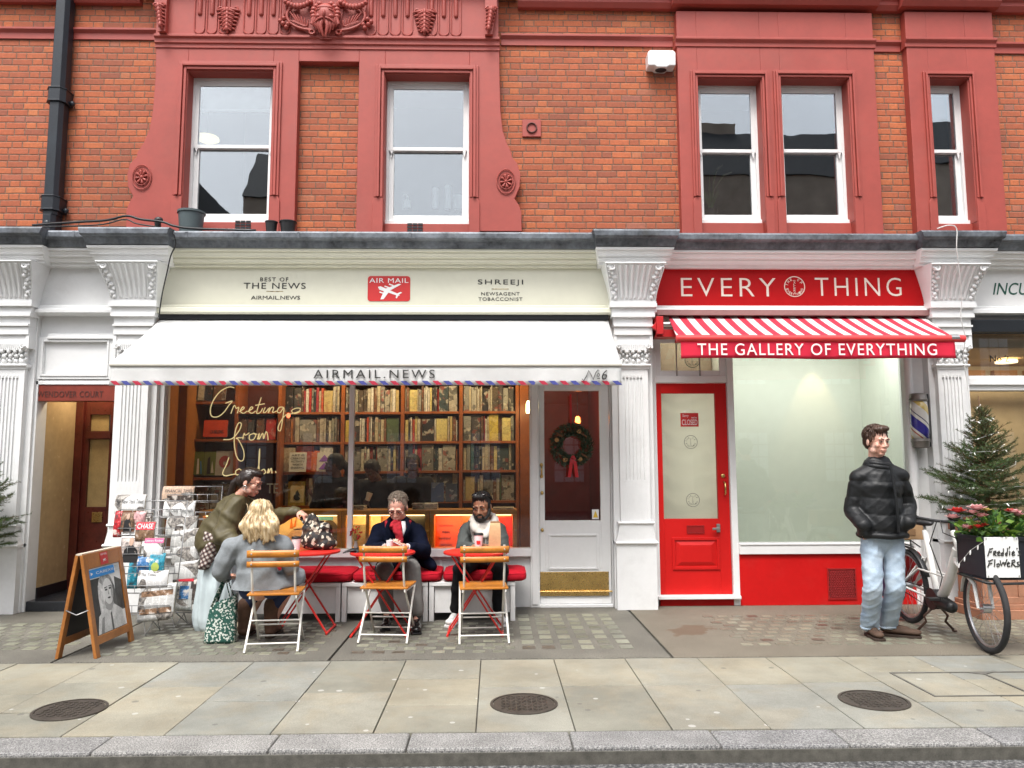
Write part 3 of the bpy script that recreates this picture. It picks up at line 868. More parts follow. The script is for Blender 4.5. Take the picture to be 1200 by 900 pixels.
# vents and ring plaque
for px, py, k_ in ((285, 263, 0), (486.5, 266, 1)):
    c = P(px, py, YS+.09); mb = MB()
    for q in range(3):
        for r_ in range(3):
            mb.box(c[0]-.085+.058*r_, c[0]-.085+.052+.058*r_, YS+.083, YS+.0885, c[2]-.047+.033*q, c[2]-.047+.022+.033*q)
    mb.build("vent_grille", M_BLACK, bld)
c = P(623, 151, YB); mb = MB()
mb.box(c[0]-.105, c[0]+.105, YB-.022, YB, c[2]-.10, c[2]+.10)
mb.build("ring_plaque", M_TERRA, bld, bevel=0.006)
o = MB().tube([(c[0]+.052*math.cos(t), YB-.03, c[2]+.055*math.sin(t)) for t in np.linspace(0, 2*math.pi, 25)[:-1]], .009, 7, closed=True).build("ring", mat("dark_rust_iron", (0.10, 0.025, 0.02), 0.7), bld, smooth=180)
def fabric(name, col, trans=0.35, var=.04, bump=.15):
    k = NT(name)
    n = k.noise(5, 4); f = k.noise(300, 2)
    c = k.ramp(n, [(.3, tuple(x*(1-var) for x in col)), (.7, col)])
    k.set(Base__Color=c, Roughness=.85)
    tl = k.n("BsdfTranslucent", Color=c); mx = k.n("MixShader"); mx.inputs[0].default_value = trans
    k.L.new(k.b.outputs[0], mx.inputs[1]); k.L.new(tl.outputs[0], mx.inputs[2]); k.L.new(mx.outputs[0], k.out.inputs["Surface"])
    k.bump(k.math('ADD', f, k.math('MULTIPLY', k.noise(9, 3), 2.0)), bump, .006)
    return k.m
# ------------------------------------------------------------------ shop cornice with lead capping
PIL = [(-4.97, 0.66), (-3.71, 0.66), (1.44, 0.64), (4.81, 0.64)]
def zq(py, Y, px=600): return ZZ(px, py, Y)
zl1, zl0, zd, zcr = zq(272, -.24), zq(281, -.24), zq(292, -.15), zq(313, -.02)
def cornice_run(a, b, d=0.0, part='lead'):
    if part == 'lead':
        m1 = MB().mould(a, b, [(YB, zl1+.035), (-.24-d, zl1), (-.252-d, zl1-.02), (-.252-d, zl0+.012), (-.235-d, zl0), (-.20-d, zl0-.004), (-.165-d, zd+.002), (-.10-d, zd), (YB, zd)])
        return m1
    return MB().mould(a, b, [(YB, zd), (-.15-d, zd), (-.15-d, zd-.026), (-.128-d, zd-.028), (-.124-d, zd-.045), (-.105-d, zd-.066), (-.105-d, zd-.078), (-.075-d, zd-.080), (-.072-d, zd-.098), (-.055-d, zd-.115), (-.055-d, zd-.124), (-.02-d, zd-.128), (-.02-d, zcr), (YB, zcr)])
edges = [-40.0]
for c, w in PIL: edges += [c-w/2-.02, c+w/2+.02]
edges += [40.0]
lead, crn_w, crn_c = MB(), MB(), MB()
for i in range(len(edges)-1):
    a, b = edges[i], edges[i+1]; br = i % 2 == 1
    if br:
        e = .10
        # break-forward block, flared towards the top like the photo's returns
        for part, mbx in (('lead', lead), ('w', crn_w)):
            st = len(mbx.v)
            m_ = cornice_run(a, b, .10, part)
            vs = []
            for x, y, z in m_.v:
                t = (z-zcr)/(zl1-zcr)
                s_ = -1 if x < (a+b)/2 else 1
                vs.append((x+s_*(.02+.085*max(0, t))*(1 if y < .2 else 1), y-.002, z+(.006 if part == 'lead' else 0)))
            mbx.add(vs, m_.f)
    else:
        gap = .112
        aa, bb = a+(.03 if i else 0), b-(.03 if i < len(edges)-2 else 0)
        lead.add(*(lambda m_: (m_.v, m_.f))(cornice_run(aa, bb, 0, 'lead')))
        tgt = crn_c if i == 4 else crn_w
        tgt.add(*(lambda m_: (m_.v, m_.f))(cornice_run(aa, bb, 0, 'w')))
# lead seams
for x in np.arange(-5.4, 6.5, 1.13):
    lead.box(x, x+.03, -.2565, -.23, zl0+.006, zl1-.012)
lead.build("lead_capping", M_LEAD, bld, bevel=0.004)
crn_w.build("cornice", M_WHITE, bld, bevel=0.002)
crn_c.build("cornice", M_CREAM, bld, bevel=0.002)
# pilasters with consoles, capitals, flutes and plinths
def pilaster(xc, side):
    root = MB()
    # shaft and plinth
    yf = 0.02
    zt_, zb_ = 2.45, 0.88
    hw = .155
    root.box(xc-hw, xc-hw+.045, yf, YB, zb_, zt_); root.box(xc+hw-.045, xc+hw, yf, YB, zb_, zt_)
    n = 6; w = (2*hw-.09)/n
    for i in range(n):
        x = xc-hw+.045+w*i
        root.box(x+w*.62, x+w, yf, YB, zb_, zt_)
        root.box(x, x+w*.62, yf+.016, YB, zb_+.42, zt_-.09); root.box(x, x+w*.62, yf, YB, zb_, zb_+.42); root.box(x, x+w*.62, yf, YB, zt_-.09, zt_)
    for q in range(n):
        root.box(xc-hw+.045+w*q+.004, xc-hw+.045+w*q+.022, yf-.003, yf, zt_-.075, zt_-.057)
    # side pieces behind
    root.box(xc-.215, xc+.215, .085, YB, 0.0, 3.02)
    # base
    root.mould(xc-.185, xc+.185, [(YB, .88), (yf-.02, .88), (yf-.035, .865), (yf-.02, .85), (YB, .85)])
    root.prism([(xc-.165, .85), (xc+.165, .85), (xc+.205, .68), (xc-.205, .68)], yf-.015, .084)
    root.mould(xc-.215, xc+.215, [(YB, .68), (yf-.03, .68), (yf-.045, .665), (yf-.02, .645), (YB, .645)])
    root.box(xc-.205, xc+.205, yf-.018, YB, 0.0, .645)
    p = root.build("pilaster", M_WSTUCCO, bld, bevel=0.003)
    # capital with leaves
    cb = MB()
    cb.box(xc-.165, xc+.165, yf-.01, YB, 2.45, 2.47)
    cb.mould(xc-.18, xc+.18, [(YB, 2.47), (yf-.02, 2.47), (yf-.035, 2.485), (yf-.02, 2.50), (YB, 2.50)])
    cb.box(xc-.15, xc+.15, yf+.0, YB, 2.50, 2.70)
    for i in range(5):
        x = xc-.13+.065*i+rng.uniform(-.008, .008)
        for q in range(3):
            cb.ell((x+rng.uniform(-.01, .01), yf-.008-.012*q, 2.53+.05*q), rng.uniform(.016, .03), .022, rng.uniform(.02, .034), n=8, m=6)
            cb.ell((x+.032, yf-.004-.012*q, 2.55+.05*q), .014, .018, .02, n=8, m=6)
    for s_ in (-1, 1):
        cb.ell((xc+s_*.155, yf-.03, 2.675), .035, .04, .032, n=10, m=7)
        cb.tube([(xc+s_*.155+.026*math.cos(t)*(1-t/11), yf-.07, 2.675+.026*math.sin(t)*(1-t/11)) for t in np.linspace(0, 9, 18)], .007, 5)
    cb.box(xc-.17, xc+.17, yf-.045, YB, 2.70, 2.735)
    for i in range(16):
        x = xc-.15+.02*i
        cb.box(x-.006, x+.006, yf-.051, yf-.04, 2.64, 2.70)
    cb.box(xc-.16, xc+.16, yf-.04, YB, 2.64, 2.70)
    cb.box(xc-.205, xc-.172, yf-.05, YB, 2.66, 2.82); cb.box(xc+.172, xc+.205, yf-.05, YB, 2.66, 2.82)
    cb.box(xc-.20, xc+.20, yf-.035, YB, 2.735, 2.80)
    for (z0, z1, w_, d_) in ((2.80, 2.885, .20, .06), (2.885, 2.905, .205, .08), (2.905, 2.985, .205, .05), (2.985, 3.02, .225, .09), (3.02, 3.085, .225, .075), (3.085, 3.125, .245, .11), (3.125, 3.15, .24, .10)):
        cb.box(xc-w_, xc+w_, yf-d_, YB, z0, z1)
    cb.build("capital", M_WSTUCCO, p, smooth=40)
    # console: flaring block with ribs and scroll leaves
    kb = MB()
    zc0, zc1 = 3.15, 3.485
    ztp = zcr-.002
    N = 10; prof = []
    for i in range(N+1):
        t = i/N
        prof.append((yf-.09-.19*t**1.5, zc0+(ztp-zc0)*t, .235+.085*t**1.3))
    for i in range(N):
        y0, z0, w0 = prof[i]; y1, z1, w1 = prof[i+1]
        kb.add([(xc-w0, y0, z0), (xc+w0, y0, z0), (xc+w0, YB, z0), (xc-w0, YB, z0), (xc-w1, y1, z1), (xc+w1, y1, z1), (xc+w1, YB, z1), (xc-w1, YB, z1)],
               [(0, 1, 5, 4), (1, 2, 6, 5), (3, 0, 4, 7)] + ([(0, 3, 2, 1)] if i == 0 else []) + ([(4, 5, 6, 7)] if i == N-1 else []))
    def on(t, u, lift):
        y, z, w_ = (yf-.09-.19*t**1.5, zc0+(ztp-zc0)*t, .235+.085*t**1.3)
        return (xc+u*w_, y-lift, z)
    for q in range(6):
        u = -.5+.2*q
        kb.tube([on(t, u, .002) for t in np.linspace(.10, .93, 7)], .017, 6)
        kb.ell(on(.10, u, .0), .022, .014, .02, n=8, m=6)
    for s_ in (-1, 1):
        for q in range(8):
            t = .10+.74*q/7
            kb.ell(on(t, s_*(.78+.06*math.sin(q*2.1)), .010), .020+.007*(q % 2), .016, .024, n=8, m=6)
            kb.ell(on(t+.04, s_*.90, .004), .012, .016, .018, n=8, m=6)
        cx_, cy_, cz_ = on(.86, s_*.80, .012)
        kb.tube([(cx_+s_*.042*math.cos(v)*(1-v/11), cy_-.004, cz_+.038*math.sin(v)*(1-v/11)) for v in np.linspace(0, 9, 22)], .010, 6)
        kb.tube([on(t, s_*.97, .004) for t in np.linspace(.04, .98, 8)], .008, 5)
        kb.tube([on(t, s_*.62, .004) for t in np.linspace(.04, .95, 8)], .007, 5)
    kb.tube([on(.97, u, .004) for u in np.linspace(-.97, .97, 9)], .010, 5)
    kb.build("console", M_WSTUCCO, p, smooth=45)
    return p
for i, (c, w) in enumerate(PIL): pilaster(c, i)

# ------------------------------------------------------------------ shared shopfront helpers
def fascia(a, b, M, MM, parent, y=.03, red=False):
    z0, z1 = zq(358, y), zq(318, y)
    mb = MB().box(a, b, y, YB, z0, zcr+.01)
    f = mb.build("fascia", M, parent)
    mb = MB().mould(a, b, [(YB, z0-.001), (y-.012, z0), (y-.03, z0-.012), (y-.03, z0-.03), (y-.06, z0-.045), (y-.065, z0-.085), (y-.03, z0-.10), (YB, z0-.10)])
    mb.build("fascia_moulding", MM, parent, bevel=.002)
    return f, z0-.10
def lett(parent, items, Y, M, name="lettering"):
    for it in items:
        mb = MB(); s_, (x0, y0, x1, y1) = it[0], it[1]
        text(mb, s_, B(x0, y0, x1, y1, Y), Y-.001, .003, *(it[2:]))
        mb.build(name, M, parent)

# ------------------------------------------------------------------ newsagent shopfront
nws = thing("newsagent_shopfront", "white newsagent shopfront with cream sign band, wide book-filled window and half glazed door", "shopfront", (-1.1, .2, 0))
PA, PB = PIL[1][0]+.215, PIL[2][0]-.215
fas, zf0 = fascia(PA-.03, PB+.02, M_CREAM, M_CREAM, nws)
Yf = .03
lett(fas, [("BEST OF", (305, 325.2, 338, 329.8), 0, 1.25), ("THE NEWS", (285.7, 331.5, 358.3, 338.5), 0, 1.15), ("AIRMAIL.NEWS", (294.3, 346.7, 351.7, 351)),
           ("SHREEJI", (560, 327.7, 613, 335.2), 0, 1.2), ("NEWSAGENT", (564, 342.5, 609, 346.3), 0, 1.15), ("TOBACCONIST", (560.7, 348.6, 612.3, 352.5), 0, 1.15)], Yf, M_INK)
for x0, x1, y in ((312, 332, 341.3), (576, 596, 338.5)):
    a, b, c, d = B(x0, y, x1, y+.5, Yf); MB().box(a, b, Yf-.003, Yf, c, d).build("rule_line", M_BRASS, fas)
a, b, c, d = B(431, 323.7, 480.7, 353, Yf)
M_LOGO = mat("logo_red", (0.55, 0.025, 0.025), 0.45, var=.05)
def rrect(x0, x1, z0, z1, r, n=5):
    return arc(x1-r, z1-r, r, 0, 90, n)+arc(x0+r, z1-r, r, 90, 180, n)+arc(x0+r, z0+r, r, 180, 270, n)+arc(x1-r, z0+r, r, 270, 360, n)
lg = MB().prism(rrect(a, b, c, d, .03), Yf-.006, Yf).build("logo_plate", M_LOGO, fas)
def plane_mark(mb, cx, cz, s, y):
    "propeller aeroplane seen from above, banking"
    R_ = rad(-20)
    def T(pts): return [(cx+s*(p*math.cos(R_)-q*math.sin(R_)), cz+s*(p*math.sin(R_)+q*math.cos(R_))) for p, q in pts]
    mb.prism(T([(-.55, .03), (-.45, .10), (.45, .045), (.55, .0), (.45, -.045), (-.45, -.07)]), y-.004, y)
    mb.prism(T([(-.22, .05), (.02, .05), (.42, .52), (.30, .50)]), y-.0035, y)
    mb.prism(T([(-.22, -.05), (.0, -.05), (-.10, -.42), (-.24, -.48)]), y-.0035, y)
    mb.prism(T([(.38, .03), (.48, .02), (.60, .16), (.52, .17)]), y-.0032, y)
    mb.prism(T([(.38, -.03), (.48, -.02), (.46, -.18), (.40, -.17)]), y-.0032, y)
    for p, q in ((-.18, .17), (-.02, .33), (-.30, -.17)):
        mb.prism(T([(p-.10, q-.025), (p+.12, q-.02), (p+.12, q+.03), (p-.10, q+.03)]), y-.0045, y)
mb = MB(); text(mb, "AIR MAIL", B(433, 326.2, 478.7, 331.5, Yf), Yf-.0065, .003, 0, 1.1)
plane_mark(mb, (a+b)/2, c+(d-c)*.38, .225, Yf-.0065)
mb.build("logo_mark", M_WHITE, lg)
# frame: posts, head, sill, riser
yf = .20
wL, wR, dL, dR = -3.44, .367, .463, 1.213
ws0, ws1 = .60, 2.72
mb = MB()
mb.box(PA, wL, yf-.02, yf+.09, 0, zf0+.02)
mb.box(wL-.05, wL-.004, yf-.05, yf-.02, .0, zf0)
mb.box(wR, dL, yf-.02, yf+.09, 0, zf0+.02)
mb.box(wR+.018, dL-.018, yf-.032, yf-.02, .03, ws1)
mb.box(dR, dR+.05, yf-.02, yf+.09, 0, zf0+.02); mb.box(dR+.05, PB, yf-.045, yf+.09, 0, zf0+.02)
mb.box(wL, wR, yf-.02, yf+.09, ws1, zf0+.02); mb.box(dL, dR, yf-.02, yf+.09, 2.33, zf0+.02)
mb.box(wL, wR, yf-.06, yf+.09, .52, ws0)
mb.build("window_frame", M_WHITE, nws, bevel=.004)
mb = MB().box(PA, wR, yf+.01, yf+.09, 0, .519)
for i in range(4):
    x0 = PA+.1+i*(wR-PA-.1)/4
    mb.box(x0, x0+.03, yf-.002, yf+.01, .03, .51)
mb.build("stall_riser", M_WSTUCCO, nws, bevel=.003)
xm0, xm1 = B(408, 460, 414, 640, yf)[:2]
MB().box(xm0, xm1, yf-.01, yf+.05, ws0, ws1).build("window_mullion", M_WHITE, nws, bevel=.006)
pn = MB().box(wL, xm0, yf+.03, yf+.036, ws0, ws1).build("window_pane", G_SHOP, nws)
MB().box(xm1, wR, yf+.03, yf+.036, ws0, ws1).build("window_pane", G_SHOP, nws)
# cream script painted on the glass, weak emission added to brighten it
M_SCRIPTGLOW = emis("gold_script_added_glow", (1.0, .80, .38), .20, (.85, .72, .38))
Yg = yf+.026
def script(strokes, Y, r, mb):
    for st in strokes:
        pts = [P(x, y, Y) for x, y in st]
        # smooth the stroke
        sm = []
        for i in range(len(pts)-1):
            p0, p1, p2, p3 = pts[max(i-1, 0)], pts[i], pts[i+1], pts[min(i+2, len(pts)-1)]
            for t in np.linspace(0, 1, 6)[:-1]:
                sm.append(.5*((2*p1)+(-p0+p2)*t+(2*p0-5*p1+4*p2-p3)*t*t+(-p0+3*p1-3*p2+p3)*t**3))
        sm.append(pts[-1])
        mb.tube([(p[0], Y, p[2]) for p in sm], r, 6)
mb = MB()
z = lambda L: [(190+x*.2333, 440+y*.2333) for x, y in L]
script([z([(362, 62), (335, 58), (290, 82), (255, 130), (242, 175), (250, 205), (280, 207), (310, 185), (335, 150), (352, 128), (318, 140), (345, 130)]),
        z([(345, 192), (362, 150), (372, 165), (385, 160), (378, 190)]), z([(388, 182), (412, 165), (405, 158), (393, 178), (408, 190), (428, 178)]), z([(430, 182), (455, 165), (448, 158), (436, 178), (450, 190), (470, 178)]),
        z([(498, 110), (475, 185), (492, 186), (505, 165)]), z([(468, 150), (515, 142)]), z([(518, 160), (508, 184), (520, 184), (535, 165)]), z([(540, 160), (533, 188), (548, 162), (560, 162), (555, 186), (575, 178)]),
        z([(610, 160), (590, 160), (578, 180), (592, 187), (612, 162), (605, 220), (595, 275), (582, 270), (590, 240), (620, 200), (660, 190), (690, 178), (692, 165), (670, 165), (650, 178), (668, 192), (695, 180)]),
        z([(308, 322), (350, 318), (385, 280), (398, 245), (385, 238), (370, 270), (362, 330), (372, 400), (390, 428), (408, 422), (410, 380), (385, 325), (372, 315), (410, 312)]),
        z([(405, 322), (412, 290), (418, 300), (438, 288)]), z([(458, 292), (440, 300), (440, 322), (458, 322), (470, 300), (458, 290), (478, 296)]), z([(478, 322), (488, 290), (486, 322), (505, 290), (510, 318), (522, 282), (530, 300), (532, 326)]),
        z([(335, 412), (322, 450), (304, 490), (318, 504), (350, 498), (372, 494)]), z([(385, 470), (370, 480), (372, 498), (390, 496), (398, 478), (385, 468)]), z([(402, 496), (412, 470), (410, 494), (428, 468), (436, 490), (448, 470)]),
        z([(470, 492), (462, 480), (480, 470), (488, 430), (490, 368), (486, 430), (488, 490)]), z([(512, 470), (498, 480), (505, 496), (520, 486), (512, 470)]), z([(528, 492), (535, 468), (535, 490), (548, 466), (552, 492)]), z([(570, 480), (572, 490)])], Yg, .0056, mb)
mb.build("script_lettering", M_SCRIPTGLOW, pn, smooth=180)
# door
dr = MB()
yd = yf+.02
gx0, gx1, gz0, gz1 = B(638, 458, 703, 610, yd)
dz1 = 2.325
def frame(mb, x0, x1, z0, z1, a, b, c, d, y0, y1):
    mb.box(x0, a, y0, y1, z0, z1); mb.box(b, x1, y0, y1, z0, z1); mb.box(a, b, y0, y1, z0, c); mb.box(a, b, y0, y1, d, z1)
frame(dr, dL+.004, dR-.004, .03, dz1, gx0, gx1, gz0, gz1, yd, yd+.045)
px0, px1, pz0, pz1 = B(645, 628, 699, 665, yd)
frame(dr, px0-.02, px1+.02, pz0-.02, pz1+.02, px0, px1, pz0, pz1, yd-.012, yd-.001)
door = dr.build("door", M_WHITE, nws, bevel=.003)
MB().box(gx0, gx1, yd+.02, yd+.026, gz0, gz1).build("door_pane", G_SHOP, door)
kx0, kx1, kz0, kz1 = B(633, 670, 713.5, 698, yd)
mb = MB().box(kx0, kx1, yd-.006, yd-.001, kz0+.05, kz1); mb.box(kx0, kx1, yd-.02, yd-.001, kz0, kz0+.035); mb.tube([(kx0-.03, yd-.025, kz0+.045), (kx1+.04, yd-.025, kz0+.045)], .009, 8)
mb.build("kick_plate", M_BRASS, door, bevel=.002)
hx = XX(634.5, 552, yd)
mb = MB().tube([(hx, yd-.005, ZZ(634, 546, yd)), (hx, yd-.04, ZZ(634, 548, yd)), (hx, yd-.045, ZZ(634, 552, yd)), (hx, yd-.04, ZZ(634, 556, yd)), (hx, yd-.005, ZZ(634, 558, yd))], .009, 8)
mb.ell((hx, yd-.006, ZZ(634, 545, yd)), .017, .008, .022); mb.ell((hx, yd-.006, ZZ(634, 558, yd)), .017, .008, .022)
mb.build("door_handle", M_BRASS, door, smooth=60)
for py in (577.5, 621):
    MB().ell((hx+.004, yd-.008, ZZ(635, py, yd)), .017, .012, .02).build("lock", M_BRASS, door, smooth=60)
sx0, sx1, sz0, sz1 = B(694, 597, 702, 608.5, yd)
st = MB().box(sx0, sx1, yd+.012, yd+.018, sz0, sz1).build("warning_sticker", M_WHITE, door)
MB().prism([(sx0+.01, sz0+.018), (sx1-.01, sz0+.018), ((sx0+sx1)/2, sz1-.012)], yd+.009, yd+.012).build("warning_triangle", mat("yellow_ink", (.75, .5, .05), .5), st)
MB().box(dL, dR, yf-.04, yf+.1, 0, .028).build("door_step", M_WSTUCCO, nws, bevel=.004)
# shop interior: floor, walls, ceiling
M_REDWALL = mat("deep_red_lacquer", (0.15, 0.012, 0.010), 0.35, var=.2, nscale=3)
M_DKWOOD = mat("dark_floor_wood", (0.07, 0.035, 0.02), 0.5, var=.3)
struct(MB().box(-3.62, 1.36, .32, 3.2, -.05, .03).build("shop_floor", M_DKWOOD))
struct(MB().box(-3.62, 1.36, 3.2, 3.3, 0, 3.0).build("shop_wall", M_REDWALL))
struct(MB().box(-3.72, -3.62, .3, 3.3, 0, 3.0).build("shop_wall", mat("amber_panel", (.40, .14, .03), .4, var=.15)))
mb = MB().box(1.36, 1.46, .3, 3.3, 0, 3.0)
struct(mb.build("shop_wall", M_REDWALL))
struct(MB().box(-3.72, 1.46, .301, 3.3, 3.0, 3.1).build("shop_ceiling", mat("dim_ceiling", (.30, .2, .14), .8)))

# ------------------------------------------------------------------ gallery shopfront
gal = thing("gallery_shopfront", "gallery shopfront with red name board, red half glazed door and red riser below its window", "shopfront", (3.1, .25, 0))
QA, QB = PIL[2][0]+.215, PIL[3][0]-.215
gf, gz_ = fascia(QA-.03, QB+.02, M_SIGNRED, M_WHITE, gal, y=.05)
lett(gf, [("EVERY", (798, 326, 909, 347.5), 0, 1.25, -.010), ("THING", (955, 325.5, 1056, 347), 0, 1.25, -.010)], .05, M_LETTER)
mb = MB(); c = P(931, 336, .05); ea = .108
mb.tube([(c[0]+ea*math.cos(t), .046, c[2]+ea*math.sin(t)) for t in np.linspace(0, 2*math.pi, 41)[:-1]], .0045, 6, closed=True)
def ring_text(mb, s_, cx, cz, r, a0, a1, h, Y):
    n = len(s_)
    for i, ch in enumerate(s_):
        if ch == ' ': continue
        a = rad(a0+(a1-a0)*i/(n-1))
        m_ = MB(); text(m_, ch, (-h*.33, h*.33, -h/2, h/2), 0, .003)
        up = 1 if a1 < a0 else -1
        R_ = Matrix.Rotation(-(a-math.pi/2) if up > 0 else -(a+math.pi/2), 3, 'Y')
        vs = [R_ @ Vector(v)+Vector((cx+r*math.cos(a), Y, cz+r*math.sin(a))) for v in m_.v]
        mb.add(vs, m_.f)
def emblem(mb, cx, cz, r, Y, tone=1):
    ring_text(mb, "THE", cx, cz, r*.78, 165, 115, r*.26, Y)
    ring_text(mb, "OF", cx, cz, r*.78, 60, 30, r*.26, Y)
    ring_text(mb, "EVERYTHING", cx, cz, r*.78, 200, 340, r*.24, Y)
    for i, ch in enumerate("GALLERY"):
        text(mb, ch, (cx-r*.10, cx+r*.10, cz+r*(.52-.20*i), cz+r*(.66-.20*i)), Y, .003)
emblem(mb, c[0], c[2], ea, .049)
mb.build("emblem", M_LETTER, gf)
yg = .25
gdL, gdR, gwL, gwR = 1.72, 2.482, 2.55, 4.40
gw0, gw1 = .64, 2.9
mb = MB()
mb.box(QA, gdL, yg-.03, yg+.08, 0, gz_+.02); mb.box(gdR, gwL, yg-.04, yg+.08, 0, gz_+.02)
mb.box(gwR, QB, yg-.06, yg+.08, 0, gz_+.02); mb.box(gwR+.02, gwR+.07, yg-.10, yg-.06, 0, gz_)
mb.box(gdL, gdR, yg-.03, yg+.08, 2.33, 2.40); mb.box(gdL, gdR, yg-.03, yg+.08, 2.80, gz_+.02); mb.box(gwL, gwR, yg-.03, yg+.08, gw1, gz_+.02)
mb.box(gwL, gwR, yg-.075, yg+.08, gw0-.115, gw0)
mb.box(gwL, gwR, yg-.085, yg-.07, gw0-.02, gw0-.004)
mb.build("window_frame", M_WHITE, gal, bevel=.004)
c = XX(1069, 560, yg-.1)
MB().tube([(c, yg-.13, .5), (c, yg-.13, gz_)], .045, 12).build("corner_post", M_WSTUCCO, gal, smooth=50)
rs = MB().box(gwL, QB+.02, yg-.045, yg+.08, 0.0, gw0-.116).build("stall_riser", M_RISER, gal, bevel=.003)
a, b, c_, d = B(971, 667, 1002, 701, yg-.045)
mb = MB()
frame(mb, a-.012, b+.012, c_-.012, d+.012, a, b, c_, d, yg-.055, yg-.0455)
nx, nz = 11, 12
for i in range(nx):
    for j in range(nz):
        x = a+(b-a)*(i+.5+(.5 if j % 2 else 0))/nx; zz = c_+(d-c_)*(j+.5)/nz
        if x > b-.004: continue
        q = .011
        mb.tube([(x+q*math.cos(t), yg-.05, zz+q*math.sin(t)) for t in np.linspace(0, 2*math.pi, 7)[:-1]], .0035, 4, closed=True)
MB().box(a, b, yg-.0465, yg-.0455, c_, d).build("grille_back", mat("grille_dark", (.05, .004, .004), .7), rs)
mb.build("air_grille", mat("grille_red", (.36, .012, .012), .5), rs)
gp = MB().box(gwL, gwR, yg+.03, yg+.036, gw0, gw1).build("window_pane", G_SHOP, gal)
lett(gp, [("www.gallery", (1003, 633.5, 1046, 637.5))], yg+.028, M_INK)
# transom light over the door
MB().box(gdL, gdR, yg+.02, yg+.026, 2.40, 2.80).build("transom_pane", G_SHOP, gal)
mb = MB()
frame(mb, gdL, gdR, 2.40, 2.80, gdL+.06, gdR-.07, 2.46, 2.76, yg-.012, yg+.015)
mb.build("transom_frame", M_WHITE, gal, bevel=.003)
mb = MB()
for px in (793, 820):
    xx = XX(px, 430, yg-.02); mb.box(xx-.006, xx+.006, yg-.024, yg-.015, 2.375, 2.80)
mb.build("transom_bar", mat("grey_metal", (.35, .34, .32), .4, metal=.6), gal)
mb = MB(); c = P(811.5, 423, yg+.01)
emblem(mb, c[0], c[2]+.01, .075, yg+.012); mb.tube([(c[0]+.08*math.cos(t), yg+.012, c[2]+.01+.08*math.sin(t)) for t in np.linspace(0, 2*math.pi, 31)[:-1]], .004, 5, closed=True)
mb.build("transom_emblem", M_INK, gal)
# red door
yd = yg+.0
ga, gb, gc, gd = B(776.5, 461, 840, 608, yd)
mb = MB()
frame(mb, gdL+.003, gdR-.003, .11, 2.325, ga, gb, gc, gd, yd, yd+.045)
pa, pb, pc, pd = B(791, 633, 840, 664, yd)
frame(mb, pa-.03, pb+.03, pc-.03, pd+.03, pa, pb, pc, pd, yd-.014, yd-.001)
mb.add([(pa+.012, yd-.001, pc+.012), (pb-.012, yd-.001, pc+.012), (pb-.012, yd-.001, pd-.012), (pa+.012, yd-.001, pd-.012),
        (pa+.06, yd-.016, pc+.05), (pb-.06, yd-.016, pc+.05), (pb-.06, yd-.016, pd-.05), (pa+.06, yd-.016, pd-.05)],
       [(0, 1, 5, 4), (1, 2, 6, 5), (2, 3, 7, 6), (3, 0, 4, 7), (4, 5, 6, 7)])
rd = mb.build("door", M_DOORRED, gal, bevel=.003)
MB().box(ga, gb, yd+.02, yd+.025, gc, gd).build("door_pane", G_SHOP, rd)
bl = MB().sheet(lambda u, v: (ga-.03+(gb-ga+.06)*u, yd+.07+.008*math.sin(v*37+u*3+2*math.sin(u*5)), gc-.03+(gd-gc+.06)*v), 14, 60)
M_PAPER = fabric("crumpled_blind_paper", (0.78, 0.77, 0.66), .6, .04)
bl.build("door_blind", M_PAPER, rd, smooth=180)
for py in (518, 586):
    mb = MB()
    c = P(809.5 if py < 550 else 812, py, yd+.018); emblem(mb, c[0], c[2], .062, yd+.019)
    mb.tube([(c[0]+.070*math.cos(t), yd+.017, c[2]+.070*math.sin(t)) for t in np.linspace(0, 2*math.pi, 31)[:-1]], .003, 5, closed=True)
    mb.build("door_emblem", mat("grey_ink", (.16, .16, .14), .6), rd)
hx = XX(848.5, 570, yd)
mb = MB().tube([(hx, yd-.003, ZZ(848, 564.5, yd)), (hx, yd-.045, ZZ(848, 566, yd)), (hx, yd-.05, ZZ(848, 573, yd)), (hx, yd-.045, ZZ(848, 578, yd)), (hx, yd-.003, ZZ(848, 580, yd))], .009, 8)
mb.ell((hx-.01, yd-.008, ZZ(848, 557.5, yd)), .024, .012, .022)
mb.build("pull_handle", M_BRASS, rd, smooth=60)
c = P(841, 619, yd); mb = MB().box(c[0]-.015, c[0]+.022, yd-.02, yd-.001, c[2]-.04, c[2]+.045); mb.bar((c[0]+.004, yd-.05, c[2]), (c[0]-.07, yd-.05, c[2]-.004), .02, .022); mb.tube([(c[0]+.004, yd, c[2]), (c[0]+.004, yd-.05, c[2])], .011, 8)
mb.build("lever_handle", M_STEEL, rd, bevel=.002)
a, b, c_, d = B(806, 617, 824, 624, yd)
mb = MB(); frame(mb, a-.012, b+.012, c_-.012, d+.012, a, b, c_, d, yd-.008, yd-.001); mb.box(a, b, yd-.003, yd-.0012, c_, d)
mb.build("letter_flap", mat("dark_red_metal", (.30, .01, .01), .3), rd, bevel=.002)
mb = MB().box(gdL-.04, gdR+.06, yg-.10, yg+.08, .075, .108)
mb.build("door_step", M_WSTUCCO, gal, bevel=.004)
MB().box(gdL-.02, gwL, yg-.03, yg+.08, 0, .074).build("step_riser", M_RISER, gal)
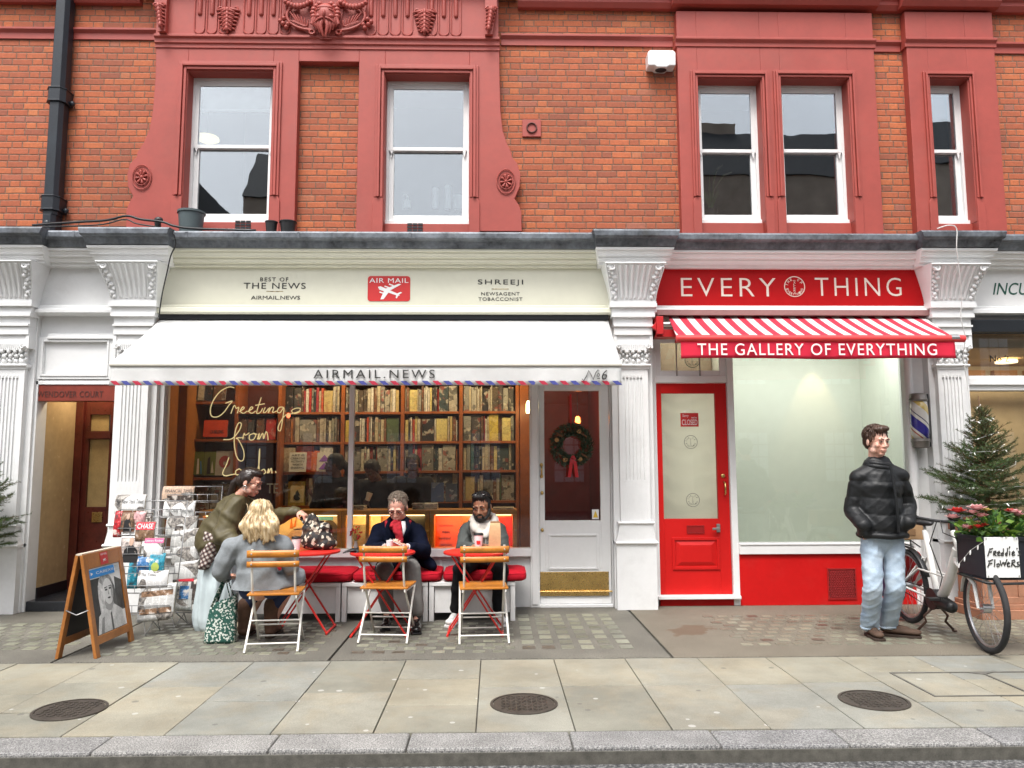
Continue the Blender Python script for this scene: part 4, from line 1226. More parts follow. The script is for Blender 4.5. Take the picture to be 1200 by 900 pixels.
# gallery interior: white box and a blind-coloured back wall
M_GWALL = mat("gallery_white_wall", (0.70, 0.73, 0.66), 0.9, var=.02)
struct(MB().box(gwL-.05, 4.69, 1.70, 1.76, .3, 3.05).build("gallery_wall", M_GWALL))
struct(MB().box(gwL-.05, gwL-.02, .35, 1.70, .3, 3.05).build("gallery_wall", M_GWALL))
struct(MB().box(4.64, 4.69, .35, 1.70, .3, 3.05).build("gallery_wall", M_GWALL))
struct(MB().box(gwL-.05, 4.69, .345, 1.76, .28, .45).build("gallery_floor", M_GWALL))
struct(MB().box(1.55, 4.69, .345, 1.76, 3.0, 3.05).build("gallery_ceiling", M_GWALL))
struct(MB().box(1.6, gwL-.06, .80, .86, 0, 3.05).build("gallery_wall", mat("lobby_wall", (.30, .25, .19), .9)))

# ------------------------------------------------------------------ apartment entrance
apt = thing("apartment_entrance", "recessed apartment entrance with beige stone side wall and dark mahogany door", "entrance", (-4.4, .2, 0))
AA, AB = PIL[0][0]+.215, PIL[1][0]-.215
z0 = zq(358, .06, 80)
MB().box(AA-.02, AB+.02, .08, YB, z0, zcr+.01).build("fascia", M_WSTUCCO, apt)
mb = MB().mould(AA, AB, [(YB, z0), (.05, z0), (.03, z0-.012), (.03, z0-.04), (.0, z0-.05), (.0, z0-.085), (.04, z0-.10), (YB, z0-.10)])
zp1, zp0 = zq(446, .14, 80), 0
mb.box(AA, AB, .15, YB, 2.34, z0-.10)
mb.box(AA+.10, AB, .11, .15, 2.80, 2.83); mb.box(AA+.10, AB, .09, .15, 2.775, 2.80)
a, b, c_, d = B(52, 401, 122, 439, .14)
frame(mb, a-.05, AB-.03, c_-.05, d+.05, a, b+.04, c_, d, .115, .149)
frame(mb, a-.02, b+.06, c_-.02, d+.02, a, b+.04, c_, d, .105, .114)
mb.box(AA, AA+.025, .12, YB, 0, 2.8)
mb.box(AA-.0, AB, .12, YB+.02, 2.30, 2.34)
mb.build("door_surround", M_WSTUCCO, apt, bevel=.003)
a, b, c_, d = B(35, 454.5, 127, 470, .14)
nb = MB().box(AA+.026, AB, .13, .28, c_, 2.299).build("name_board", mat("brick_red_board", (.20, .028, .014), .5, var=.2), apt, bevel=.003)
lett(nb, [("WENDOVER COURT", (44, 458.5, 121, 465.5), 0, 1.1)], .13, mat("board_letter", (.06, .02, .015), .5), "lettering")
# splayed stone wall, step, door
yi = .92
xl0, xl1 = AA+.025, AA+.015
mb = MB()
mb.prismh([(xl0, .30), (xl0-.30, .30), (xl1-.3, yi), (xl1, yi)], .21, 2.6)
mid = (xl0+xl1)/2-.01
mb.build("stone_wall", M_MARBLE, apt)
MB().prismh([(xl0+.012, .301), (xl0-.299, .301), (xl1-.299, yi-.001), (xl1+.012, yi-.001)], .10, .209).build("skirting", M_BLACK, apt)
MB().bar((mid+.001, .30+(yi-.3)*.5, .21), (mid+.001, .30+(yi-.3)*.5, 2.6), .008, .008).build("stone_joint", mat("joint_brown", (.22, .15, .08), .6), apt)
mb = MB().box(-5.2, AB+.06, .14, yi+.3, .0, .10)
mb.build("entrance_step", mat("black_step_tile", (.02, .022, .026), .25), apt, bevel=.006)
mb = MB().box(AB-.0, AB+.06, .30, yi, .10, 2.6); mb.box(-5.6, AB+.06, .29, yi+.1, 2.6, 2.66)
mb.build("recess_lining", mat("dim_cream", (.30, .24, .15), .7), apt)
# mahogany door with blinded panes
ya = yi
p1 = B(102, 515, 126, 594, ya); p2 = B(102, 486, 126, 505, ya)
xr = -4.05
mb = MB()
mb.box(-5.7, p1[0], ya, ya+.06, .1, 2.6); mb.box(p1[1], xr+.3, ya, ya+.06, .1, 2.6)
mb.box(p1[0], p1[1], ya, ya+.06, .1, p1[2]); mb.box(p1[0], p1[1], ya, ya+.06, p1[3], p2[2]); mb.box(p1[0], p1[1], ya, ya+.06, p2[3], 2.6)
mb.box(xl1, XX(96, 560, ya), ya-.04, ya, .1, 2.6)
mb.box(p1[0]-.02, p1[1]+.02, ya-.02, ya, p1[3]+.01, p2[2]-.01)
ad = mb.build("door", M_MAHOG, apt, bevel=.003)
mb = MB(); mb.box(p1[0], p1[1], ya+.035, ya+.045, p1[2], p1[3]); mb.box(p2[0], p2[1], ya+.035, ya+.045, p2[2], p2[3])
mb.build("curtained_pane", mat("curtain_yellow", (.42, .30, .13), .6, var=.15), ad)
q = B(108, 600, 120, 612, ya)
MB().box(q[0], q[1], ya-.012, ya-.001, q[2], q[3]).build("letter_plate", M_BRASS, ad, bevel=.003)

# ------------------------------------------------------------------ neighbour shop at the right edge
nb = thing("neighbour_shopfront", "white neighbouring shopfront cut by the right edge, green italic name on its sign band", "shopfront", (6.0, .2, 0))
RA, RB = PIL[3][0]+.215, 9.0
nf, nz0 = fascia(RA-.02, RB, M_WHITE, M_WHITE, nb, y=.06)
lett(nf, [("INCU", (1163, 331.5, 1206, 345.5), .28, 1.0)], .06, M_GREENINK)
a, b, c_, d = B(1142, 458, 1200, 470, .22)
zt0, zt1 = zq(441, .2, 1180), zq(393, .2, 1180)
zw1 = zq(458, .2, 1180)
mb = MB()
mb.box(RA, RA+.02, .15, .30, 0, nz0+.02)
mb.box(RA+.02, RB, .12, .30, zt1+.10, nz0+.02)
mb.box(RA+.02, RB, .14, .30, zw1, zt0); mb.box(RA+.02, RB, .11, .14, zt0-.10, zt0-.03)
mb.box(RA+.02, RB, .15, .30, .0, .50); mb.box(RA+.02, RB, .12, .30, .50, .56)
mb.box(RA+.02, RB, .145, .15, .05, .12); mb.box(RA+.02, RB, .145, .15, .40, .45)
mb.build("window_frame", M_WHITE, nb, bevel=.004)
mb = MB().box(RA-.0, RB, -.02, .12, zt1, zt1+.13); mb.tube([(RA+.01, .03, zt1+.06), (RB, .03, zt1+.06)], .05, 12)
mb.build("blind_box", mat("black_blind_box", (.015, .018, .022), .3), nb, bevel=.004)
p_ = MB().box(RA+.02, RB, .20, .206, zt0, zt1).build("transom_pane", G_SHOP, nb)
lett(p_, [("No 2", (1160, 416.5, 1182, 424))], .199, M_INK)
MB().box(RA+.02, RB, .20, .206, .56, zw1).build("window_pane", G_SHOP, nb)
M_WARM = mat("warm_cream_wall", (.56, .43, .27), .8, var=.06)
struct(MB().box(4.8, 9.1, 1.9, 2.0, 0, 3.2).build("neighbour_wall", M_WARM))
struct(MB().box(4.8, 9.1, .32, 1.9, 2.72, 2.8).build("neighbour_ceiling", M_WARM))
struct(MB().box(4.8, 9.1, .32, 1.9, -.05, .05).build("neighbour_floor", M_DKWOOD))
struct(MB().box(4.7, 4.8, .32, 2.0, 0, 3.2).build("neighbour_wall", M_WARM))
mb = MB()
for i in range(9):
    mb.box(5.2+i*.42, 5.5+i*.42, 1.82, 1.9, 2.50, 2.66)
mb.box(5.0, 9, 1.5, 1.56, 2.36, 2.44)
mb.build("picture_rail", mat("orange_wood", (.45, .2, .06), .5), nb)
# room core of the building, so nothing shows through from the side
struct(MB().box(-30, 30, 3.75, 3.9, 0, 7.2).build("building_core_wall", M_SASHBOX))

# ------------------------------------------------------------------ street behind the viewer, mirrored in the glass
def opp_brick():
    k = NT("opposite_brick")
    n = k.noise(2.0, 4)
    k.set(Base__Color=k.ramp(n, [(.3, (.32, .26, .21)), (.7, (.46, .38, .31))]), Roughness=.9)
    return k.m
M_OPP = opp_brick(); M_OPPW = mat("opposite_window_dark", (.80, .82, .84), .2); M_SLATE = mat("slate_roof", (.035, .037, .042), .7, var=.2)
def opposite(x0, x1, h, lab, gable=False, seed=0):
    y = -17.5
    t = thing("opposite_house", lab, "building", ((x0+x1)/2, y, 0))
    mb = MB().box(x0, x1, y-8, y, -.08, h)
    mb.box(x0+.4, x0+1.8, y-3, y-1.5, h, h+2.6)
    mb.build("wall", M_OPP, t)
    if gable: MB().prism([(x0, h), (x1, h), ((x0+x1)/2, h+3.4)], y-8, y-.2).build("roof", M_SLATE, t)
    else: MB().mould(x0, x1, [(y+.1, h), (y-1.5, h+2.2), (y-8, h+2.2), (y-8, h)]).build("roof", M_SLATE, t)
    n = max(1, int((x1-x0)/2.4)); w_ = (x1-x0)/n
    for r_ in range(int(h/3.3)):
        for i in range(n):
            cx = x0+w_*(i+.5); zz = .9+r_*3.3
            mb = MB()
            for q in range(3):
                for s_ in range(4):
                    mb.box(cx-.5+q*.34, cx-.5+q*.34+.3, y, y+.02, zz+s_*.42, zz+s_*.42+.38)
            mb.build("window", M_OPPW, t)
opposite(-24, -11.3, 10.0, "dark brick terrace across the road, mirrored at the left of the leftmost upstairs window")
opposite(-8.8, -7.4, 10.8, "narrow brick stack across the road, mirrored at the right of the leftmost upstairs window")
opposite(-7.3, 6.7, 6.2, "low dark building across the road, mirrored faintly in the newsagent's window")
opposite(7.3, 13.2, 11.7, "tall brick house across the road, mirrored in the paired upstairs windows")
opposite(13.4, 26, 12.2, "dark house across the road, mirrored in the narrow upstairs window at the right")
# ------------------------------------------------------------------ awnings
M_AWN = fabric("white_awning_canvas", (.78, .78, .765), .22, .11, .4)
M_AWNBAR = mat("cream_awning_bar", (.62, .60, .53), .4, var=.04)
aw = thing("white_awning", "wide white canvas awning with airmail striped hem over the newsagent window", "awning", (-1.15, -.4, 2.2))
ab = P(400, 372.5, .10); af0 = P(400, 426.5, -.85); af1 = P(400, 452, -.85)
xf0, xf1 = XX(131, 440, -.85), XX(727.5, 440, -.85)
xb0, xb1 = XX(190, 376, .10), XX(712, 376, .10)
def slope(u, v):
    x = (xf0+(xf1-xf0)*u)*(1-v)+(xb0+(xb1-xb0)*u)*v
    sag = -.018*math.sin(math.pi*v)-.004*math.sin(u*23)*math.sin(math.pi*v)
    return (x, -.85+.95*v, af0[2]+.03+(ab[2]-af0[2]-.03)*v+sag)
MB().sheet(slope, 60, 12).build("canopy", M_AWN, aw, smooth=180, thick=.006)
mb = MB().mould(xf0-.005, xf1+.005, [(-.90, af0[2]-.028), (-.905, af0[2]-.01), (-.895, af0[2]+.012), (-.86, af0[2]+.03), (-.82, af0[2]+.03), (-.82, af0[2]-.028)])
mb.build("front_bar", M_AWNBAR, aw, bevel=.006)
vz0, vz1 = af1[2], af0[2]-.024
vy = -.885
vl = MB().sheet(lambda u, v: (xf0+(xf1-xf0)*u, vy-.006*math.sin(u*31)*(1-v)-.004*math.sin(u*83+1)*(1-v), vz0+(vz1-vz0)*v), 90, 4).build("valance", M_AWN, aw, smooth=180, thick=.005)
for cc, ph in (((.42, .02, .05), 0), ((.06, .07, .28), 1)):
    mb = MB(); n = 48; st = (xf1-xf0)/n
    for i in range(n):
        if i % 2 != ph: continue
        x = xf0+st*(i+.2)
        uu = (x-xf0)/(xf1-xf0); y = vy-.006*math.sin(uu*31)-.004*math.sin(uu*83+1)-.0065
        mb.prism([(x+.03, vz0+.004), (x+.03+st*.55, vz0+.004), (x+st*.55-.01, vz0+.040), (x-.01, vz0+.040)], y-.001, y+.001)
    mb.build("red_hem_dashes" if ph == 0 else "blue_hem_dashes", mat("hem_red" if ph == 0 else "hem_blue", cc, .8), vl)
lett(vl, [("AIRMAIL.NEWS", (367.5, 433.3, 509.5, 443.3), 0, 1.3, -.003)], vy-.013, M_INK)
def pxpts(L, Y): return [(P(x, y, Y)[0], Y, P(x, y, Y)[2]) for x, y in L]
mb = MB()
for st in ([(682, 444), (684, 446), (687, 441), (690, 434), (693, 440), (695, 445), (698, 437), (701, 433), (702, 435)],):
    mb.tube(pxpts(st, vy-.014), .004, 5)
mb.build("number_script", M_INK, vl)
lett(vl, [("o", (699.5, 437.5, 702.8, 441.5), .2), ("6", (705, 433.5, 711.5, 445), .25)], vy-.013, M_INK)
MB().box(*B(699.5, 443, 703, 443.9, vy)[:2], vy-.015, vy-.011, *B(699.5, 443, 703, 443.9, vy)[2:]).build("number_rule", M_INK, vl)
mb = MB().box(xb0, xb1, .02, .17, ab[2]-.03, zf0+.0)
mb.build("roller_box", M_BLACK, aw)
mb = MB()
for x in (xf0+.5, xf1-.5):
    mb.bar((x, .1, 2.62), (x-.55*(1 if x < 0 else -1)*-1, -.35, 2.48), .03, .04); mb.bar((x-.55*(1 if x < 0 else -1)*-1, -.35, 2.48), (x, -.84, af0[2]), .03, .04)
mb.build("folding_arm", M_AWNBAR, aw)

def stripes():
    k = NT("red_white_stripe_canvas")
    x, y, z = k.xyz(k.pos())
    w = k.math('FRACT', k.math('DIVIDE', k.math('ADD', x, 10.03), .1555))
    c = k.mix(k.math('GREATER_THAN', w, .5), (.62, .035, .07), (.84, .82, .80))
    c = k.mix(1.0, c, k.ramp(k.noise(6, 4), [(.3, (.90, .90, .90)), (.7, (1, 1, 1))]), 'MULTIPLY')
    k.set(Base__Color=c, Roughness=.85)
    tl = k.n("BsdfTranslucent", Color=c); mx = k.n("MixShader"); mx.inputs[0].default_value = .25
    k.L.new(k.b.outputs[0], mx.inputs[1]); k.L.new(tl.outputs[0], mx.inputs[2]); k.L.new(mx.outputs[0], k.out.inputs["Surface"])
    return k.m
M_AWRED = fabric("red_awning_canvas", (.72, .018, .055), .2, .05)
M_BARRED = mat("red_awning_bar", (.70, .05, .05), .35, var=.05)
ra = thing("striped_awning", "red and white striped awning with a lettered red valance over the gallery window", "awning", (3.1, -.3, 2.4))
Yr = -.60
rx0, rx1 = XX(797, 400, Yr), XX(1117, 400, Yr)
bx0, bx1 = XX(783, 371, .12), XX(1082, 371, .12)
zr = ZZ(950, 397, Yr); zb_ = ZZ(930, 370, .12)
MB().sheet(lambda u, v: ((rx0-.03+(rx1-rx0+.03)*u)*(1-v)+(bx0+(bx1-bx0)*u)*v, Yr+(.12-Yr)*v, zr+.02+(zb_-zr-.02)*v-.012*math.sin(math.pi*v)), 70, 10).build("canopy", stripes(), ra, smooth=180, thick=.006)
e0, e1 = XX(793, 398, Yr), XX(1129, 398, Yr)
mb = MB().tube([(e0, Yr-.012, zr), (e1, Yr-.012, zr)], .035, 14); mb.ell((e0, Yr-.012, zr), .012, .036, .036)
mb.build("front_bar", M_BARRED, ra, smooth=50)
MB().tube([(e1-.14, Yr-.012, zr+.004), (e1-.06, Yr-.012, zr+.004)], .037, 12).build("bar_clamp", M_STEEL, ra, smooth=50)
rz0 = ZZ(950, 420.5, Yr)
rv = MB().sheet(lambda u, v: (rx0+(rx1-rx0)*u, Yr-.02-.010*math.sin(u*19+.5)*(1-v)-.006*math.sin(u*47)*(1-v), rz0+(zr-.02-rz0)*v+.006*math.sin(u*9)*(1-v)), 90, 5).build("valance", M_AWRED, ra, smooth=180, thick=.005)
lett(rv, [("THE GALLERY OF EVERYTHING", (817.3, 402.5, 1097.7, 416.3), 0, 1.15, .002)], Yr-.036, mat("valance_letter_white", (.85, .78, .76), .7, var=.02))
mb = MB().box(XX(770, 380, .0), bx1+.05, -.02, .14, zb_-.02, zb_+.035)
mb.build("head_rail", mat("pink_grey_rail", (.30, .16, .15), .5), ra)
k0, k1, k2, k3 = B(768, 372, 793, 395, -.05)
mb = MB().box(k0, k0+.07, -.12, .12, k2+.02, k3); mb.box(k0, k1+.03, -.06, .10, k2, k2+.08); mb.prism([(k0-.05, k2+.10), (k0, k2+.06), (k0, k2+.15)], -.10, -.06)
mb.build("wall_bracket", mat("bracket_red", (.50, .012, .015), .4), ra, bevel=.004)
MB().tube([(k0+.08, -.05, k2+.13), (k1-.02, -.05, k2+.13)], .035, 12).build("roller_end", M_STEEL, ra, smooth=50)
mb = MB()
for x in (rx0+.12, rx1-.12):
    s_ = 1 if x < 3 else -1
    mb.bar((x, .10, zb_-.28), (x+s_*.45, -.2, zr+.03), .028, .035); mb.bar((x+s_*.45, -.2, zr+.03), (x, Yr+.01, zr), .028, .035)
mb.build("folding_arm", M_BARRED, ra)

# ------------------------------------------------------------------ lamps inside (each lamp carries its own light) and added fill lights
def area(name, loc, sx, sy, e, col, rot=(0, 0, 0), parent=None):
    l = bpy.data.lights.new(name, 'AREA'); l.shape = 'RECTANGLE'; l.size = sx; l.size_y = sy; l.energy = e; l.color = col
    o = bpy.data.objects.new(name, l); COL.objects.link(o); o.rotation_euler = rot
    if parent: o.parent = parent; o.location = Vector(loc)-wloc(parent)
    else: o.location = loc
    return o
def spot(name, loc, to, e, col, ang, parent=None, blend=.5):
    l = bpy.data.lights.new(name, 'SPOT'); l.energy = e; l.color = col; l.spot_size = rad(ang); l.spot_blend = blend; l.shadow_soft_size = .03
    o = bpy.data.objects.new(name, l); COL.objects.link(o)
    d = Vector(to)-Vector(loc); o.rotation_euler = d.to_track_quat('-Z', 'Y').to_euler()
    if parent: o.parent = parent; o.location = Vector(loc)-wloc(parent)
    else: o.location = loc
    return o
WARM = (1.0, .78, .52)
E_FILL = emis("warm_fill_glow", (1.0, .72, .35), 6.0)
ll = thing("shelf_fill_bar", "slim ceiling light bar above the newsagent's bookshelves, behind the window", "light", (-1.2, 1.1, 2.93))  # unseen bar added to carry the light on the shelves
MB().box(-3.2, .6, 1.07, 1.13, 2.92, 2.98).build("bar", M_BLACK, ll)
MB().box(-3.2, .6, 1.075, 1.125, 2.915, 2.919).build("diffuser", E_FILL, ll)
area("shelf_light", (-1.2, 1.1, 2.905), 3.8, .10, 19, WARM, (rad(22), 0, 0), ll)
area("room_light", (.85, 2.2, 2.9), .6, .6, 3.5, (1, .45, .25))
for px, py, lab, col, nm in ((619.5, 477, "pale yellow glass pendant lamp at the right edge of the bookshelves", (1.0, .80, .35), "pendant_lamp"), (677, 492, "small orange lamp glowing behind the white door's glass", (1.0, .22, .05), "pendant_lamp")):
    Yp = 1.25 if px < 650 else 1.9
    c = P(px, py, Yp); t = thing(nm, lab, "lamp", (c[0], Yp, c[2]))
    h = .075 if px < 650 else .045
    MB().lathe([(.03, -h), (.034, -h*.5), (.03, h*.6), (.016, h)], (0, 0, 0), 14).build("shade", emis("pendant_glow_%d" % int(px), col, 4.0), t, local=True, smooth=50)
    MB().tube([(0, 0, h), (0, 0, 2.98-c[2])], .004, 6).build("cord", M_BLACK, t, local=True)
    l = bpy.data.lights.new("pendant_light", 'POINT'); l.energy = 2.5; l.color = col; l.shadow_soft_size = .05
    o = bpy.data.objects.new("pendant_light", l); COL.objects.link(o); o.parent = t; o.location = (0, -.12, 0)
c = P(338, 487, .9); t = thing("pendant_lamp", "tiny red bulb hanging behind the painted script in the window", "lamp", tuple(c))
MB().ell((0, 0, 0), .022, .022, .028).build("bulb", emis("red_bulb", (1, .12, .05), 2.5), t, local=True, smooth=180)
MB().tube([(0, 0, .02), (0, 0, 2.98-c[2])], .003, 5).build("cord", M_BLACK, t, local=True)
# gallery downlight, added gallery and lobby fills, neighbour's ceiling light
c = P(963, 430, 1.4); t = thing("downlight", "small ceiling downlight throwing a cone on the gallery's pale wall", "light", (c[0], 1.45, 2.99))
MB().lathe([(.05, -.01), (.05, .0), (.03, .005)], (0, 0, 0), 16).build("rim", M_WHITE, t, local=True)
spot("downlight_beam", (c[0], 1.45, 2.96), (c[0], 1.62, 2.2), 8, (1, .66, .35), 46, t, .35)
area("gallery_fill", (3.55, .85, 2.97), 1.9, .8, 21, (1, .99, .93), (rad(12), 0, 0), t)  # unseen area light added to light the gallery wall evenly
area("blind_fill", (2.1, .70, 1.5), .6, 1.6, 2.6, (1, .95, .85), (rad(90), 0, rad(180)), t)  # unseen fill added behind the door blind to brighten it
area("transom_fill", (2.1, .38, 2.95), .5, .05, 2.0, (1, .90, .72), (rad(30), 0, 0), t)  # unseen fill added to lift the lobby wall seen through the transom
t = thing("ceiling_light", "warm ceiling light inside the neighbouring shop behind the fir tree", "light", (6.2, 1.2, 2.7))
MB().lathe([(.12, -.03), (.12, .0), (.05, .01)], (0, 0, 0), 16).build("rim", emis("soft_lamp", (1, .8, .5), .9), t, local=True)
area("neighbour_tube", (6.0, .95, 2.66), 2.4, .5, 15, (1, .85, .62), (rad(15), 0, 0), t)
area("entrance_tube", (-4.45, .65, 2.55), .3, .3, 4, (1, .82, .55), (0, 0, 0), apt)

# ------------------------------------------------------------------ bookcases
M_SHELF = mat("orange_brown_shelf_wood", (.34, .095, .022), .35, var=.22, nscale=5)
M_SHELFBACK = mat("dark_red_shelf_back", (.10, .016, .009), .5, var=.2)
Ysh = 1.60
bc = thing("bookcase", "tall orange brown wooden bookcase filled with art books behind the shop window", "bookcase", (-1.1, Ysh, .03))
mb = MB()
vx = [XX(x, 540, Ysh) for x in (327, 400.5, 471, 540, 606.5)]
for x in vx: mb.box(x-.022, x+.022, Ysh, Ysh+.36, .03, 2.75)
mb.box(vx[-1]+.03, XX(621, 540, Ysh), Ysh-.03, Ysh+.36, .03, 2.75)
mb.build("upright", M_SHELF, bc, bevel=.003)
shel = {0: [482.6, 517.8, 552.8, 592], 1: [482.6, 517.5, 552, 588], 2: [482, 517, 551.5, 587], 3: [481.8, 516.7, 551, 587]}
for b_ in range(4):
    mb = MB()
    for py in shel[b_]:
        z_ = ZZ(500, py, Ysh); mb.box(vx[b_]+.0225, vx[b_+1]-.0225, Ysh+.006, Ysh+.35, z_-.03, z_)
    mb.box(vx[b_]+.0225, vx[b_+1]-.0225, Ysh+.006, Ysh+.35, 2.5, 2.53)
    mb.build("shelf", M_SHELF, bc, bevel=.002)
MB().box(vx[0], vx[-1], Ysh+.361, Ysh+.38, .03, 2.75).build("back_panel", M_SHELFBACK, bc)
# left bookcase with lower shelves
bl_ = thing("bookcase", "dark red bookcase with display shelves behind the painted script at the window's left", "bookcase", (-3.0, 1.45, .03))
Yl = 1.45
lx = [XX(x, 540, Yl) for x in (219, 275, 326)]
mb = MB()
for x in lx: mb.box(x-.02, x+.02, Yl, Yl+.36, .03, 2.75)
mb.build("upright", M_SHELF, bl_, bevel=.003)
lsh = {0: [470.5, 514.5, 559.5, 605], 1: [482, 516, 552, 600]}
for b_ in range(2):
    mb = MB()
    for py in lsh[b_]:
        z_ = ZZ(270, py, Yl); mb.box(lx[b_]+.021, lx[b_+1]-.021, Yl+.005, Yl+.35, z_-.03, z_)
    mb.build("shelf", M_SHELF, bl_, bevel=.002)
MB().box(lx[0], lx[-1], Yl+.361, Yl+.38, .03, 2.75).build("back_panel", M_SHELFBACK, bl_)
o = thing("wood_panel", "amber wooden side panel at the left end of the newsagent window", "panel", (-3.35, .9, 0))
a, b = XX(194, 520, .95), XX(217, 520, .95)
MB().box(a-.25, b, .95, 1.0, .03, 2.9).build("board", mat("amber_side_panel", (.30, .10, .018), .3, var=.2, nscale=3), o)

def book_mat(name, cols, pat=.5, seed=0):
    k = NT(name)
    r = k.rand()
    base = k.ramp(r, [(i/len(cols), c) for i, c in enumerate(cols)], 'CONSTANT')
    va = k.n("VectorMath", _operation='ADD'); k.put(va.inputs[0], k.pos()); k.put(va.inputs[1], k.comb(k.math('MULTIPLY', r, 37.0), k.math('MULTIPLY', r, 11.0), k.math('MULTIPLY', r, 23.0)))
    v = k.n("TexVoronoi", Scale=24.0); v.distance = 'CHEBYCHEV'; k.put(v.inputs["Vector"], va.outputs[0])
    cc = k.ramp(k.xyz(v.outputs["Color"])[0], [(0, (.02, .018, .016)), (.3, (.50, .43, .32)), (.5, (.30, .05, .03)), (.66, (.10, .10, .09)), (.82, (.62, .55, .42))], 'CONSTANT')
    n = k.noise(13, 2, .5, vec=va.outputs[0])
    m = k.ramp(n, [(.50, (0, 0, 0)), (.56, (1, 1, 1))])
    c = k.mix(k.math('MULTIPLY', m, pat), base, cc)
    # fine lines of type
    w = k.n("TexWave", Scale=26.0, Distortion=6.0, Detail=2.0); w.bands_direction = 'Z'; k.put(w.inputs["Vector"], va.outputs[0])
    ty = k.math('MULTIPLY', k.math('GREATER_THAN', w.outputs[0], .82), k.math('GREATER_THAN', k.noise(40, 1, vec=va.outputs[0]), .52))
    c = k.mix(k.math('MULTIPLY', ty, .6), c, (.05, .04, .035))
    k.set(Base__Color=c, Roughness=.4)
    return k.m
BK = {'cream': book_mat("book_cream", [(.62, .54, .38), (.55, .45, .28), (.68, .62, .50), (.50, .42, .30)], .35),
      'dark': book_mat("book_dark", [(.03, .027, .024), (.07, .06, .05), (.05, .07, .07), (.10, .07, .045)], .6),
      'grey': book_mat("book_grey", [(.30, .28, .23), (.22, .20, .16), (.40, .36, .28), (.26, .24, .17)], .75),
      'red': book_mat("book_red", [(.45, .03, .02), (.55, .08, .03), (.38, .04, .05)], .25),
      'green': book_mat("book_green", [(.03, .16, .04), (.10, .14, .06), (.04, .10, .08)], .2),
      'blue': book_mat("book_blue", [(.05, .14, .20), (.04, .06, .14), (.10, .20, .22)], .3),
      'yellow': book_mat("book_yellow", [(.62, .45, .08), (.55, .40, .16), (.68, .55, .20)], .25),
      'orange': book_mat("book_orange", [(.68, .14, .02), (.60, .20, .05)], .2),
      'brown': book_mat("book_brown", [(.16, .07, .03), (.22, .10, .05), (.12, .06, .03)], .45)}
COLWORD = {'cream': 'cream', 'dark': 'black', 'grey': 'grey', 'red': 'red', 'green': 'green', 'blue': 'blue', 'yellow': 'yellow', 'orange': 'orange', 'brown': 'brown'}
ORD = ['first', 'second', 'third', 'fourth', 'fifth', 'sixth', 'seventh', 'eighth', 'ninth', 'tenth', 'eleventh', 'twelfth', 'thirteenth', 'fourteenth', 'fifteenth', 'sixteenth']
PAGES = mat("book_page_edge", (.70, .64, .50), .8, var=.05)
def book(x, y, z, w, d, h, colr, lab, lean=0.0, rz=0.0):
    t = thing("book", lab, "book", (x, y, z), rz, "art books on the newsagent's shelves")
    mb = MB(); th = min(.004, w*.2)
    M_ = Matrix.Rotation(lean, 3, 'Y')
    mb.box(-w/2, w/2, 0, th, 0, h); mb.box(-w/2, -w/2+th, th, d, 0, h); mb.box(w/2-th, w/2, th, d, 0, h)
    mb.xform(M_.to_4x4()).build("cover", BK[colr], t, local=True)
    MB().box(-w/2+th, w/2-th, th+.001, d-.006, .004, h-.005).xform(M_.to_4x4()).build("pages", PAGES, t, local=True)
    return t
bays = ["first", "second", "third", "fourth"]
rows = ["top", "second", "third", "lowest"]
br = random.Random(21)
rowcols = {(0, 0): "dark dark red cream grey red cream yellow cream grey grey".split(), (0, 1): "cream brown orange cream brown cream cream grey grey".split(), (0, 2): "cream red orange cream".split(), (0, 3): "dark grey brown".split(),
           (1, 0): "grey dark grey dark cream cream grey cream yellow".split(), (1, 1): "yellow dark cream dark grey dark cream cream green".split(), (1, 2): "cream grey cream cream dark grey cream dark yellow".split(), (1, 3): "dark grey cream dark grey".split(),
           (2, 0): "cream yellow cream grey cream cream dark red dark grey".split(), (2, 1): "yellow dark red cream dark cream cream yellow cream".split(), (2, 2): "grey dark cream grey dark cream grey orange".split(), (2, 3): "blue brown grey dark".split(),
           (3, 0): "grey cream cream cream dark cream dark grey dark dark".split(), (3, 1): "grey dark brown red cream cream brown yellow".split(), (3, 2): "cream green dark cream cream brown dark dark".split(), (3, 3): "cream yellow brown cream grey brown green".split()}
for b_ in range(4):
    for r_ in range(4):
        z_ = ZZ(500, shel[b_][r_], Ysh)+.001
        x = vx[b_]+.03; xe = vx[b_+1]-.03
        cl = rowcols[(b_, r_)]
        if not (b_ == 0 and r_ == 2):
            c2_ = []
            for c_ in cl: c2_ += [c_] if br.random() < .45 else [c_, br.choice(('cream', 'cream', 'yellow', 'grey', 'dark', 'brown', 'red'))]
            cl = c2_[:15]
        ws = [br.uniform(.018, .055) for _ in cl]
        for i in range(len(cl)):
            if cl[i] in ('green', 'grey', 'yellow', 'dark') and br.random() < .4: ws[i] = br.uniform(.13, .19)
        if b_ == 1 and r_ == 1: ws[-1] = .20
        if b_ == 3 and r_ == 3: ws[-1] = .20
        if b_ == 0 and r_ == 2: ws = [.16, .22, .07, .16]
        tot = sum(ws); s_ = min(1.25, (xe-x-.004*len(cl))/tot)
        if b_ == 0 and r_ == 2: s_ = min(1.0, s_)
        for i, (c_, w_) in enumerate(zip(cl, ws)):
            w_ *= s_
            h_ = br.uniform(.26, .325) if r_ < 3 else br.uniform(.24, .33)
            where = "%s from the left on the %s shelf of the bookcase's %s bay" % (ORD[i], rows[r_], bays[b_])
            book(x+w_/2, Ysh+.02+br.uniform(0, .03), z_, w_-.003, br.uniform(.18, .24), h_, c_, "%s book, %s" % (COLWORD[c_], where))
            x += w_+.003
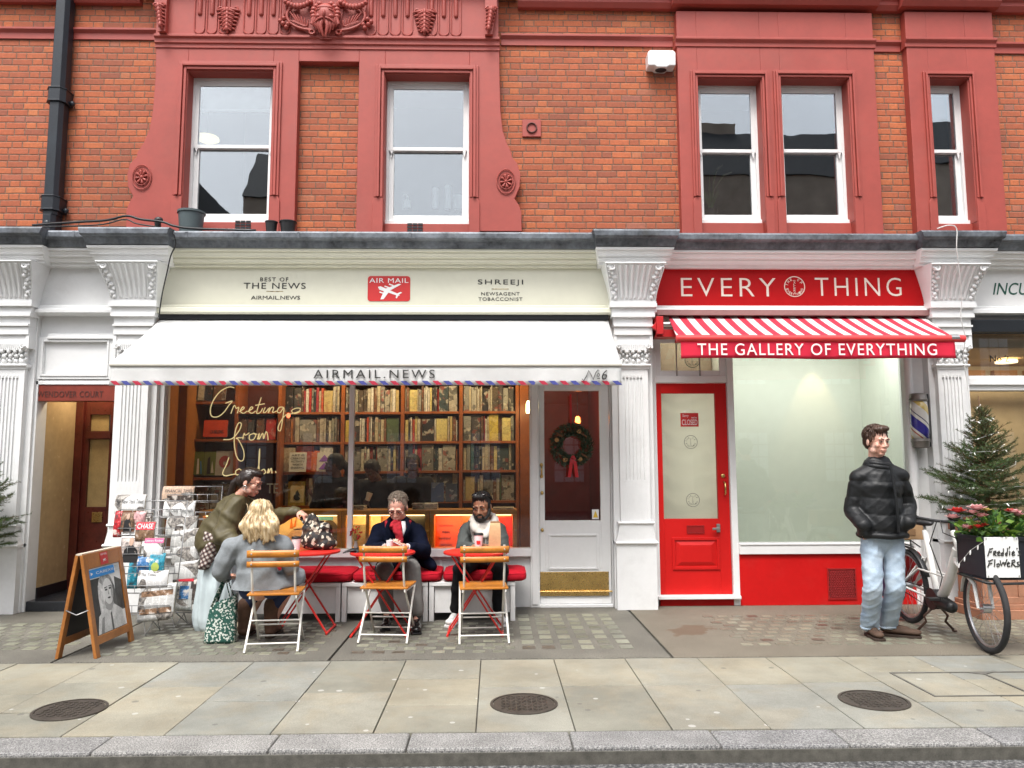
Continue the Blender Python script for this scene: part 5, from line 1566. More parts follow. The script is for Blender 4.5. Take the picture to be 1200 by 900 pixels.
# the face-out "Art is ..." book and purple pattern book in the first bay get printed covers
def face_book(px0, py0, px1, py1, Y, col, lab, M=None, tilt=.12, words=None, inkM=None, shapes=None):
    a, b, c, d = B(px0, py0, px1, py1, Y)
    t = thing("book", lab, "book", ((a+b)/2, Y, c), 0, "books shown face out behind the glass")
    T = Matrix.Rotation(-tilt, 4, 'X')
    w, h = b-a, d-c
    MB().box(-w/2, w/2, 0, .018, 0, h).xform(T).build("cover", M or BK[col], t, local=True, bevel=.001)
    MB().box(-w/2+.003, w/2-.003, .0185, .03, .003, h-.004).xform(T).build("pages", PAGES, t, local=True)
    if words:
        for (s_, u0, v0, u1, v1) in words:
            mb = MB(); text(mb, s_, (-w/2+w*u0, -w/2+w*u1, h*v0, h*v1), -.001, .002); mb.xform(T).build("lettering", inkM or M_INK, t, local=True)
    if shapes:
        for nm, pts, mm in shapes:
            MB().prism([(-w/2+w*u, h*v) for u, v in pts], -.004, -.001).xform(T).build(nm, mm, t, local=True)
    return t
M_PAGEWH = mat("cover_off_white", (.66, .60, .48), .5, var=.05)
M_VIOLET = mat("cover_violet", (.30, .10, .42), .5)
def ellp(cx, cz, rx, rz, n=16, a0=0, a1=360): return [(cx+rx*math.cos(rad(a0+(a1-a0)*i/n)), cz+rz*math.sin(rad(a0+(a1-a0)*i/n))) for i in range(n)]
face_book(338.5, 530, 358.5, 553, 1.52, 'cream', "white book with lines of black capitals on a red topped cover, face out", M_PAGEWH, words=[("ART IS", .12, .80, .88, .90), ("CREATIVE", .08, .64, .92, .74), ("ACTIVITY", .1, .48, .9, .58), ("WORTH", .2, .32, .8, .42), ("SHARING", .12, .16, .88, .26)])
face_book(371, 530, 387, 552, 1.52, 'cream', "pale book with two violet triangles on its cover, face out", M_PAGEWH, shapes=[("triangle", [(.15, .1), (.95, .1), (.55, .45)], M_VIOLET), ("triangle", [(.15, .52), (.95, .52), (.55, .88)], M_VIOLET)])
face_book(364.5, 530, 370, 552, 1.50, 'orange', "orange book standing left of the violet triangle book")
face_book(340, 569, 356, 589, 1.50, 'yellow', "tan book with a black pear shape on its cover, face out", mat("cover_tan", (.50, .36, .16), .5), shapes=[("pear", ellp(.5, .32, .26, .2)+[(.38, .6), (.5, .75)], M_INK)])
face_book(238, 492, 266, 512, 1.46, 'red', "orange red leaflet book leaning on the left display shelf", mat("cover_orange_red", (.72, .07, .02), .5), words=[("CA BELONG", .3, .2, .85, .4)])
face_book(223, 529, 238, 557, 1.46, 'green', "green striped book face out at the left display shelf's left end", mat("cover_moss", (.13, .17, .03), .5), shapes=[("stripe", [(.5, .05), (.7, .05), (.62, .7), (.5, .7)], M_PAGEWH), ("stripe", [(.8, .05), (.95, .05), (.8, .6), (.72, .6)], mat("cover_blue", (.06, .2, .3), .5))])
face_book(238.5, 529, 252, 557, 1.46, 'green', "green book with dark pattern, second on the left display shelf", mat("cover_olive", (.16, .19, .05), .5), shapes=[("stripe", [(.3, .05), (.6, .05), (.5, .8), (.3, .7)], M_INK), ("stripe", [(.65, .1), (.9, .1), (.7, .6)], M_PAGEWH)])
face_book(252, 528, 276, 557, 1.46, 'cream', "pale book with a red flower on its cover, left display shelf", mat("cover_grey_white", (.50, .47, .40), .5), shapes=[("flower", ellp(.45, .55, .28, .25), mat("cover_rose", (.42, .08, .08), .5)), ("flower_heart", ellp(.5, .5, .12, .12), M_PAGEWH)])
face_book(246, 567, 274, 603, 1.46, 'red', "large magazine with a red lower cover on the lowest left shelf", BK['grey'], words=[("London", .1, .8, .9, .93)], inkM=M_PAGEWH)
face_book(228, 568, 244, 603, 1.46, 'dark', "dark book on the lowest left shelf beside the large magazine")
for i, (px, w_, c_) in enumerate(((225, 6, 'dark'), (232, 7, 'cream'), (240, 9, 'dark'), (250, 14, 'brown'))):
    face_book(px, 446, px+w_, 469, 1.46, c_, "%s book, %s along the top shelf of the left bookcase" % (COLWORD[c_], ORD[i]))
for i, (px, w_, c_) in enumerate(((281, 8, 'brown'), (290, 7, 'dark'), (300, 9, 'brown'), (311, 12, 'red'))):
    face_book(px, 490, px+w_, 515, 1.46, c_, "%s book, %s on the middle bay shelf behind the script" % (COLWORD[c_], ORD[i]))
mb = MB(); t = thing("letter_sign", "white capitals TE standing on the dark shelf right of the green jacketed woman's face", "letters", tuple(P(318, 578, 1.2)))
a, b, c, d = B(313, 566.5, 326, 578, 1.2); text(mb, "TE", (a, b, c, d), 1.2, .02); mb.build("letters", M_PAGEWH, t)

# ------------------------------------------------------------------ display cabinets under the window, lit inside
M_OAK = mat("honey_oak", (.62, .27, .055), .35, var=.2, nscale=6)
zc1, zc0 = ZZ(420, 598, .36), .57
cabx = [XX(x, 620, .36) for x in (232, 400, 503.5, 606)]
names = ["honey oak display case behind the blonde woman, lit yellow inside", "honey oak display case behind the man in the navy coat", "honey oak display case behind the bearded man, glowing red"]
for i in range(3):
    a, b = cabx[i], cabx[i+1]
    t = thing("display_cabinet", names[i], "cabinet", ((a+b)/2, .5, zc0), 0, "oak display cases along the shop window")
    mb = MB()
    mb.box(a+.002, b-.002, .36, .72, zc1-.05, zc1); mb.box(a+.002, b-.002, .36, .72, zc0-.02, zc0+.012)
    mb.box(a+.002, a+.045, .36, .72, zc0+.0125, zc1-.0505); mb.box(b-.045, b-.002, .36, .72, zc0+.0125, zc1-.0505)
    if i < 2:
        m_ = XX(398 if i == 0 else 430.5, 620, .36)
    if i == 1: mb.box(m_-.018, m_+.018, .362, .40, zc0+.013, zc1-.051)
    mb.build("carcass", M_OAK, t, bevel=.003)
    MB().box(a+.045, b-.045, .64, .66, zc0+.013, zc1-.051).build("back_panel", M_OAK, t)
    MB().box(a+.06, b-.06, .40, .42, zc1-.062, zc1-.053).build("light_strip", emis("strip_glow", (1, .7, .3), 2.0), t)
    area("case_light", ((a+b)/2, .41, zc1-.068), b-a-.15, .03, 1.5 if i < 2 else 1.8, (1.0, .62, .22) if i < 2 else (1, .5, .25), (rad(40), 0, 0), t)
    for q in (.2,):
        MB().ell((b-.02, .355, zc0+.2), .012, .01, .012).build("knob", M_BRASS, t, smooth=180)
for px in (500,):
    pass
def poster(px0, py0, px1, py1, Y, M, lab, parts=(), words=(), cat="poster", name="poster"):
    a, b, c, d = B(px0, py0, px1, py1, Y)
    t = thing(name, lab, cat, ((a+b)/2, Y, c))
    MB().box(a, b, Y, Y+.006, c, d).build("sheet", M, t)
    for nm, pts, mm in parts:
        MB().prism([(a+(b-a)*u, c+(d-c)*v) for u, v in pts], Y-.003-.0004*len(nm), Y-.0005).build(nm, mm, t)
    for s_, u0, v0, u1, v1, mm in words:
        mb = MB(); text(mb, s_, (a+(b-a)*u0, a+(b-a)*u1, c+(d-c)*v0, c+(d-c)*v1), Y-.001, .003); mb.build("lettering", mm, t)
    return t
M_CREAMP = mat("poster_cream", (.66, .52, .30), .6, var=.06)
M_ORP = mat("poster_orange", (.74, .10, .02), .6, var=.05); M_RDP = mat("poster_red", (.62, .02, .015), .6, var=.06)
M_SEPIA = mat("poster_sepia", (.26, .22, .14), .6, var=.3, nscale=14)
M_SKIN0 = mat("poster_skin", (.52, .33, .19), .6)
poster(326, 604, 364, 644, .58, M_CREAMP, "cream poster with a close-up painted face and orange strokes in the lit case", [("face", ellp(.75, .25, .5, .42), M_SKIN0), ("eye", ellp(.72, .40, .16, .07), M_INK), ("brow", [(.5, .56), (.95, .60), (.95, .64), (.5, .6)], mat("poster_brown", (.22, .10, .04), .6)), ("flame", [(.35, .62), (.40, .95), (.46, .62)], mat("poster_flame", (.6, .16, .03), .6)), ("flame_tip", [(.46, .66), (.56, .98), (.54, .66)], mat("poster_flame", (.6, .16, .03), .6))])
poster(366, 604, 398, 644, .56, mat("poster_pale", (.55, .50, .40), .6, var=.1), "magazine cover of a long haired face under a blue strip in the lit case", [("blue_strip", [(.1, .86), (.75, .86), (.75, .97), (.1, .97)], mat("poster_sky", (.10, .38, .55), .6)), ("hair", ellp(.62, .45, .35, .42), mat("poster_dark", (.06, .045, .035), .6)), ("face", ellp(.58, .52, .17, .24), mat("poster_face", (.42, .32, .24), .6))])
poster(404, 603, 429, 645, .58, M_SEPIA, "sepia travel poster headed VOYAGE beside the white mullion", [("sky_band", [(0, .72), (1, .72), (1, 1), (0, 1)], M_CREAMP), ("road", [(.2, 0), (.55, 0), (.5, .7), (.46, .7)], mat("poster_grey", (.34, .30, .22), .6))], [("VOYAGE", .08, .86, .92, .95, M_INK)])
poster(434, 603, 446, 645, .58, M_CREAMP, "narrow cream poster half hidden by the man in the navy coat")
poster(476, 600, 499, 645, .50, M_BLACK, "black panel in the case right of the man in the navy coat")
poster(508, 603, 541, 645, .57, M_ORP, "orange poster with handwritten lines in the case left of the bearded man")
hw = MB()
for i, (w0, w1, yy) in enumerate(((515, 526, 604.5), (514, 531, 616), (518, 527, 623.5), (514, 528, 631), (516, 530, 638.5))):
    pts = [(w0+(w1-w0)*t/24, yy+1.3*math.sin(t*1.9+i)+.6*math.sin(t*3.3)) for t in range(25)]
    m_ = MB().tube(pxpts(pts, .566), .0028, 4)
    m_.build("handwriting", mat("poster_ink_red", (.20, .02, .01), .6), bpy.data.objects["poster.005"])
poster(556, 606, 603, 645, .57, M_RDP, "plain red poster in the lit case right of the bearded man")
# things on the counter
def pile(px0, px1, py, n, lab, Y=.55, colr='grey'):
    a, b = XX(px0, py, Y), XX(px1, py, Y)
    for i in range(n):
        z_ = zc1+.022*i
        t = thing("book", lab % ["bottom", "second", "third", "top"][i], "book", ((a+b)/2, Y, z_), br.uniform(-.08, .08), "books lying on the display counter")
        MB().box(-(b-a)/2, (b-a)/2, -.1, .1, 0, .02).build("cover", BK[colr], t, local=True, bevel=.002)
        MB().box(-(b-a)/2+.004, (b-a)/2+.001, -.096, .096, .003, .017).build("pages", PAGES, t, local=True)
pile(484, 497, 590, 3, "grey book lying %s in the pile behind the grey haired man's shoulder")
pile(498, 513, 590, 3, "pale book, %s of the counter pile between the two seated men", colr='cream')
pile(410, 428, 592, 2, "dark book lying %s on the counter left of the grey haired man", colr='grey')
pile(578, 602, 596, 1, "thin white pamphlet lying %s on the counter right of the bearded man", .5, 'cream')
face_book(505, 565, 520, 588, .75, 'blue', "teal book propped on the counter behind the seated men", tilt=.25)
face_book(522, 566, 536, 588, .75, 'dark', "dark book propped on the counter right of the teal one", tilt=.25)

# ------------------------------------------------------------------ benches and cushions
M_BENCH = mat("white_bench_paint", (.74, .74, .73), .5, var=.04, grime=.12)
M_CUSH = mat("crimson_cushion_cloth", (.42, .006, .018), .8, var=.12, nscale=5, bump=.2, bscale=220, spec=.2)
bx = [XX(x, 700, -.5) for x in (291, 399.5, 502, 604.5)]
blab = ["white boxed bench behind the first red table, nearest the newspaper racks", "white boxed bench under the man in the navy coat", "white boxed bench under the bearded man, beside the white door"]
clab = ["crimson seat cushion on the bench behind the blonde woman's table", "crimson seat cushion under the man in the navy coat", "crimson seat cushion under the bearded man"]
for i in range(3):
    a, b = bx[i]+.006, bx[i+1]-.006
    t = thing("bench", blab[i], "bench", ((a+b)/2, -.18, 0), 0, "white benches along the shop window")
    mb = MB().box(a, b, -.5, .13, .325, .36); mb.build("seat", M_BENCH, t, bevel=.003)
    mb = MB().box(a+.05, b-.05, -.47, -.45, .075, .324); mb.box(a+.01, a+.03, -.44, .12, .075, .324); mb.box(b-.03, b-.01, -.44, .12, .075, .324)
    mb.build("apron_panel", M_BENCH, t, bevel=.002)
    for x in (a, b-.045):
        for y in (-.495, .08):
            MB().box(x, x+.045, y, y+.045, 0, .3245).build("leg", M_BENCH, t, bevel=.003)
    ca, cb = XX((300, 412, 518.5)[i], 672, -.5), XX((411, 516.5, 617.5)[i], 672, -.5)
    t = thing("seat_cushion", clab[i], "cushion", ((ca+cb)/2, -.22, .3605), 0, "red cushions on the white benches")
    w, d_ = (cb-ca)/2, .30
    mb = MB()
    for (k_, z_) in ((.90, 0), (.985, .015), (1, .055), (.985, .085), (.90, .102)):
        pass
    def cush(u, v, w=w, d_=d_):
        th = 2*math.pi*u; ph = math.pi*(v-.5)
        ce = lambda x, p: math.copysign(abs(x)**p, x)
        return (w*ce(math.cos(th), .18)*ce(math.cos(ph), .25), d_*ce(math.sin(th), .22)*ce(math.cos(ph), .25), .046+.046*ce(math.sin(ph), .5)+.003*math.sin(9*u*6.28))
    mb.sheet(cush, 56, 14); mb.build("pad", M_CUSH, t, local=True, smooth=180)
    ring = [(lambda p: (p[0]*1.002, p[1]*1.002, p[2]))(cush(u, .62)) for u in np.linspace(0, 1, 57)[:-1]]
    MB().tube(ring, .005, 5, closed=True).build("piping", M_CUSH, t, local=True, smooth=180)

# ------------------------------------------------------------------ red bistro tables
M_TRED = mat("red_powder_coat", (.60, .022, .016), .35, var=.06, nscale=4)
tabs = [(-1.69, -.86, .30, .70, "round red bistro table beside the blonde woman, with a cup and tote bag on it"),
        (-.99, -.98, .285, .70, "round red bistro table in front of the man in the navy coat"),
        (-.17, -.98, .285, .70, "round red bistro table in front of the bearded man")]
for x, y, r_, h_, lab in tabs:
    t = thing("bistro_table", lab, "table", (x, y, 0), 0, "red folding bistro tables")
    MB().lathe([(.01, h_-.022), (r_-.01, h_-.022), (r_, h_-.018), (r_+.001, h_-.004), (r_-.006, h_), (.01, h_)], n=48).build("tabletop", M_TRED, t, local=True, smooth=30)
    for s_ in (-1, 1):
        mb = MB()
        for q in (-1, 1):
            yy = q*(.17 if s_ < 0 else .13)
            mb.bar((s_*.20, yy*.9, h_-.03), (-s_*.235, yy, .012), .013, .026, (0, 1, 0))
        mb.tube([(-s_*.235, -.19, .012), (-s_*.235, .19, .012)], .011, 8)
        mb.tube([(s_*.2, -.15, h_-.03), (s_*.2, .15, h_-.03)], .009, 8)
        mb.build("leg_frame", M_TRED, t, local=True, bevel=.002)
    MB().tube([(-.0, -.17, .36), (0, .17, .36)], .008, 8).build("pivot_rod", M_TRED, t, local=True)

# ------------------------------------------------------------------ folding chairs
M_CHW = mat("cream_white_steel", (.72, .70, .64), .35, var=.05)
M_SLAT = mat("orange_varnished_slat", (.50, .18, .018), .4, var=.25, nscale=9)
def make_chair():
    t = thing("folding_chair", "x", "chair", (0, 0, 0), 0, "slatted folding bistro chairs")
    # back uprights run down and forward to the front feet; second frame runs from the seat front to the back feet
    for s_ in (-1, 1):
        x = s_*.165
        MB().tube([(x, -.19, .80), (x, -.175, .60), (x, -.13, .45), (x*1.04, .05, .25), (x*1.10, .26, .02), (x*1.10, .285, .008)], .0095, 8).build("rear_upright", M_CHW, t, local=True, smooth=50)
        x = s_*.19
        MB().tube([(x, .20, .435), (x*1.02, .05, .30), (x*1.06, -.17, .03), (x*1.06, -.195, .008)], .0095, 8).build("leg", M_CHW, t, local=True, smooth=50)
        MB().bar((x*.93, -.17, .425), (x*.93, .21, .425), .012, .022).build("seat_rail", M_CHW, t, local=True)
    for y, z_, w in ((.235, .05, .182), (-.14, .065, .20), (-.02, .22, .196), (.13, .16, .178)):
        MB().tube([(-w, y, z_), (w, y, z_)], .007, 8).build("stretcher", M_CHW, t, local=True, smooth=50)
    for z_, h_ in ((.765, .055), (.685, .045)):
        y = -.196+(.80-z_)*.07
        mb = MB().sheet(lambda u, v: (-.20+.40*u, y-.014+.012*(1-(2*u-1)**2)*-1, z_-h_/2+h_*v), 12, 2)
        o = mb.build("back_slat", M_SLAT, t, local=True, smooth=40, thick=.016)
        mb = MB()
        for s_ in (-1, 1): mb.ell((s_*.165, y-.027, z_), .007, .004, .007)
        mb.build("rivet", M_STEEL, o, local=True)
    for i in range(6):
        y = -.17+.066*i
        MB().box(-.20, .20, y, y+.052, .437, .453).build("seat_slat", M_SLAT, t, local=True, bevel=.004)
    return t
ch0 = make_chair()
chs = [(-1.765, -1.50, 0.10, "slatted folding chair the blonde woman sits on"),
       (-.905, -1.22, -.09, "empty slatted folding chair at the table of the man in the navy coat"),
       (-.10, -1.27, .07, "empty slatted folding chair at the bearded man's table")]
for i, (x, y, a, lab) in enumerate(chs):
    o = ch0 if i == 0 else copy_tree(ch0)
    o.location = (x, y, 0); o.rotation_euler = (0, 0, a); o['label'] = lab
# ------------------------------------------------------------------ people
def W(px, py, Y): return Vector([float(q) for q in P(px, py, Y)])
def skin_mat(name, col):
    k = NT(name)
    n = k.noise(14, 3); n2 = k.noise(90, 2)
    red = tuple(min(1, c*m) for c, m in zip(col, (1.08, .80, .72)))
    c = k.mix(k.ramp(n, [(.42, (0, 0, 0)), (.66, (1, 1, 1))]), col, red)
    k.set(Base__Color=c, Roughness=k.math('ADD', .42, k.math('MULTIPLY', n2, .12)))
    k.b.inputs["Subsurface Weight"].default_value = .12
    k.b.inputs["Subsurface Radius"].default_value = (.01, .004, .002)
    return k.m
SK_FAIR = skin_mat("fair_skin", (.60, .34, .25)); SK_PALE = skin_mat("pale_skin", (.66, .42, .33))
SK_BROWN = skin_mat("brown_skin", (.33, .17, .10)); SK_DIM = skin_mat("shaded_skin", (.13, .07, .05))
def folds(amp, f=16.0, seed=0.0, fine=.3):
    def d(co, nr):
        x, y, z = co[:, 0]+seed, co[:, 1]+seed*.7, co[:, 2]
        wx = x+.05*np.sin(9*z+4*y)+.03*np.sin(17*y); wz = z+.06*np.sin(7*x+5*y)+.03*np.sin(15*x)
        a = (.5+.5*np.sin(2*f*(wx*.5+wz*.9)))**1.8
        b = (.5+.5*np.sin(3.4*f*(wz*.8-wx*.7)+1.3))**1.8
        c = np.sin(f*4*wx+3*np.sin(f*2*wz))
        return amp*(a**2*.8+b**2*.55-.45+fine*.25*c)
    return d
def quilt(amp, step, z0, seed=0.0):
    base = folds(amp*.45, 22, seed)
    def d(co, nr):
        z = co[:, 2]-z0+.006*np.sin(14*co[:, 0])
        s = np.abs(np.sin(np.pi*z/step))**.45
        return amp*(s-.75)+base(co, nr)
    return d
def strands(amp, c, n=46):
    def d(co, nr):
        th = np.arctan2(co[:, 1]-c[1], co[:, 0]-c[0]); z = co[:, 2]
        return amp*(np.sin(n*th+5*np.sin(13*z))+.7*np.sin(n*2.3*th+4*np.sin(19*z+1))+.9*np.sin(7*th+11*z))
    return d
def Rxyz(pitch, roll, yaw): return Euler((rad(pitch), rad(roll), rad(yaw)), 'XYZ').to_matrix()
class Head:
    """centre of the skull, turned by a rotation; the face looks along local -Y"""
    def __init__(s, c, yaw=0, pitch=0, roll=0, k=1.0):
        s.c = Vector(c); s.M = Matrix.Rotation(rad(yaw), 3, 'Z') @ Matrix.Rotation(rad(pitch), 3, 'X') @ Matrix.Rotation(rad(roll), 3, 'Y'); s.k = k
    def p(s, x, y, z): return s.c+s.M @ (Vector((x, y, z))*s.k)
    def e(s, mb, c, r, R=None):
        M = s.M if R is None else s.M @ R
        return mb.ell(s.p(*c), r[0]*s.k, r[1]*s.k, r[2]*s.k, M, 16, 10)
    def build(s, mb, neck, female=False, rn=.056):
        s.e(mb, (0, .014, .030), (.075, .094, .090))
        s.e(mb, (0, -.022, -.040), (.060 if not female else .056, .064, .078))
        s.e(mb, (0, -.052, -.098), (.030 if not female else .022, .024, .020))
        for q in (-1, 1):
            s.e(mb, (q*.046, -.010, -.075), (.020, .038, .026))
            s.e(mb, (q*.043, -.055, -.030), (.022, .022, .024))
            s.e(mb, (q*.030, -.079, .020), (.028, .014, .011))
            s.e(mb, (q*.031, -.074, -.004), (.016, .012, .010))
            s.e(mb, (q*.080, .014, -.010), (.009, .021, .032), Matrix.Rotation(q*.25, 3, 'Z'))
            s.e(mb, (q*.011, -.090, -.039), (.009, .011, .008))
        mb.cap(s.p(0, -.080, .008), s.p(0, -.097, -.034), .0085*s.k, .0125*s.k, 10)
        s.e(mb, (0, -.083, -.066), (.024, .013, .007)); s.e(mb, (0, -.081, -.077), (.020, .013, .008))
        mb.cap(s.p(0, .020, -.070), neck, rn, rn*1.12, 14)
    def face(s, root, hairM, lipM, brow=1.0, white=True):
        mb = MB()
        for q in (-1, 1): s.e(mb, (q*.031, -.0795, -.003), (.0125, .0062, .0046))
        if white: mb.build("eye_white", mat("eye_white", (.46, .42, .39), .3), root, smooth=180)
        mb = MB()
        for q in (-1, 1): s.e(mb, (q*.031, -.0835, -.003), (.0070, .004, .0048))
        mb.build("iris", mat("iris_dark", (.02, .014, .01), .2), root, smooth=180)
        for q in (-1, 1):
            MB().tube([s.p(q*.047, -.0805, -.002), s.p(q*.031, -.0865, .0042), s.p(q*.017, -.082, -.001)], .0013, 5).build("upper_eyelid", mat("lash_dark", (.03, .02, .015), .6), root, smooth=180)
            MB().tube([s.p(q*.052, -.076, .018), s.p(q*.034, -.0915, .0250*brow), s.p(q*.014, -.092, .020)], [.003, .0044, .0038], 6).build("eyebrow", hairM, root, smooth=180)
        mb = MB(); s.e(mb, (0, -.0890, -.067), (.015, .0065, .0036)); s.e(mb, (0, -.087, -.0750), (.012, .007, .0042))
        mb.build("lips", lipM, root, smooth=180)
def hand(mb, w, d, n, curl=25, sd=1, sc=1.0, spread=1.0):
    """palm and five fingers: w wrist, d towards the fingers, n the side the palm faces, sd=+1 puts the thumb along d x n"""
    w = Vector(w); d = Vector(d).normalized(); n = Vector(n); n = (n-d*n.dot(d)).normalized(); s = d.cross(n)*sd
    k = sc
    mb.cap(w, w+d*.035*k, .026*k, .036*k, 12, .62, n)
    mb.cap(w+d*.03*k, w+d*.082*k+s*.006*k, .038*k, .040*k, 14, .42, n)
    L = [(.030, .072), (.010, .080), (-.011, .075), (-.030, .058)]
    for i, (o, ln) in enumerate(L):
        b = w+d*.088*k+s*o*k*spread
        dd = (d+s*o*2.2*spread).normalized()
        a = rad(curl*(.8+.12*i)); p0 = b
        for j, fr in enumerate((.46, .31, .25)):
            ang = a*(.6+.75*j)
            dv_ = (dd*math.cos(ang)+n*math.sin(ang)).normalized()
            p1 = p0+dv_*ln*fr*k
            mb.cap(p0, p1, (.0092-.0008*j)*k, (.0086-.0010*j)*k, 8); p0 = p1
    t0 = w+d*.030*k+s*.030*k
    t1 = t0+(d*.55+s*.7+n*.3).normalized()*.034*k
    t2 = t1+(d*.85+s*.30+n*.35).normalized()*.030*k
    t3 = t2+(d*.95+n*.25).normalized()*.022*k
    mb.cap(t0-s*.006*k, t1, .013*k, .0105*k, 8); mb.cap(t1, t2, .0105*k, .0095*k, 8); mb.cap(t2, t3, .0095*k, .0075*k, 8)
def limb(mb, pts, rs, n=14):
    for i in range(len(pts)-1): mb.cap(pts[i], pts[i+1], rs[i], rs[i+1], n)
def core(mb, pelvis, chest, neck, sh, hip, arms, legs):
    "slim inner body so head, hands and feet are one continuous figure"
    limb(mb, [pelvis, chest, neck], [.09, .09, .055]); limb(mb, [sh[0], chest, sh[1]], [.045, .07, .045]); limb(mb, [hip[0], pelvis, hip[1]], [.045, .06, .045])
    for a in arms: limb(mb, a, [.040, .034, .026][:len(a)] if len(a) < 4 else [.04, .036, .03, .025])
    for l in legs: limb(mb, l, [.045, .036, .030, .028][:len(l)])
def shoe(mb, heel, toe, w=.045, h=.075):
    heel, toe = Vector(heel), Vector(toe); d = (toe-heel).normalized(); u = Vector((0, 0, 1))
    mb.cap(heel+u*(w*.72), toe+u*(w*.55)-d*.02, w*.92, w*.95, 14, .62, u)
    mb.cap(heel+u*.045+d*.02, heel+u*h+d*.03, w*.9, w*.80, 12)
    mb.cap(heel+u*h*.75+d*.03, toe-d*.09+u*.05, w*.72, w*.6, 12, .8, u)
def sole(root, heel, toe, M, w=.048):
    heel, toe = Vector(heel), Vector(toe); d = (toe-heel).normalized(); s = Vector((-d.y, d.x, 0))
    pts = []
    for t in np.linspace(-90, 90, 7): pts.append(toe+d*(.022*math.cos(rad(t)))+s*(w*math.sin(rad(t))))
    for t in np.linspace(90, 270, 7): pts.append(heel+d*(.045*math.cos(rad(t)))+s*(w*.85*math.sin(rad(t))))
    return MB().prismh([(p.x, p.y) for p in pts], heel.z+.001, heel.z+.022).build("sole", M, root, bevel=.003)
def person(lab, loc): return thing("person", lab, "person", tuple(loc))
def locks(hd, root, M, n, L=.05, front=.3, seed=1):
    rr = random.Random(seed); mb = MB()
    for i in range(n):
        th = rr.uniform(0, 6.283); ph = rr.uniform(.05, 1.45); cp = math.cos(ph)
        d = Vector((cp*math.cos(th), cp*math.sin(th), math.sin(ph)))
        if d.y < -.2 and d.z < front: continue
        p = Vector((d.x*.086, .026+d.y*.10, .046+d.z*.086))
        fl_ = Vector((d.x*.8+rr.gauss(0, .35), d.y*.5+.35*(1 if d.y > -.3 else -1)+rr.gauss(0, .3), -.55*(1-d.z)+rr.gauss(0, .12)))
        fl_ = (fl_-d*fl_.dot(d)).normalized(); k_ = L*rr.uniform(.6, 1.3)
        mb.tube([hd.p(*(p-d*.004)), hd.p(*(p+fl_*k_*.5+d*.006)), hd.p(*(p+fl_*k_-d*.006))], [.0045, .0042, .0012], 5)
    mb.build("hair_locks", M, root, smooth=180)
H_BROWN = mat("brown_hair", (.055, .026, .014), .45, var=.3, nscale=30, bump=.3, bscale=180)
H_BLACK = mat("black_hair", (.010, .008, .007), .6, var=.3, nscale=30, bump=.3, bscale=180)
H_GREY = mat("grey_hair", (.25, .20, .15), .5, var=.4, nscale=40, bump=.4, bscale=200)
LIP = mat("lip_tone", (.42, .15, .12), .4); LIP_D = mat("lip_tone_dark", (.20, .08, .06), .4)
def blond_mat():
    k = NT("blond_hair"); x, y, z = k.xyz(k.obj())
    w = k.noise(9, 3, .5, vec=k.comb(k.math('MULTIPLY', x, 6.0), k.math('MULTIPLY', y, 6.0), k.math('MULTIPLY', z, .7)))
    k.set(Base__Color=k.ramp(w, [(.30, (.20, .12, .055)), (.5, (.50, .37, .20)), (.7, (.72, .60, .40))]), Roughness=.38)
    k.bump(w, .5, .01)
    return k.m
H_BLOND = blond_mat()

# --- man in the black puffer jacket -------------------------------------------------
Y0 = -1.43
hd = Head(W(1028, 517, Y0-.02), yaw=13, pitch=5, k=1.03)
r = person("standing man in a black puffer jacket and pale blue jeans, hands in his pockets", (3.24, Y0, 0))
neck = Vector((3.245, Y0+.03, 1.49)); chest = Vector((3.25, Y0+.03, 1.27)); pel = Vector((3.25, Y0+.02, .92))
shL, shR = W(1006, 561, Y0+.03), W(1054, 559, Y0+.0)
elL, elR = W(998, 598, Y0+.07), W(1065, 594, Y0+.06)
wrL, wrR = W(1012, 616, Y0-.10), W(1064, 612, Y0-.11)
ftA, ftB = G(1024, 748), G(1046, 746)
hipL, hipR = pel+Vector((-.085, 0, -.02)), pel+Vector((.095, 0, -.02))
knL, knR = W(1023, 688, Y0-.03), W(1049, 688, Y0-.02)
anL, anR = Vector((ftA[0]+.005, ftA[1]+.06, .10)), Vector((ftB[0]-.01, ftB[1]+.03, .10))
mb = MB(); hd.build(mb, neck)
core(mb, pel, chest, neck, (shL, shR), (hipL, hipR), ([shL, elL, wrL], [shR, elR, wrR]), ([hipL, knL, anL], [hipR, knR, anR]))
hand(mb, wrL+Vector((.01, .03, 0)), (.35, .1, -.9), (.3, 1, 0), 30, 1, .95); hand(mb, wrR+Vector((-.01, .03, 0)), (-.3, .1, -.9), (-.3, 1, 0), 30, -1, .95)
remesh_obj(mb, "body", SK_PALE, r, .0052, 2)
hd.face(r, H_BROWN, mat("lip_rose", (.50, .20, .18), .4))
mb = MB()
hd.e(mb, (0, .024, .048), (.083, .098, .086)); hd.e(mb, (0, .060, .0), (.078, .062, .075)); hd.e(mb, (.0, -.045, .105), (.06, .05, .028)); hd.e(mb, (-.03, -.055, .098), (.04, .035, .028))
for q in (-1, 1): hd.e(mb, (q*.074, .002, .020), (.012, .028, .040))
remesh_obj(mb, "hair", H_BROWN, r, .006, 3, disp=strands(.0035, hd.c, 24)); locks(hd, r, H_BROWN, 320, .05, .55)
M_PUFF = mat("black_puffer_nylon", (.009, .010, .011), .5, var=.2, nscale=6, bump=.25, bscale=70, spec=.35)
jk = MB()
jk.cap((3.25, Y0+.02, 1.30), (3.255, Y0+.0, .93), .172, .190, 24, .76, (0, 1, 0))
jk.cap((3.25, Y0+.02, 1.41), (3.255, Y0+.02, 1.28), .13, .20, 20, .75, (0, 1, 0))
limb(jk, [shL, chest+Vector((0, 0, .12)), shR], [.078, .12, .078])
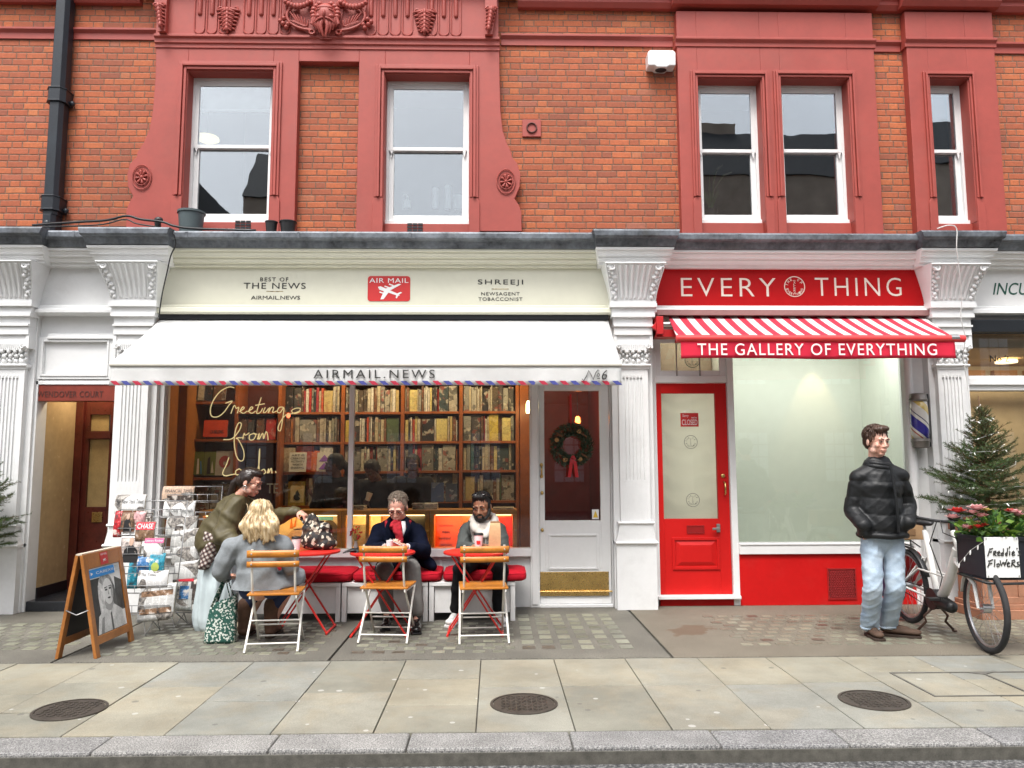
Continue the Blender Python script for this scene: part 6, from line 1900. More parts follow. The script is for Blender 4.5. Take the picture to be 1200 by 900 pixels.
limb(jk, [shL, elL, wrL, wrL+Vector((.03, .05, -.04))], [.072, .068, .062, .062]); limb(jk, [shR, elR, wrR, wrR+Vector((-.03, .05, -.04))], [.070, .066, .062, .062])
jk.cap(wrL+Vector((.05, .06, -.02)), wrL+Vector((.08, .07, -.10)), .085, .08); jk.cap(wrR+Vector((-.05, .06, -.02)), wrR+Vector((-.07, .07, -.10)), .085, .08)
jk.cap((3.25, Y0+.025, 1.38), (3.25, Y0+.02, 1.42), .092, .07, 18, .92, (0, 1, 0))
# open the collar for the neck: cut by an inner ring left to the neck itself
jac = remesh_obj(jk, "puffer_jacket", M_PUFF, r, .010, 6, disp=quilt(.010, .135, .905, .3), zmin=.862)
def onfront(mbf, pts, r_): return MB().tube(pts, r_, 8)
MB().tube([(3.275, Y0-.145, 1.44), (3.285, Y0-.165, 1.30), (3.295, Y0-.172, 1.10), (3.30, Y0-.168, .90)], [.024, .026, .028, .028], 10, flat=.30).build("zip_placket", M_PUFF, jac, smooth=60)
MB().tube([(3.252+.188*math.cos(t), Y0+.005+.148*math.sin(t), .865+.004*math.sin(5*t)) for t in np.linspace(0, 2*math.pi, 29)[:-1]], .026, 8, closed=True).build("hem_band", M_PUFF, jac, smooth=180)
cl = MB()
for j_, (rr, z_) in enumerate(((.094, 1.432), (.086, 1.458))):
    cl.tube([(3.25+rr*math.cos(t), Y0+.02+rr*.95*math.sin(t), z_+.014*math.sin(t-1.2)) for t in np.linspace(0, 2*math.pi, 25)[:-1]], .024, 8, closed=True)
cl.build("collar", M_PUFF, jac, smooth=180)
for a_, b_ in ((shL, elL), (shR, elR)): pass
def denim():
    k = NT("pale_denim")
    n = k.noise(5, 4, .6); f = k.noise(260, 2); 
    c = k.ramp(n, [(.28, (.20, .30, .44)), (.5, (.38, .49, .60)), (.72, (.56, .65, .72))])
    c = k.mix(.25, c, k.ramp(f, [(.3, (.25, .33, .45)), (.7, (.7, .78, .85))]))
    k.set(Base__Color=c, Roughness=.85); k.bump(k.math('ADD', f, k.math('MULTIPLY', k.noise(24, 3), 1.5)), .35, .006)
    return k.m
M_JEAN = denim()
tr = MB()
tr.cap(pel+Vector((0, .0, .0)), pel+Vector((.0, 0, -.06)), .155, .158, 18, .74, (0, 1, 0))
limb(tr, [hipL, knL, anL+Vector((0, .01, .0))], [.092, .078, .076]); limb(tr, [hipR, knR, anR+Vector((0, .01, .0))], [.094, .079, .076])
def cutbase(z, f):
    def d(co, nr): return f(co, nr)*np.clip((co[:, 2]-z)/.05, .3, 1)
    return d
jn = remesh_obj(tr, "jeans", M_JEAN, r, .009, 4, disp=folds(.0065, 19, 2.0, .5), zmin=.045)
mb = MB()
for hp, kn_, an_ in ((hipL, knL, anL), (hipR, knR, anR)):
    mb.tube([(an_.x+.069*math.cos(t), an_.y+.01+.069*math.sin(t), an_.z-.075+.05+.006*math.sin(3*t)) for t in np.linspace(0, 2*math.pi, 21)[:-1]], .010, 6, closed=True)
mb.build("jeans_hem", M_JEAN, jn, smooth=180)
M_SUEDE = mat("brown_suede_shoe", (.085, .048, .03), .8, var=.25, nscale=16, bump=.2); M_SOLE = mat("dark_brown_sole", (.04, .024, .016), .7)
for (hx_, tx_) in (((ftA[0]+.012, ftA[1]+.10, .02), (ftA[0]-.0, ftA[1]-.105, .02)), ((ftB[0]-.035, ftB[1]+.035, .02), (ftB[0]+.185, ftB[1]-.075, .02))):
    mb = MB(); shoe(mb, hx_, tx_, .047, .085); s_ = remesh_obj(mb, "shoe", M_SUEDE, r, .007, 3)
    sole(s_, (hx_[0], hx_[1], 0.0), (tx_[0], tx_[1], 0.0), M_SOLE, .049)
    m2 = MB(); hv, tv = Vector(hx_), Vector(tx_); dd = (tv-hv).normalized(); sv = Vector((-dd.y, dd.x, 0))
    for q in range(3):
        c = hv+dd*(.095+.024*q)+Vector((0, 0, .072-.010*q)); m2.tube([c-sv*.022, c+Vector((0, 0, .006)), c+sv*.022], .0035, 5)
    m2.build("laces", M_SOLE, s_)

# --- woman in the olive jacket, leaning over the first table ----------------------------
Yw = -.72
r = person("woman in an olive jacket and long pale skirt leaning to reach the tote bag", (-2.45, Yw, 0))
hd = Head(W(294, 565, Yw-.06), yaw=84, pitch=16, roll=0, k=1.03)
neck = W(277, 586, Yw-.01); chest = W(277, 604, Yw); pel = W(258, 648, Yw+.02)
shF, shB = W(276, 592, Yw-.16), W(283, 592, Yw+.16)
elF, wrF = W(262, 627, Yw-.24), W(282, 640, Yw-.34)
elB, wrB = W(322, 607, Yw+.10), W(349, 599, Yw-.02)
hipL, hipR = pel+Vector((0, -.09, 0)), pel+Vector((0, .09, 0))
knL, knR = W(258, 695, Yw-.1), W(262, 695, Yw+.1)
anL, anR = Vector((-2.45, Yw-.10, .09)), Vector((-2.36, Yw+.10, .09))
mb = MB(); hd.build(mb, neck, True, .048)
core(mb, pel, chest, neck, (shF, shB), (hipL, hipR), ([shF, elF, wrF], [shB, elB, wrB]), ([hipL, knL, anL], [hipR, knR, anR]))
hand(mb, wrB, (.75, -.35, -.35), (.1, .1, -1), 55, -1, .92); hand(mb, wrF, (.5, -.6, -.4), (0, .3, -1), 40, 1, .9)
remesh_obj(mb, "body", SK_FAIR, r, .0052, 2)
hd.face(r, H_BLACK, LIP)
mb = MB()
hd.e(mb, (0, .026, .046), (.081, .093, .080)); hd.e(mb, (0, .075, .0), (.07, .055, .07))
for q in (-1, 1): hd.e(mb, (q*.070, .02, .022), (.016, .045, .048))
hd.e(mb, (0, -.022, .088), (.066, .066, .042))
limb(mb, [hd.p(0, .11, .0), hd.p(0, .145, -.05), W(268, 588, Yw+.0)], [.034, .034, .03])
H_DKB = mat("dark_brown_hair", (.022, .012, .008), .32, var=.25, nscale=20)
remesh_obj(mb, "hair", H_DKB, r, .006, 4, disp=strands(.0015, hd.c, 40))
M_SPEC = mat("black_spectacle_frame", (.015, .012, .012), .25)
def glasses(hd, root, M=M_SPEC, rr=.019, z=-.004):
    mb = MB()
    for q in (-1, 1):
        mb.tube([hd.p(q*.033+rr*1.15*math.cos(t), -.100+.006*abs(math.cos(t)), z+rr*.85*math.sin(t)) for t in np.linspace(0, 2*math.pi, 17)[:-1]], .0021, 5, closed=True)
        mb.tube([hd.p(q*.055, -.094, z+.004), hd.p(q*.082, -.03, z+.004), hd.p(q*.084, .015, z)], .0026, 5)
    mb.tube([hd.p(-.012, -.102, z+.003), hd.p(0, -.106, z+.006), hd.p(.012, -.102, z+.003)], .0025, 5)
    mb.build("spectacles", M, root, smooth=180)
glasses(hd, r)
MB().tube([hd.p(-.092+.0*math.cos(t), .002+.014*math.cos(t), -.048+.018*math.sin(t)) for t in np.linspace(0, 2*math.pi, 13)[:-1]], .004, 6, closed=True).build("earring", M_STEEL, r, smooth=180)
M_OLIVE = mat("olive_waxed_cotton", (.075, .060, .022), .6, var=.22, nscale=7, bump=.15, bscale=120)
jk = MB()
jk.cap(W(276, 602, Yw), W(256, 632, Yw+.0), .185, .205, 22, .92, (0, 1, 0))
jk.cap(W(277, 597, Yw), W(282, 606, Yw), .13, .16, 18)
limb(jk, [shF, elF, wrF], [.092, .100, .062]); limb(jk, [shB, elB, wrB+(elB-wrB)*.06], [.095, .085, .048])
limb(jk, [shF, W(279, 592, Yw), shB], [.085, .10, .085])
ol = remesh_obj(jk, "jacket", M_OLIVE, r, .010, 6, disp=folds(.016, 13, 5.0))
MB().tube([W(283, 584, Yw-.085), W(290, 592, Yw-.15), W(292, 606, Yw-.19)], .006, 6).build("zip", mat("zip_tan", (.30, .22, .12), .5), ol, smooth=180)
MB().tube([neck+Vector((.055*math.cos(t)+.01, .06*math.sin(t), -.005-.02*math.cos(t))) for t in np.linspace(0, 2*math.pi, 19)[:-1]], .016, 7, closed=True).build("collar", M_OLIVE, ol, smooth=180)
def plaid():
    k = NT("brown_white_plaid"); x, y, z = k.xyz(k.pos())
    u = k.math('ADD', k.math('MULTIPLY', x, .8), k.math('MULTIPLY', z, .45)); v = k.math('SUBTRACT', k.math('MULTIPLY', z, .8), k.math('MULTIPLY', x, .45))
    a = k.math('GREATER_THAN', k.math('FRACT', k.math('MULTIPLY', u, 32.0)), .5); b = k.math('GREATER_THAN', k.math('FRACT', k.math('MULTIPLY', v, 32.0)), .5)
    c = k.ramp(k.math('MULTIPLY', k.math('ADD', a, b), .5), [(0, (.50, .47, .42)), (.4, (.16, .10, .09)), (.8, (.035, .022, .022))], 'CONSTANT')
    k.set(Base__Color=c, Roughness=.85); return k.m
sh_ = MB()
sh_.cap(W(253, 630, Yw-.02), W(250, 648, Yw-.02), .135, .12, 16, 1.25, (0, 1, 0)); sh_.cap(W(252, 632, Yw-.10), W(240, 662, Yw-.17), .085, .05, 12); sh_.cap(W(246, 640, Yw-.16), W(236, 664, Yw-.18), .04, .03, 12)
remesh_obj(sh_, "plaid_shirt", plaid(), r, .009, 4, disp=folds(.008, 16, 1))
M_SKIRT = mat("pale_ice_blue_cotton", (.50, .58, .60), .8, var=.07, nscale=4, bump=.1)
sk = MB()
for (p0, p1, r0, r1) in ((pel, W(256, 690, Yw-.02), .16, .175), (W(256, 690, Yw-.02), W(251, 724, Yw-.02), .175, .18)):
    sk.cap(p0, p1, r0, r1, 20, .95, (0, 1, 0))
def skf(co, nr):
    th = np.arctan2(co[:, 1]-Yw, co[:, 0]+2.5); return .012*np.sin(9*th+2*np.sin(5*co[:, 2]))+.006*np.sin(17*th)
remesh_obj(sk, "long_skirt", M_SKIRT, r, .010, 5, disp=skf)
for q in (-1, 1):
    mb = MB(); shoe(mb, (-2.44, Yw+q*.10, .02), (-2.22, Yw+q*.10-.04, .02), .042, .07); remesh_obj(mb, "shoe", mat("pale_boot", (.30, .24, .16), .6), r, .008, 3)

# --- blonde woman on the first chair, seen from behind ----------------------------------
Yb = -1.46
r = person("seated woman with blonde wavy hair and a grey blue coat, her back to the street", (-1.79, Yb, 0))
hd = Head(W(306, 604, Yb+.03), yaw=186, pitch=6, k=1.0)
neck = W(303, 628, Yb+.0); chest = W(301, 652, Yb+.01); pel = W(304, 691, Yb+.05)
shL, shR = W(271, 641, Yb+.01), W(331, 638, Yb+.03)
elL, elR = W(259, 668, Yb+.03), W(341, 664, Yb+.10)
wrL, wrR = W(263, 676, Yb+.27), W(335, 656, Yb+.36)
hipL, hipR = pel+Vector((-.09, 0, 0)), pel+Vector((.09, 0, 0))
knL, knR = Vector((-1.93, -1.06, .50)), Vector((-1.72, -1.04, .50))
fA, fB = G(287, 746), G(318, 746)
anL, anR = Vector((fA[0], fA[1]-.02, .10)), Vector((fB[0], fB[1]-.02, .10))
mb = MB(); hd.build(mb, neck, True, .048)
core(mb, pel, chest, neck, (shL, shR), (hipL, hipR), ([shL, elL, wrL], [shR, elR, wrR]), ([hipL, knL, anL], [hipR, knR, anR]))
hand(mb, wrL, (.3, .8, .0), (.3, 0, -1), 30, -1, .92); hand(mb, wrR, (-.2, .9, .1), (-.2, 0, -1), 30, 1, .92)
remesh_obj(mb, "body", SK_FAIR, r, .0055, 2)
hd.face(r, H_BLOND, LIP)
mb = MB()
hd.e(mb, (0, .020, .042), (.090, .104, .088)); hd.e(mb, (0, .055, -.02), (.088, .066, .09))
for a0, (dx, dz) in enumerate(((-.115, -.17), (-.08, -.20), (-.035, -.19), (.01, -.175), (.05, -.20), (.095, -.19), (.125, -.15))):
    b0 = hd.p(-dx*.45, .06, .0); tip = W(306, 604, Yb-.09)+Vector((dx, .01*(a0 % 2), dz)); mid = (b0+tip)/2+Vector((dx*.25, -.03, .0))
    limb(mb, [b0, mid, tip], [.050, .044, .020])
    mb.cap(tip+Vector((.0, .0, .02)), tip+Vector((.022 if a0 % 2 else -.022, .01, -.022)), .02, .009)
remesh_obj(mb, "hair", H_BLOND, r, .006, 3, disp=strands(.005, hd.c, 16))
M_COAT = mat("grey_blue_wool", (.225, .245, .258), .9, var=.14, nscale=20, bump=.35, bscale=160)
ct = MB()
ct.cap(W(302, 645, Yb+.02), W(301, 676, Yb+.03), .175, .165, 22, .66, (0, 1, 0))
ct.cap(W(301, 676, Yb+.03), W(303, 693, Yb+.05), .17, .205, 22, .74, (0, 1, 0))
limb(ct, [shL, W(302, 636, Yb+.01), shR], [.080, .10, .080])
limb(ct, [shL, elL, wrL], [.086, .078, .058]); limb(ct, [shR, elR, wrR], [.084, .074, .056])
limb(ct, [hipL+Vector((-.02, 0, .0)), Vector((-1.94, -1.12, .50))], [.12, .10]); limb(ct, [hipR, Vector((-1.72, -1.12, .50))], [.12, .10])
coat = remesh_obj(ct, "coat", M_COAT, r, .010, 6, disp=folds(.013, 11, 9.0), zmin=.456)
MB().tube([neck+Vector((.085*math.cos(t), .075*math.sin(t)+.01, -.04+.015*math.sin(t))) for t in np.linspace(0, 2*math.pi, 23)[:-1]], .022, 8, closed=True, flat=.7).build("collar", M_COAT, coat, smooth=180)
MB().box(W(286, 670, 0).x, W(318, 670, 0).x, 0, 0, 0, 0) if False else None
mb = MB(); limb(mb, [hipL, knL, anL+Vector((0, 0, .15))], [.08, .068, .055]); limb(mb, [hipR, knR, anR+Vector((0, 0, .15))], [.08, .068, .055])
remesh_obj(mb, "jeans", mat("navy_denim", (.018, .03, .085), .8, var=.2), r, .010, 4, disp=folds(.006, 16))
M_BOOT = mat("brown_suede_boot", (.13, .065, .038), .8, var=.25, nscale=14, bump=.2)
for an, kx in ((anL, 0), (anR, 0)):
    mb = MB(); shoe(mb, (an.x, an.y-.03, .02), (an.x+.01, an.y+.19, .02), .047, .1); limb(mb, [(an.x, an.y-.01, .06), (an.x, an.y+.0, .27)], [.052, .066])
    s_ = remesh_obj(mb, "boot", M_BOOT, r, .008, 4, disp=folds(.004, 22))
    sole(s_, (an.x, an.y-.03, 0), (an.x+.01, an.y+.19, 0), M_SOLE, .048)

# --- man in the navy coat ---------------------------------------------------------------
Ym = -.28
r = person("seated grey haired man in a navy coat and red scarf, looking down at his phone", (-.95, Ym, .45))
hd = Head(W(466, 595, Ym-.09), yaw=-8, pitch=24, k=1.10)
neck = W(467, 613, Ym+.02); chest = W(467, 630, Ym+.01); pel = Vector((-.95, Ym+.10, .54))
shL, shR = W(446, 623, Ym+.03), W(488, 623, Ym+.03)
elL, elR = W(434, 646, Ym-.13), W(497, 646, Ym-.13)
wrL, wrR = W(452, 641, -.70), W(476, 641, -.70)
hipL, hipR = pel+Vector((-.09, -.02, 0)), pel+Vector((.09, -.02, 0))
knR = W(482, 668, -.72); knL = W(450, 672, -.72)
fR = G(488, 741); fL = G(452, 737)
anR = Vector((fR[0]-.005, fR[1]+.06, .10)); anL = Vector((fL[0], fL[1]+.06, .10))
mb = MB(); hd.build(mb, neck, False, .058)
core(mb, pel, chest, neck, (shL, shR), (hipL, hipR), ([shL, elL, wrL], [shR, elR, wrR]), ([hipL, knL, anL], [hipR, knR, anR]))
hand(mb, wrL, (.85, -.35, .22), (.3, .5, .6), 42, -1, .95); hand(mb, wrR, (-.85, -.35, .22), (-.3, .5, .6), 42, 1, .95)
remesh_obj(mb, "body", SK_PALE, r, .005, 2)
hd.face(r, H_GREY, LIP); glasses(hd, r, mat("horn_spectacle_frame", (.06, .025, .012), .3), .020)
mb = MB()
hd.e(mb, (0, .026, .046), (.081, .096, .082)); hd.e(mb, (0, .065, -.005), (.074, .05, .07))
for q in (-1, 1): hd.e(mb, (q*.073, .012, .010), (.010, .035, .045))
remesh_obj(mb, "hair", H_GREY, r, .006, 3, disp=strands(.002, hd.c, 30)); locks(hd, r, H_GREY, 360, .028, .62, 2)
M_NAVY = mat("navy_wool", (.005, .007, .018), .95, var=.25, nscale=14, bump=.3, bscale=160, spec=.1)
ct = MB()
ct.cap(W(467, 626, Ym+.02), W(466, 656, Ym+.06), .185, .19, 22, .62, (0, 1, 0))
limb(ct, [shL, W(467, 613, Ym+.03), shR], [.072, .10, .072])
limb(ct, [shL, elL, wrL+(elL-wrL)*.18], [.088, .076, .056]); limb(ct, [shR, elR, wrR+(elR-wrR)*.18], [.088, .076, .056])
ct.cap(hipL, knL+(hipL-knL)*.35, .11, .10); ct.cap(hipR, knR+(hipR-knR)*.45, .11, .09)
ct.cap(W(492, 652, -.3), W(506, 664, -.36), .08, .05, 14)
nv = remesh_obj(ct, "coat", M_NAVY, r, .009, 5, disp=folds(.010, 12, 4.0))
for q in (-1, 1):
    lp = [W(467+q*9, 607, Ym-.09), W(467+q*13, 618, Ym-.15), W(467+q*4, 636, Ym-.17)]
    MB().tube(lp, [.024, .032, .012], 8, flat=.35).build("lapel", M_NAVY, nv, smooth=180)
    w_ = wrL if q < 0 else wrR; e_ = elL if q < 0 else elR
    d_ = (w_-e_).normalized(); MB().tube([w_-d_*.05, w_-d_*.012], .034, 12).build("shirt_cuff", mat("white_shirt_cotton", (.72, .72, .74), .7), nv, smooth=50)
MB().tube([W(473, 611, Ym-.13), W(474, 623, Ym-.155), W(471, 632, Ym-.16)], [.028, .022, .008], 8, flat=.35).build("shirt_front", mat("white_shirt_cotton", (.72, .72, .74), .7), r, smooth=180)
M_SCARF = mat("red_knit_scarf", (.40, .010, .022), .9, var=.25, nscale=30, bump=.5, bscale=120)
sc = MB()
for j_ in range(2):
    for t in np.linspace(0, 2*math.pi, 15)[:-1]:
        sc.ell(neck+Vector((.098*math.cos(t), .085*math.sin(t)-.02, .022*j_-.012+.03*math.sin(t))), .040, .040, .028)
sc.cap(W(465, 615, Ym-.14), W(466, 622, Ym-.18), .058, .046, 12, .6, (0, 1, 0)); sc.cap(W(466, 620, Ym-.18), W(469, 635, Ym-.19), .044, .034, 12, .6, (0, 1, 0)); sc.cap(W(463, 612, Ym-.15), W(459, 616, Ym-.16), .03, .024)
remesh_obj(sc, "scarf", M_SCARF, r, .007, 4, disp=folds(.006, 30, 1))
M_GTROU = mat("grey_flannel", (.16, .155, .145), .9, var=.14, nscale=20, bump=.2, bscale=150)
mb = MB(); mb.cap(pel, pel+Vector((0, -.08, 0)), .13, .13, 16, .8, (0, 0, 1))
limb(mb, [hipR, knR, anR+Vector((0, .02, .07))], [.098, .084, .064]); limb(mb, [hipL, knL, anL+Vector((0, .02, .07))], [.098, .084, .064])
remesh_obj(mb, "trousers", M_GTROU, r, .009, 4, disp=folds(.008, 13, 7))
M_SHBLK = mat("polished_black_leather", (.010, .009, .009), .18, var=.2)
for an, f_ in ((anR, fR), (anL, fL)):
    mb = MB(); shoe(mb, (an.x-.0, an.y+.04, .02), (f_[0]+.01, f_[1]-.11, .02), .046, .085); limb(mb, [(an.x, an.y+.02, .09), (an.x, an.y+.03, .17)], [.043, .05])
    s_ = remesh_obj(mb, "shoe", M_SHBLK, r, .007, 3); sole(s_, (an.x, an.y+.04, 0), (f_[0]+.01, f_[1]-.11, 0), M_SHBLK, .047)
ph = thing("mobile_phone", "small pale phone held in the hands of the man in the navy coat", "phone", tuple((wrL+wrR)/2+Vector((0, -.035, .045))))
MB().obox((0, 0, 0), .035, .062, .004, Euler((rad(28), 0, rad(90))).to_matrix()).build("case", mat("phone_shell", (.45, .44, .44), .3), ph, local=True, bevel=.003)

# --- bearded man ------------------------------------------------------------------------
Yk = -.26
r = person("seated bearded man in a grey jacket over a white hoodie, sunglasses on his head", (-.12, Yk, .45))
hd = Head(W(564.5, 594, Yk-.06), yaw=-16, pitch=10, roll=-3, k=1.09)
neck = W(567, 612, Yk+.02); chest = W(565, 630, Yk+.01); pel = Vector((-.11, Yk+.11, .54))
shL, shR = W(547, 622, Yk+.03), W(584, 621, Yk+.03)
elL, elR = W(542, 643, Yk-.10), W(589, 643, Yk-.08)
wrL, wrR = W(556, 641, -.68), W(573, 641, -.68)
hipL, hipR = pel+Vector((-.09, -.02, 0)), pel+Vector((.09, -.02, 0))
knL, knR = W(540, 668, -.66), W(587, 668, -.62)
fL, fR = G(531, 733), G(586, 732)
anL = Vector((fL[0]+.02, fL[1]+.10, .10)); anR = Vector((fR[0]-.02, fR[1]+.12, .10))
mb = MB(); hd.build(mb, neck, False, .056)
core(mb, pel, chest, neck, (shL, shR), (hipL, hipR), ([shL, elL, wrL], [shR, elR, wrR]), ([hipL, knL, anL], [hipR, knR, anR]))
hand(mb, wrL, (.7, -.65, .12), (.4, .3, -.6), 26, -1, .95); hand(mb, wrR, (-.6, -.7, .12), (-.4, .3, -.6), 26, 1, .95)
remesh_obj(mb, "body", SK_BROWN, r, .005, 2)
hd.face(r, H_BLACK, LIP_D, 1.05)
mb = MB()
hd.e(mb, (0, .022, .056), (.080, .092, .082)); hd.e(mb, (0, .062, .0), (.072, .05, .07)); hd.e(mb, (0, -.035, .100), (.064, .05, .034))
for q in (-1, 1): hd.e(mb, (q*.074, .006, .012), (.010, .030, .05))
remesh_obj(mb, "hair", H_BLACK, r, .006, 3, disp=strands(.003, hd.c, 26)); locks(hd, r, H_BLACK, 300, .034, .6, 3)
mb = MB()
hd.e(mb, (0, -.050, -.102), (.043, .034, .028)); hd.e(mb, (0, -.089, -.056), (.027, .010, .006)); hd.e(mb, (0, -.078, -.092), (.024, .014, .012))
for q in (-1, 1):
    limb(mb, [hd.p(q*.072, -.008, -.015), hd.p(q*.064, -.02, -.06), hd.p(q*.036, -.055, -.098)], [.012, .020, .020]); limb(mb, [hd.p(q*.028, -.085, -.062), hd.p(q*.032, -.076, -.09)], [.007, .010])
remesh_obj(mb, "beard", H_BLACK, r, .005, 2, disp=strands(.0012, hd.c, 40))
mb = MB()
for q in (-1, 1):
    mb.ell(hd.p(q*.036, -.055, .125), .030, .008, .02, hd.M @ Matrix.Rotation(rad(-55), 3, 'X'))
    mb.tube([hd.p(q*.066, -.05, .118), hd.p(q*.086, .01, .07)], .003, 5)
mb.tube([hd.p(-.012, -.06, .128), hd.p(.012, -.06, .128)], .003, 5)
mb.build("sunglasses", mat("dark_sunglass", (.02, .018, .02), .08), r, smooth=180)
M_HOOD = mat("off_white_jersey", (.62, .58, .52), .9, var=.06, nscale=12, bump=.25, bscale=200)
mb = MB()
mb.cap(W(565, 622, Yk+.0), W(565, 650, Yk+.02), .135, .14, 20, .75, (0, 1, 0))
for t in np.linspace(.0, 2*math.pi, 21)[:-1]:
    mb.ell(neck+Vector((.108*math.cos(t), .09*math.sin(t), .022+.045*math.sin(t))), .042, .040, .040)
for q in (-1, 1): limb(mb, [neck+Vector((q*.105, -.02, .02)), neck+Vector((q*.085, -.11, -.04)), neck+Vector((q*.012, -.165, -.12))], [.042, .044, .030])
hh = remesh_obj(mb, "hoodie", M_HOOD, r, .008, 4, disp=folds(.007, 18, 3))
for q in (-1, 1): MB().tube([neck+Vector((q*.018, -.165, -.09)), neck+Vector((q*.022, -.175, -.16)), neck+Vector((q*.019, -.17, -.24))], .0045, 6).build("drawstring", M_HOOD, hh, smooth=180)
M_GJ = mat("slate_grey_twill", (.070, .078, .073), .8, var=.2, nscale=9, bump=.25, bscale=150)
jk = MB()
for q, sh, el, wr in ((-1, shL, elL, wrL), (1, shR, elR, wrR)):
    c0 = W(565+q*16, 621, Yk+.03)
    jk.cap(c0, W(565+q*17, 652, Yk+.04), .070, .078, 18, 1.15, (0, 1, 0)); limb(jk, [c0+Vector((0, 0, .0)), sh], [.08, .078])
    limb(jk, [sh, el, wr+(el-wr)*.16], [.082, .070, .050])
jk.cap(W(565, 620, Yk+.09), W(565, 650, Yk+.10), .14, .15, 18, .5, (0, 1, 0))
gj = remesh_obj(jk, "jacket", M_GJ, r, .009, 5, disp=folds(.011, 13, 6.0))
for q in (-1, 1):
    MB().tube([W(565+q*15, 611, Yk-.05), W(565+q*17, 619, Yk-.09), W(565+q*13, 629, Yk-.11)], [.022, .032, .014], 8, flat=.35).build("collar", M_GJ, gj, smooth=180)
M_BLKJ = mat("black_denim", (.012, .012, .014), .9, var=.25, spec=.15)
mb = MB(); mb.cap(pel, pel+Vector((0, -.08, 0)), .13, .13, 16, .8, (0, 0, 1))
limb(mb, [hipL, knL, anL+Vector((0, .0, .04))], [.092, .076, .056]); limb(mb, [hipR, knR, anR+Vector((0, .0, .04))], [.092, .076, .056])
remesh_obj(mb, "trousers", M_BLKJ, r, .009, 4, disp=folds(.007, 15, 2))
M_SNK = mat("white_sneaker", (.70, .70, .68), .5, var=.05)
for an, f_, dx in ((anL, fL, -.05), (anR, fR, .05)):
    h_ = (an.x, an.y+.05, .02); t_ = (f_[0]+dx*.6, f_[1]-.09, .02)
    mb = MB(); shoe(mb, h_, t_, .046, .08); s_ = remesh_obj(mb, "sneaker", M_SNK, r, .007, 3); sole(s_, (h_[0], h_[1], 0), (t_[0], t_[1], 0), M_SNK, .05)

# --- three dark figures inside the shop ------------------------------------------------------
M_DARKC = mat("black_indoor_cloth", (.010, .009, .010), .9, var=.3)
def insider(lab, hx, hy, Yi, yaw, pitch, lean, hair, tail, armz, cup=None):
    hd = Head(W(hx, hy, Yi), yaw=yaw, pitch=pitch, k=.98)
    nk = hd.p(0, .03, -.15); r = person(lab, (nk.x, Yi, .03))
    ch = nk+Vector((lean*.3, .02, -.18)); pl = nk+Vector((lean, .03, -.56))
    ch.y = max(ch.y, Yi); 
    shs = [nk+Vector((-.17, 0, -.06)), nk+Vector((.17, 0, -.06))]
    els = [shs[0]+Vector((-.05, -.05, -.27)), shs[1]+Vector((.05, -.03, -.27))]
    d = Vector((math.sin(rad(yaw)), -math.cos(rad(yaw)), 0))
    hn = nk+Vector((d.x*.20, -.02, armz))
    mb = MB(); hd.build(mb, nk, True, .048)
    ft = [Vector((pl.x-.09, Yi+.06, .09)), Vector((pl.x+.09, Yi+.06, .09))]
    core(mb, pl, ch, nk, shs, (pl+Vector((-.08, 0, 0)), pl+Vector((.08, 0, 0))), ([shs[0], els[0], hn+Vector((-.04, 0, 0))], [shs[1], els[1], hn+Vector((.05, 0, 0))]), ([pl, ft[0]], [pl, ft[1]]))
    hand(mb, hn+Vector((-.04, 0, 0)), (.4*(d.x or 1), -.2, .5), (.5, .3, 0), 45, 1, .9); hand(mb, hn+Vector((.05, 0, 0)), (-.5, -.2, .5), (-.5, .3, 0), 45, -1, .9)
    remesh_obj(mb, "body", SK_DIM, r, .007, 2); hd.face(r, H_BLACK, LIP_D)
    mb = MB(); hd.e(mb, (0, .026, .046), (.084, .098, .084)); hd.e(mb, (0, .065, -.005), (.076, .05, .075))
    for q in (-1, 1): hd.e(mb, (q*.074, .02, .01), (.012, .045, .05))
    if tail: limb(mb, [hd.p(0, .11, .01), hd.p(0, .16, -.06), hd.p(0, .15, -.22)], [.035, .045, .025])
    remesh_obj(mb, "hair", hair, r, .008, 3, disp=strands(.002, hd.c, 30))
    ct = MB(); ct.cap(ch, pl, .165, .17, 18, .68, (0, 1, 0)); limb(ct, [shs[0], nk+Vector((0, 0, -.08)), shs[1]], [.075, .09, .075])
    for sh, el, e2 in ((shs[0], els[0], hn+Vector((-.04, 0, 0))), (shs[1], els[1], hn+Vector((.05, 0, 0)))): limb(ct, [sh, el, e2+(el-e2)*.2], [.078, .066, .048])
    limb(ct, [pl, ft[0]], [.13, .07]); limb(ct, [pl, ft[1]], [.13, .07])
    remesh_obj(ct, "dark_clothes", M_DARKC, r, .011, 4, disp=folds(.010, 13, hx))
    return hn
insider("dark clothed woman with a ponytail inside the shop, facing left beside the white mullion", 391, 544, .86, -78, 4, .02, H_BLACK, True, -.24)
hn = insider("dark clothed person leaning forward inside the shop, just right of the white mullion", 436, 552, .90, -25, 35, .10, H_BLACK, False, -.32)
insider("dark clothed man standing inside the shop behind the man in the navy coat", 484, 545, .95, 8, 8, 0, H_BLACK, False, -.30)
c = W(432, 582, .74); t = thing("paper_cup", "pale paper cup tilted in the dark figure's hand behind the glass", "cup", tuple(c))
MB().lathe([(.026, -.045), (.034, .045), (.031, .045), (.025, -.040)], (0, 0, 0), 16, Matrix.Rotation(.3, 3, 'Y')).build("wall", M_PAGEWH, t, local=True, smooth=50)
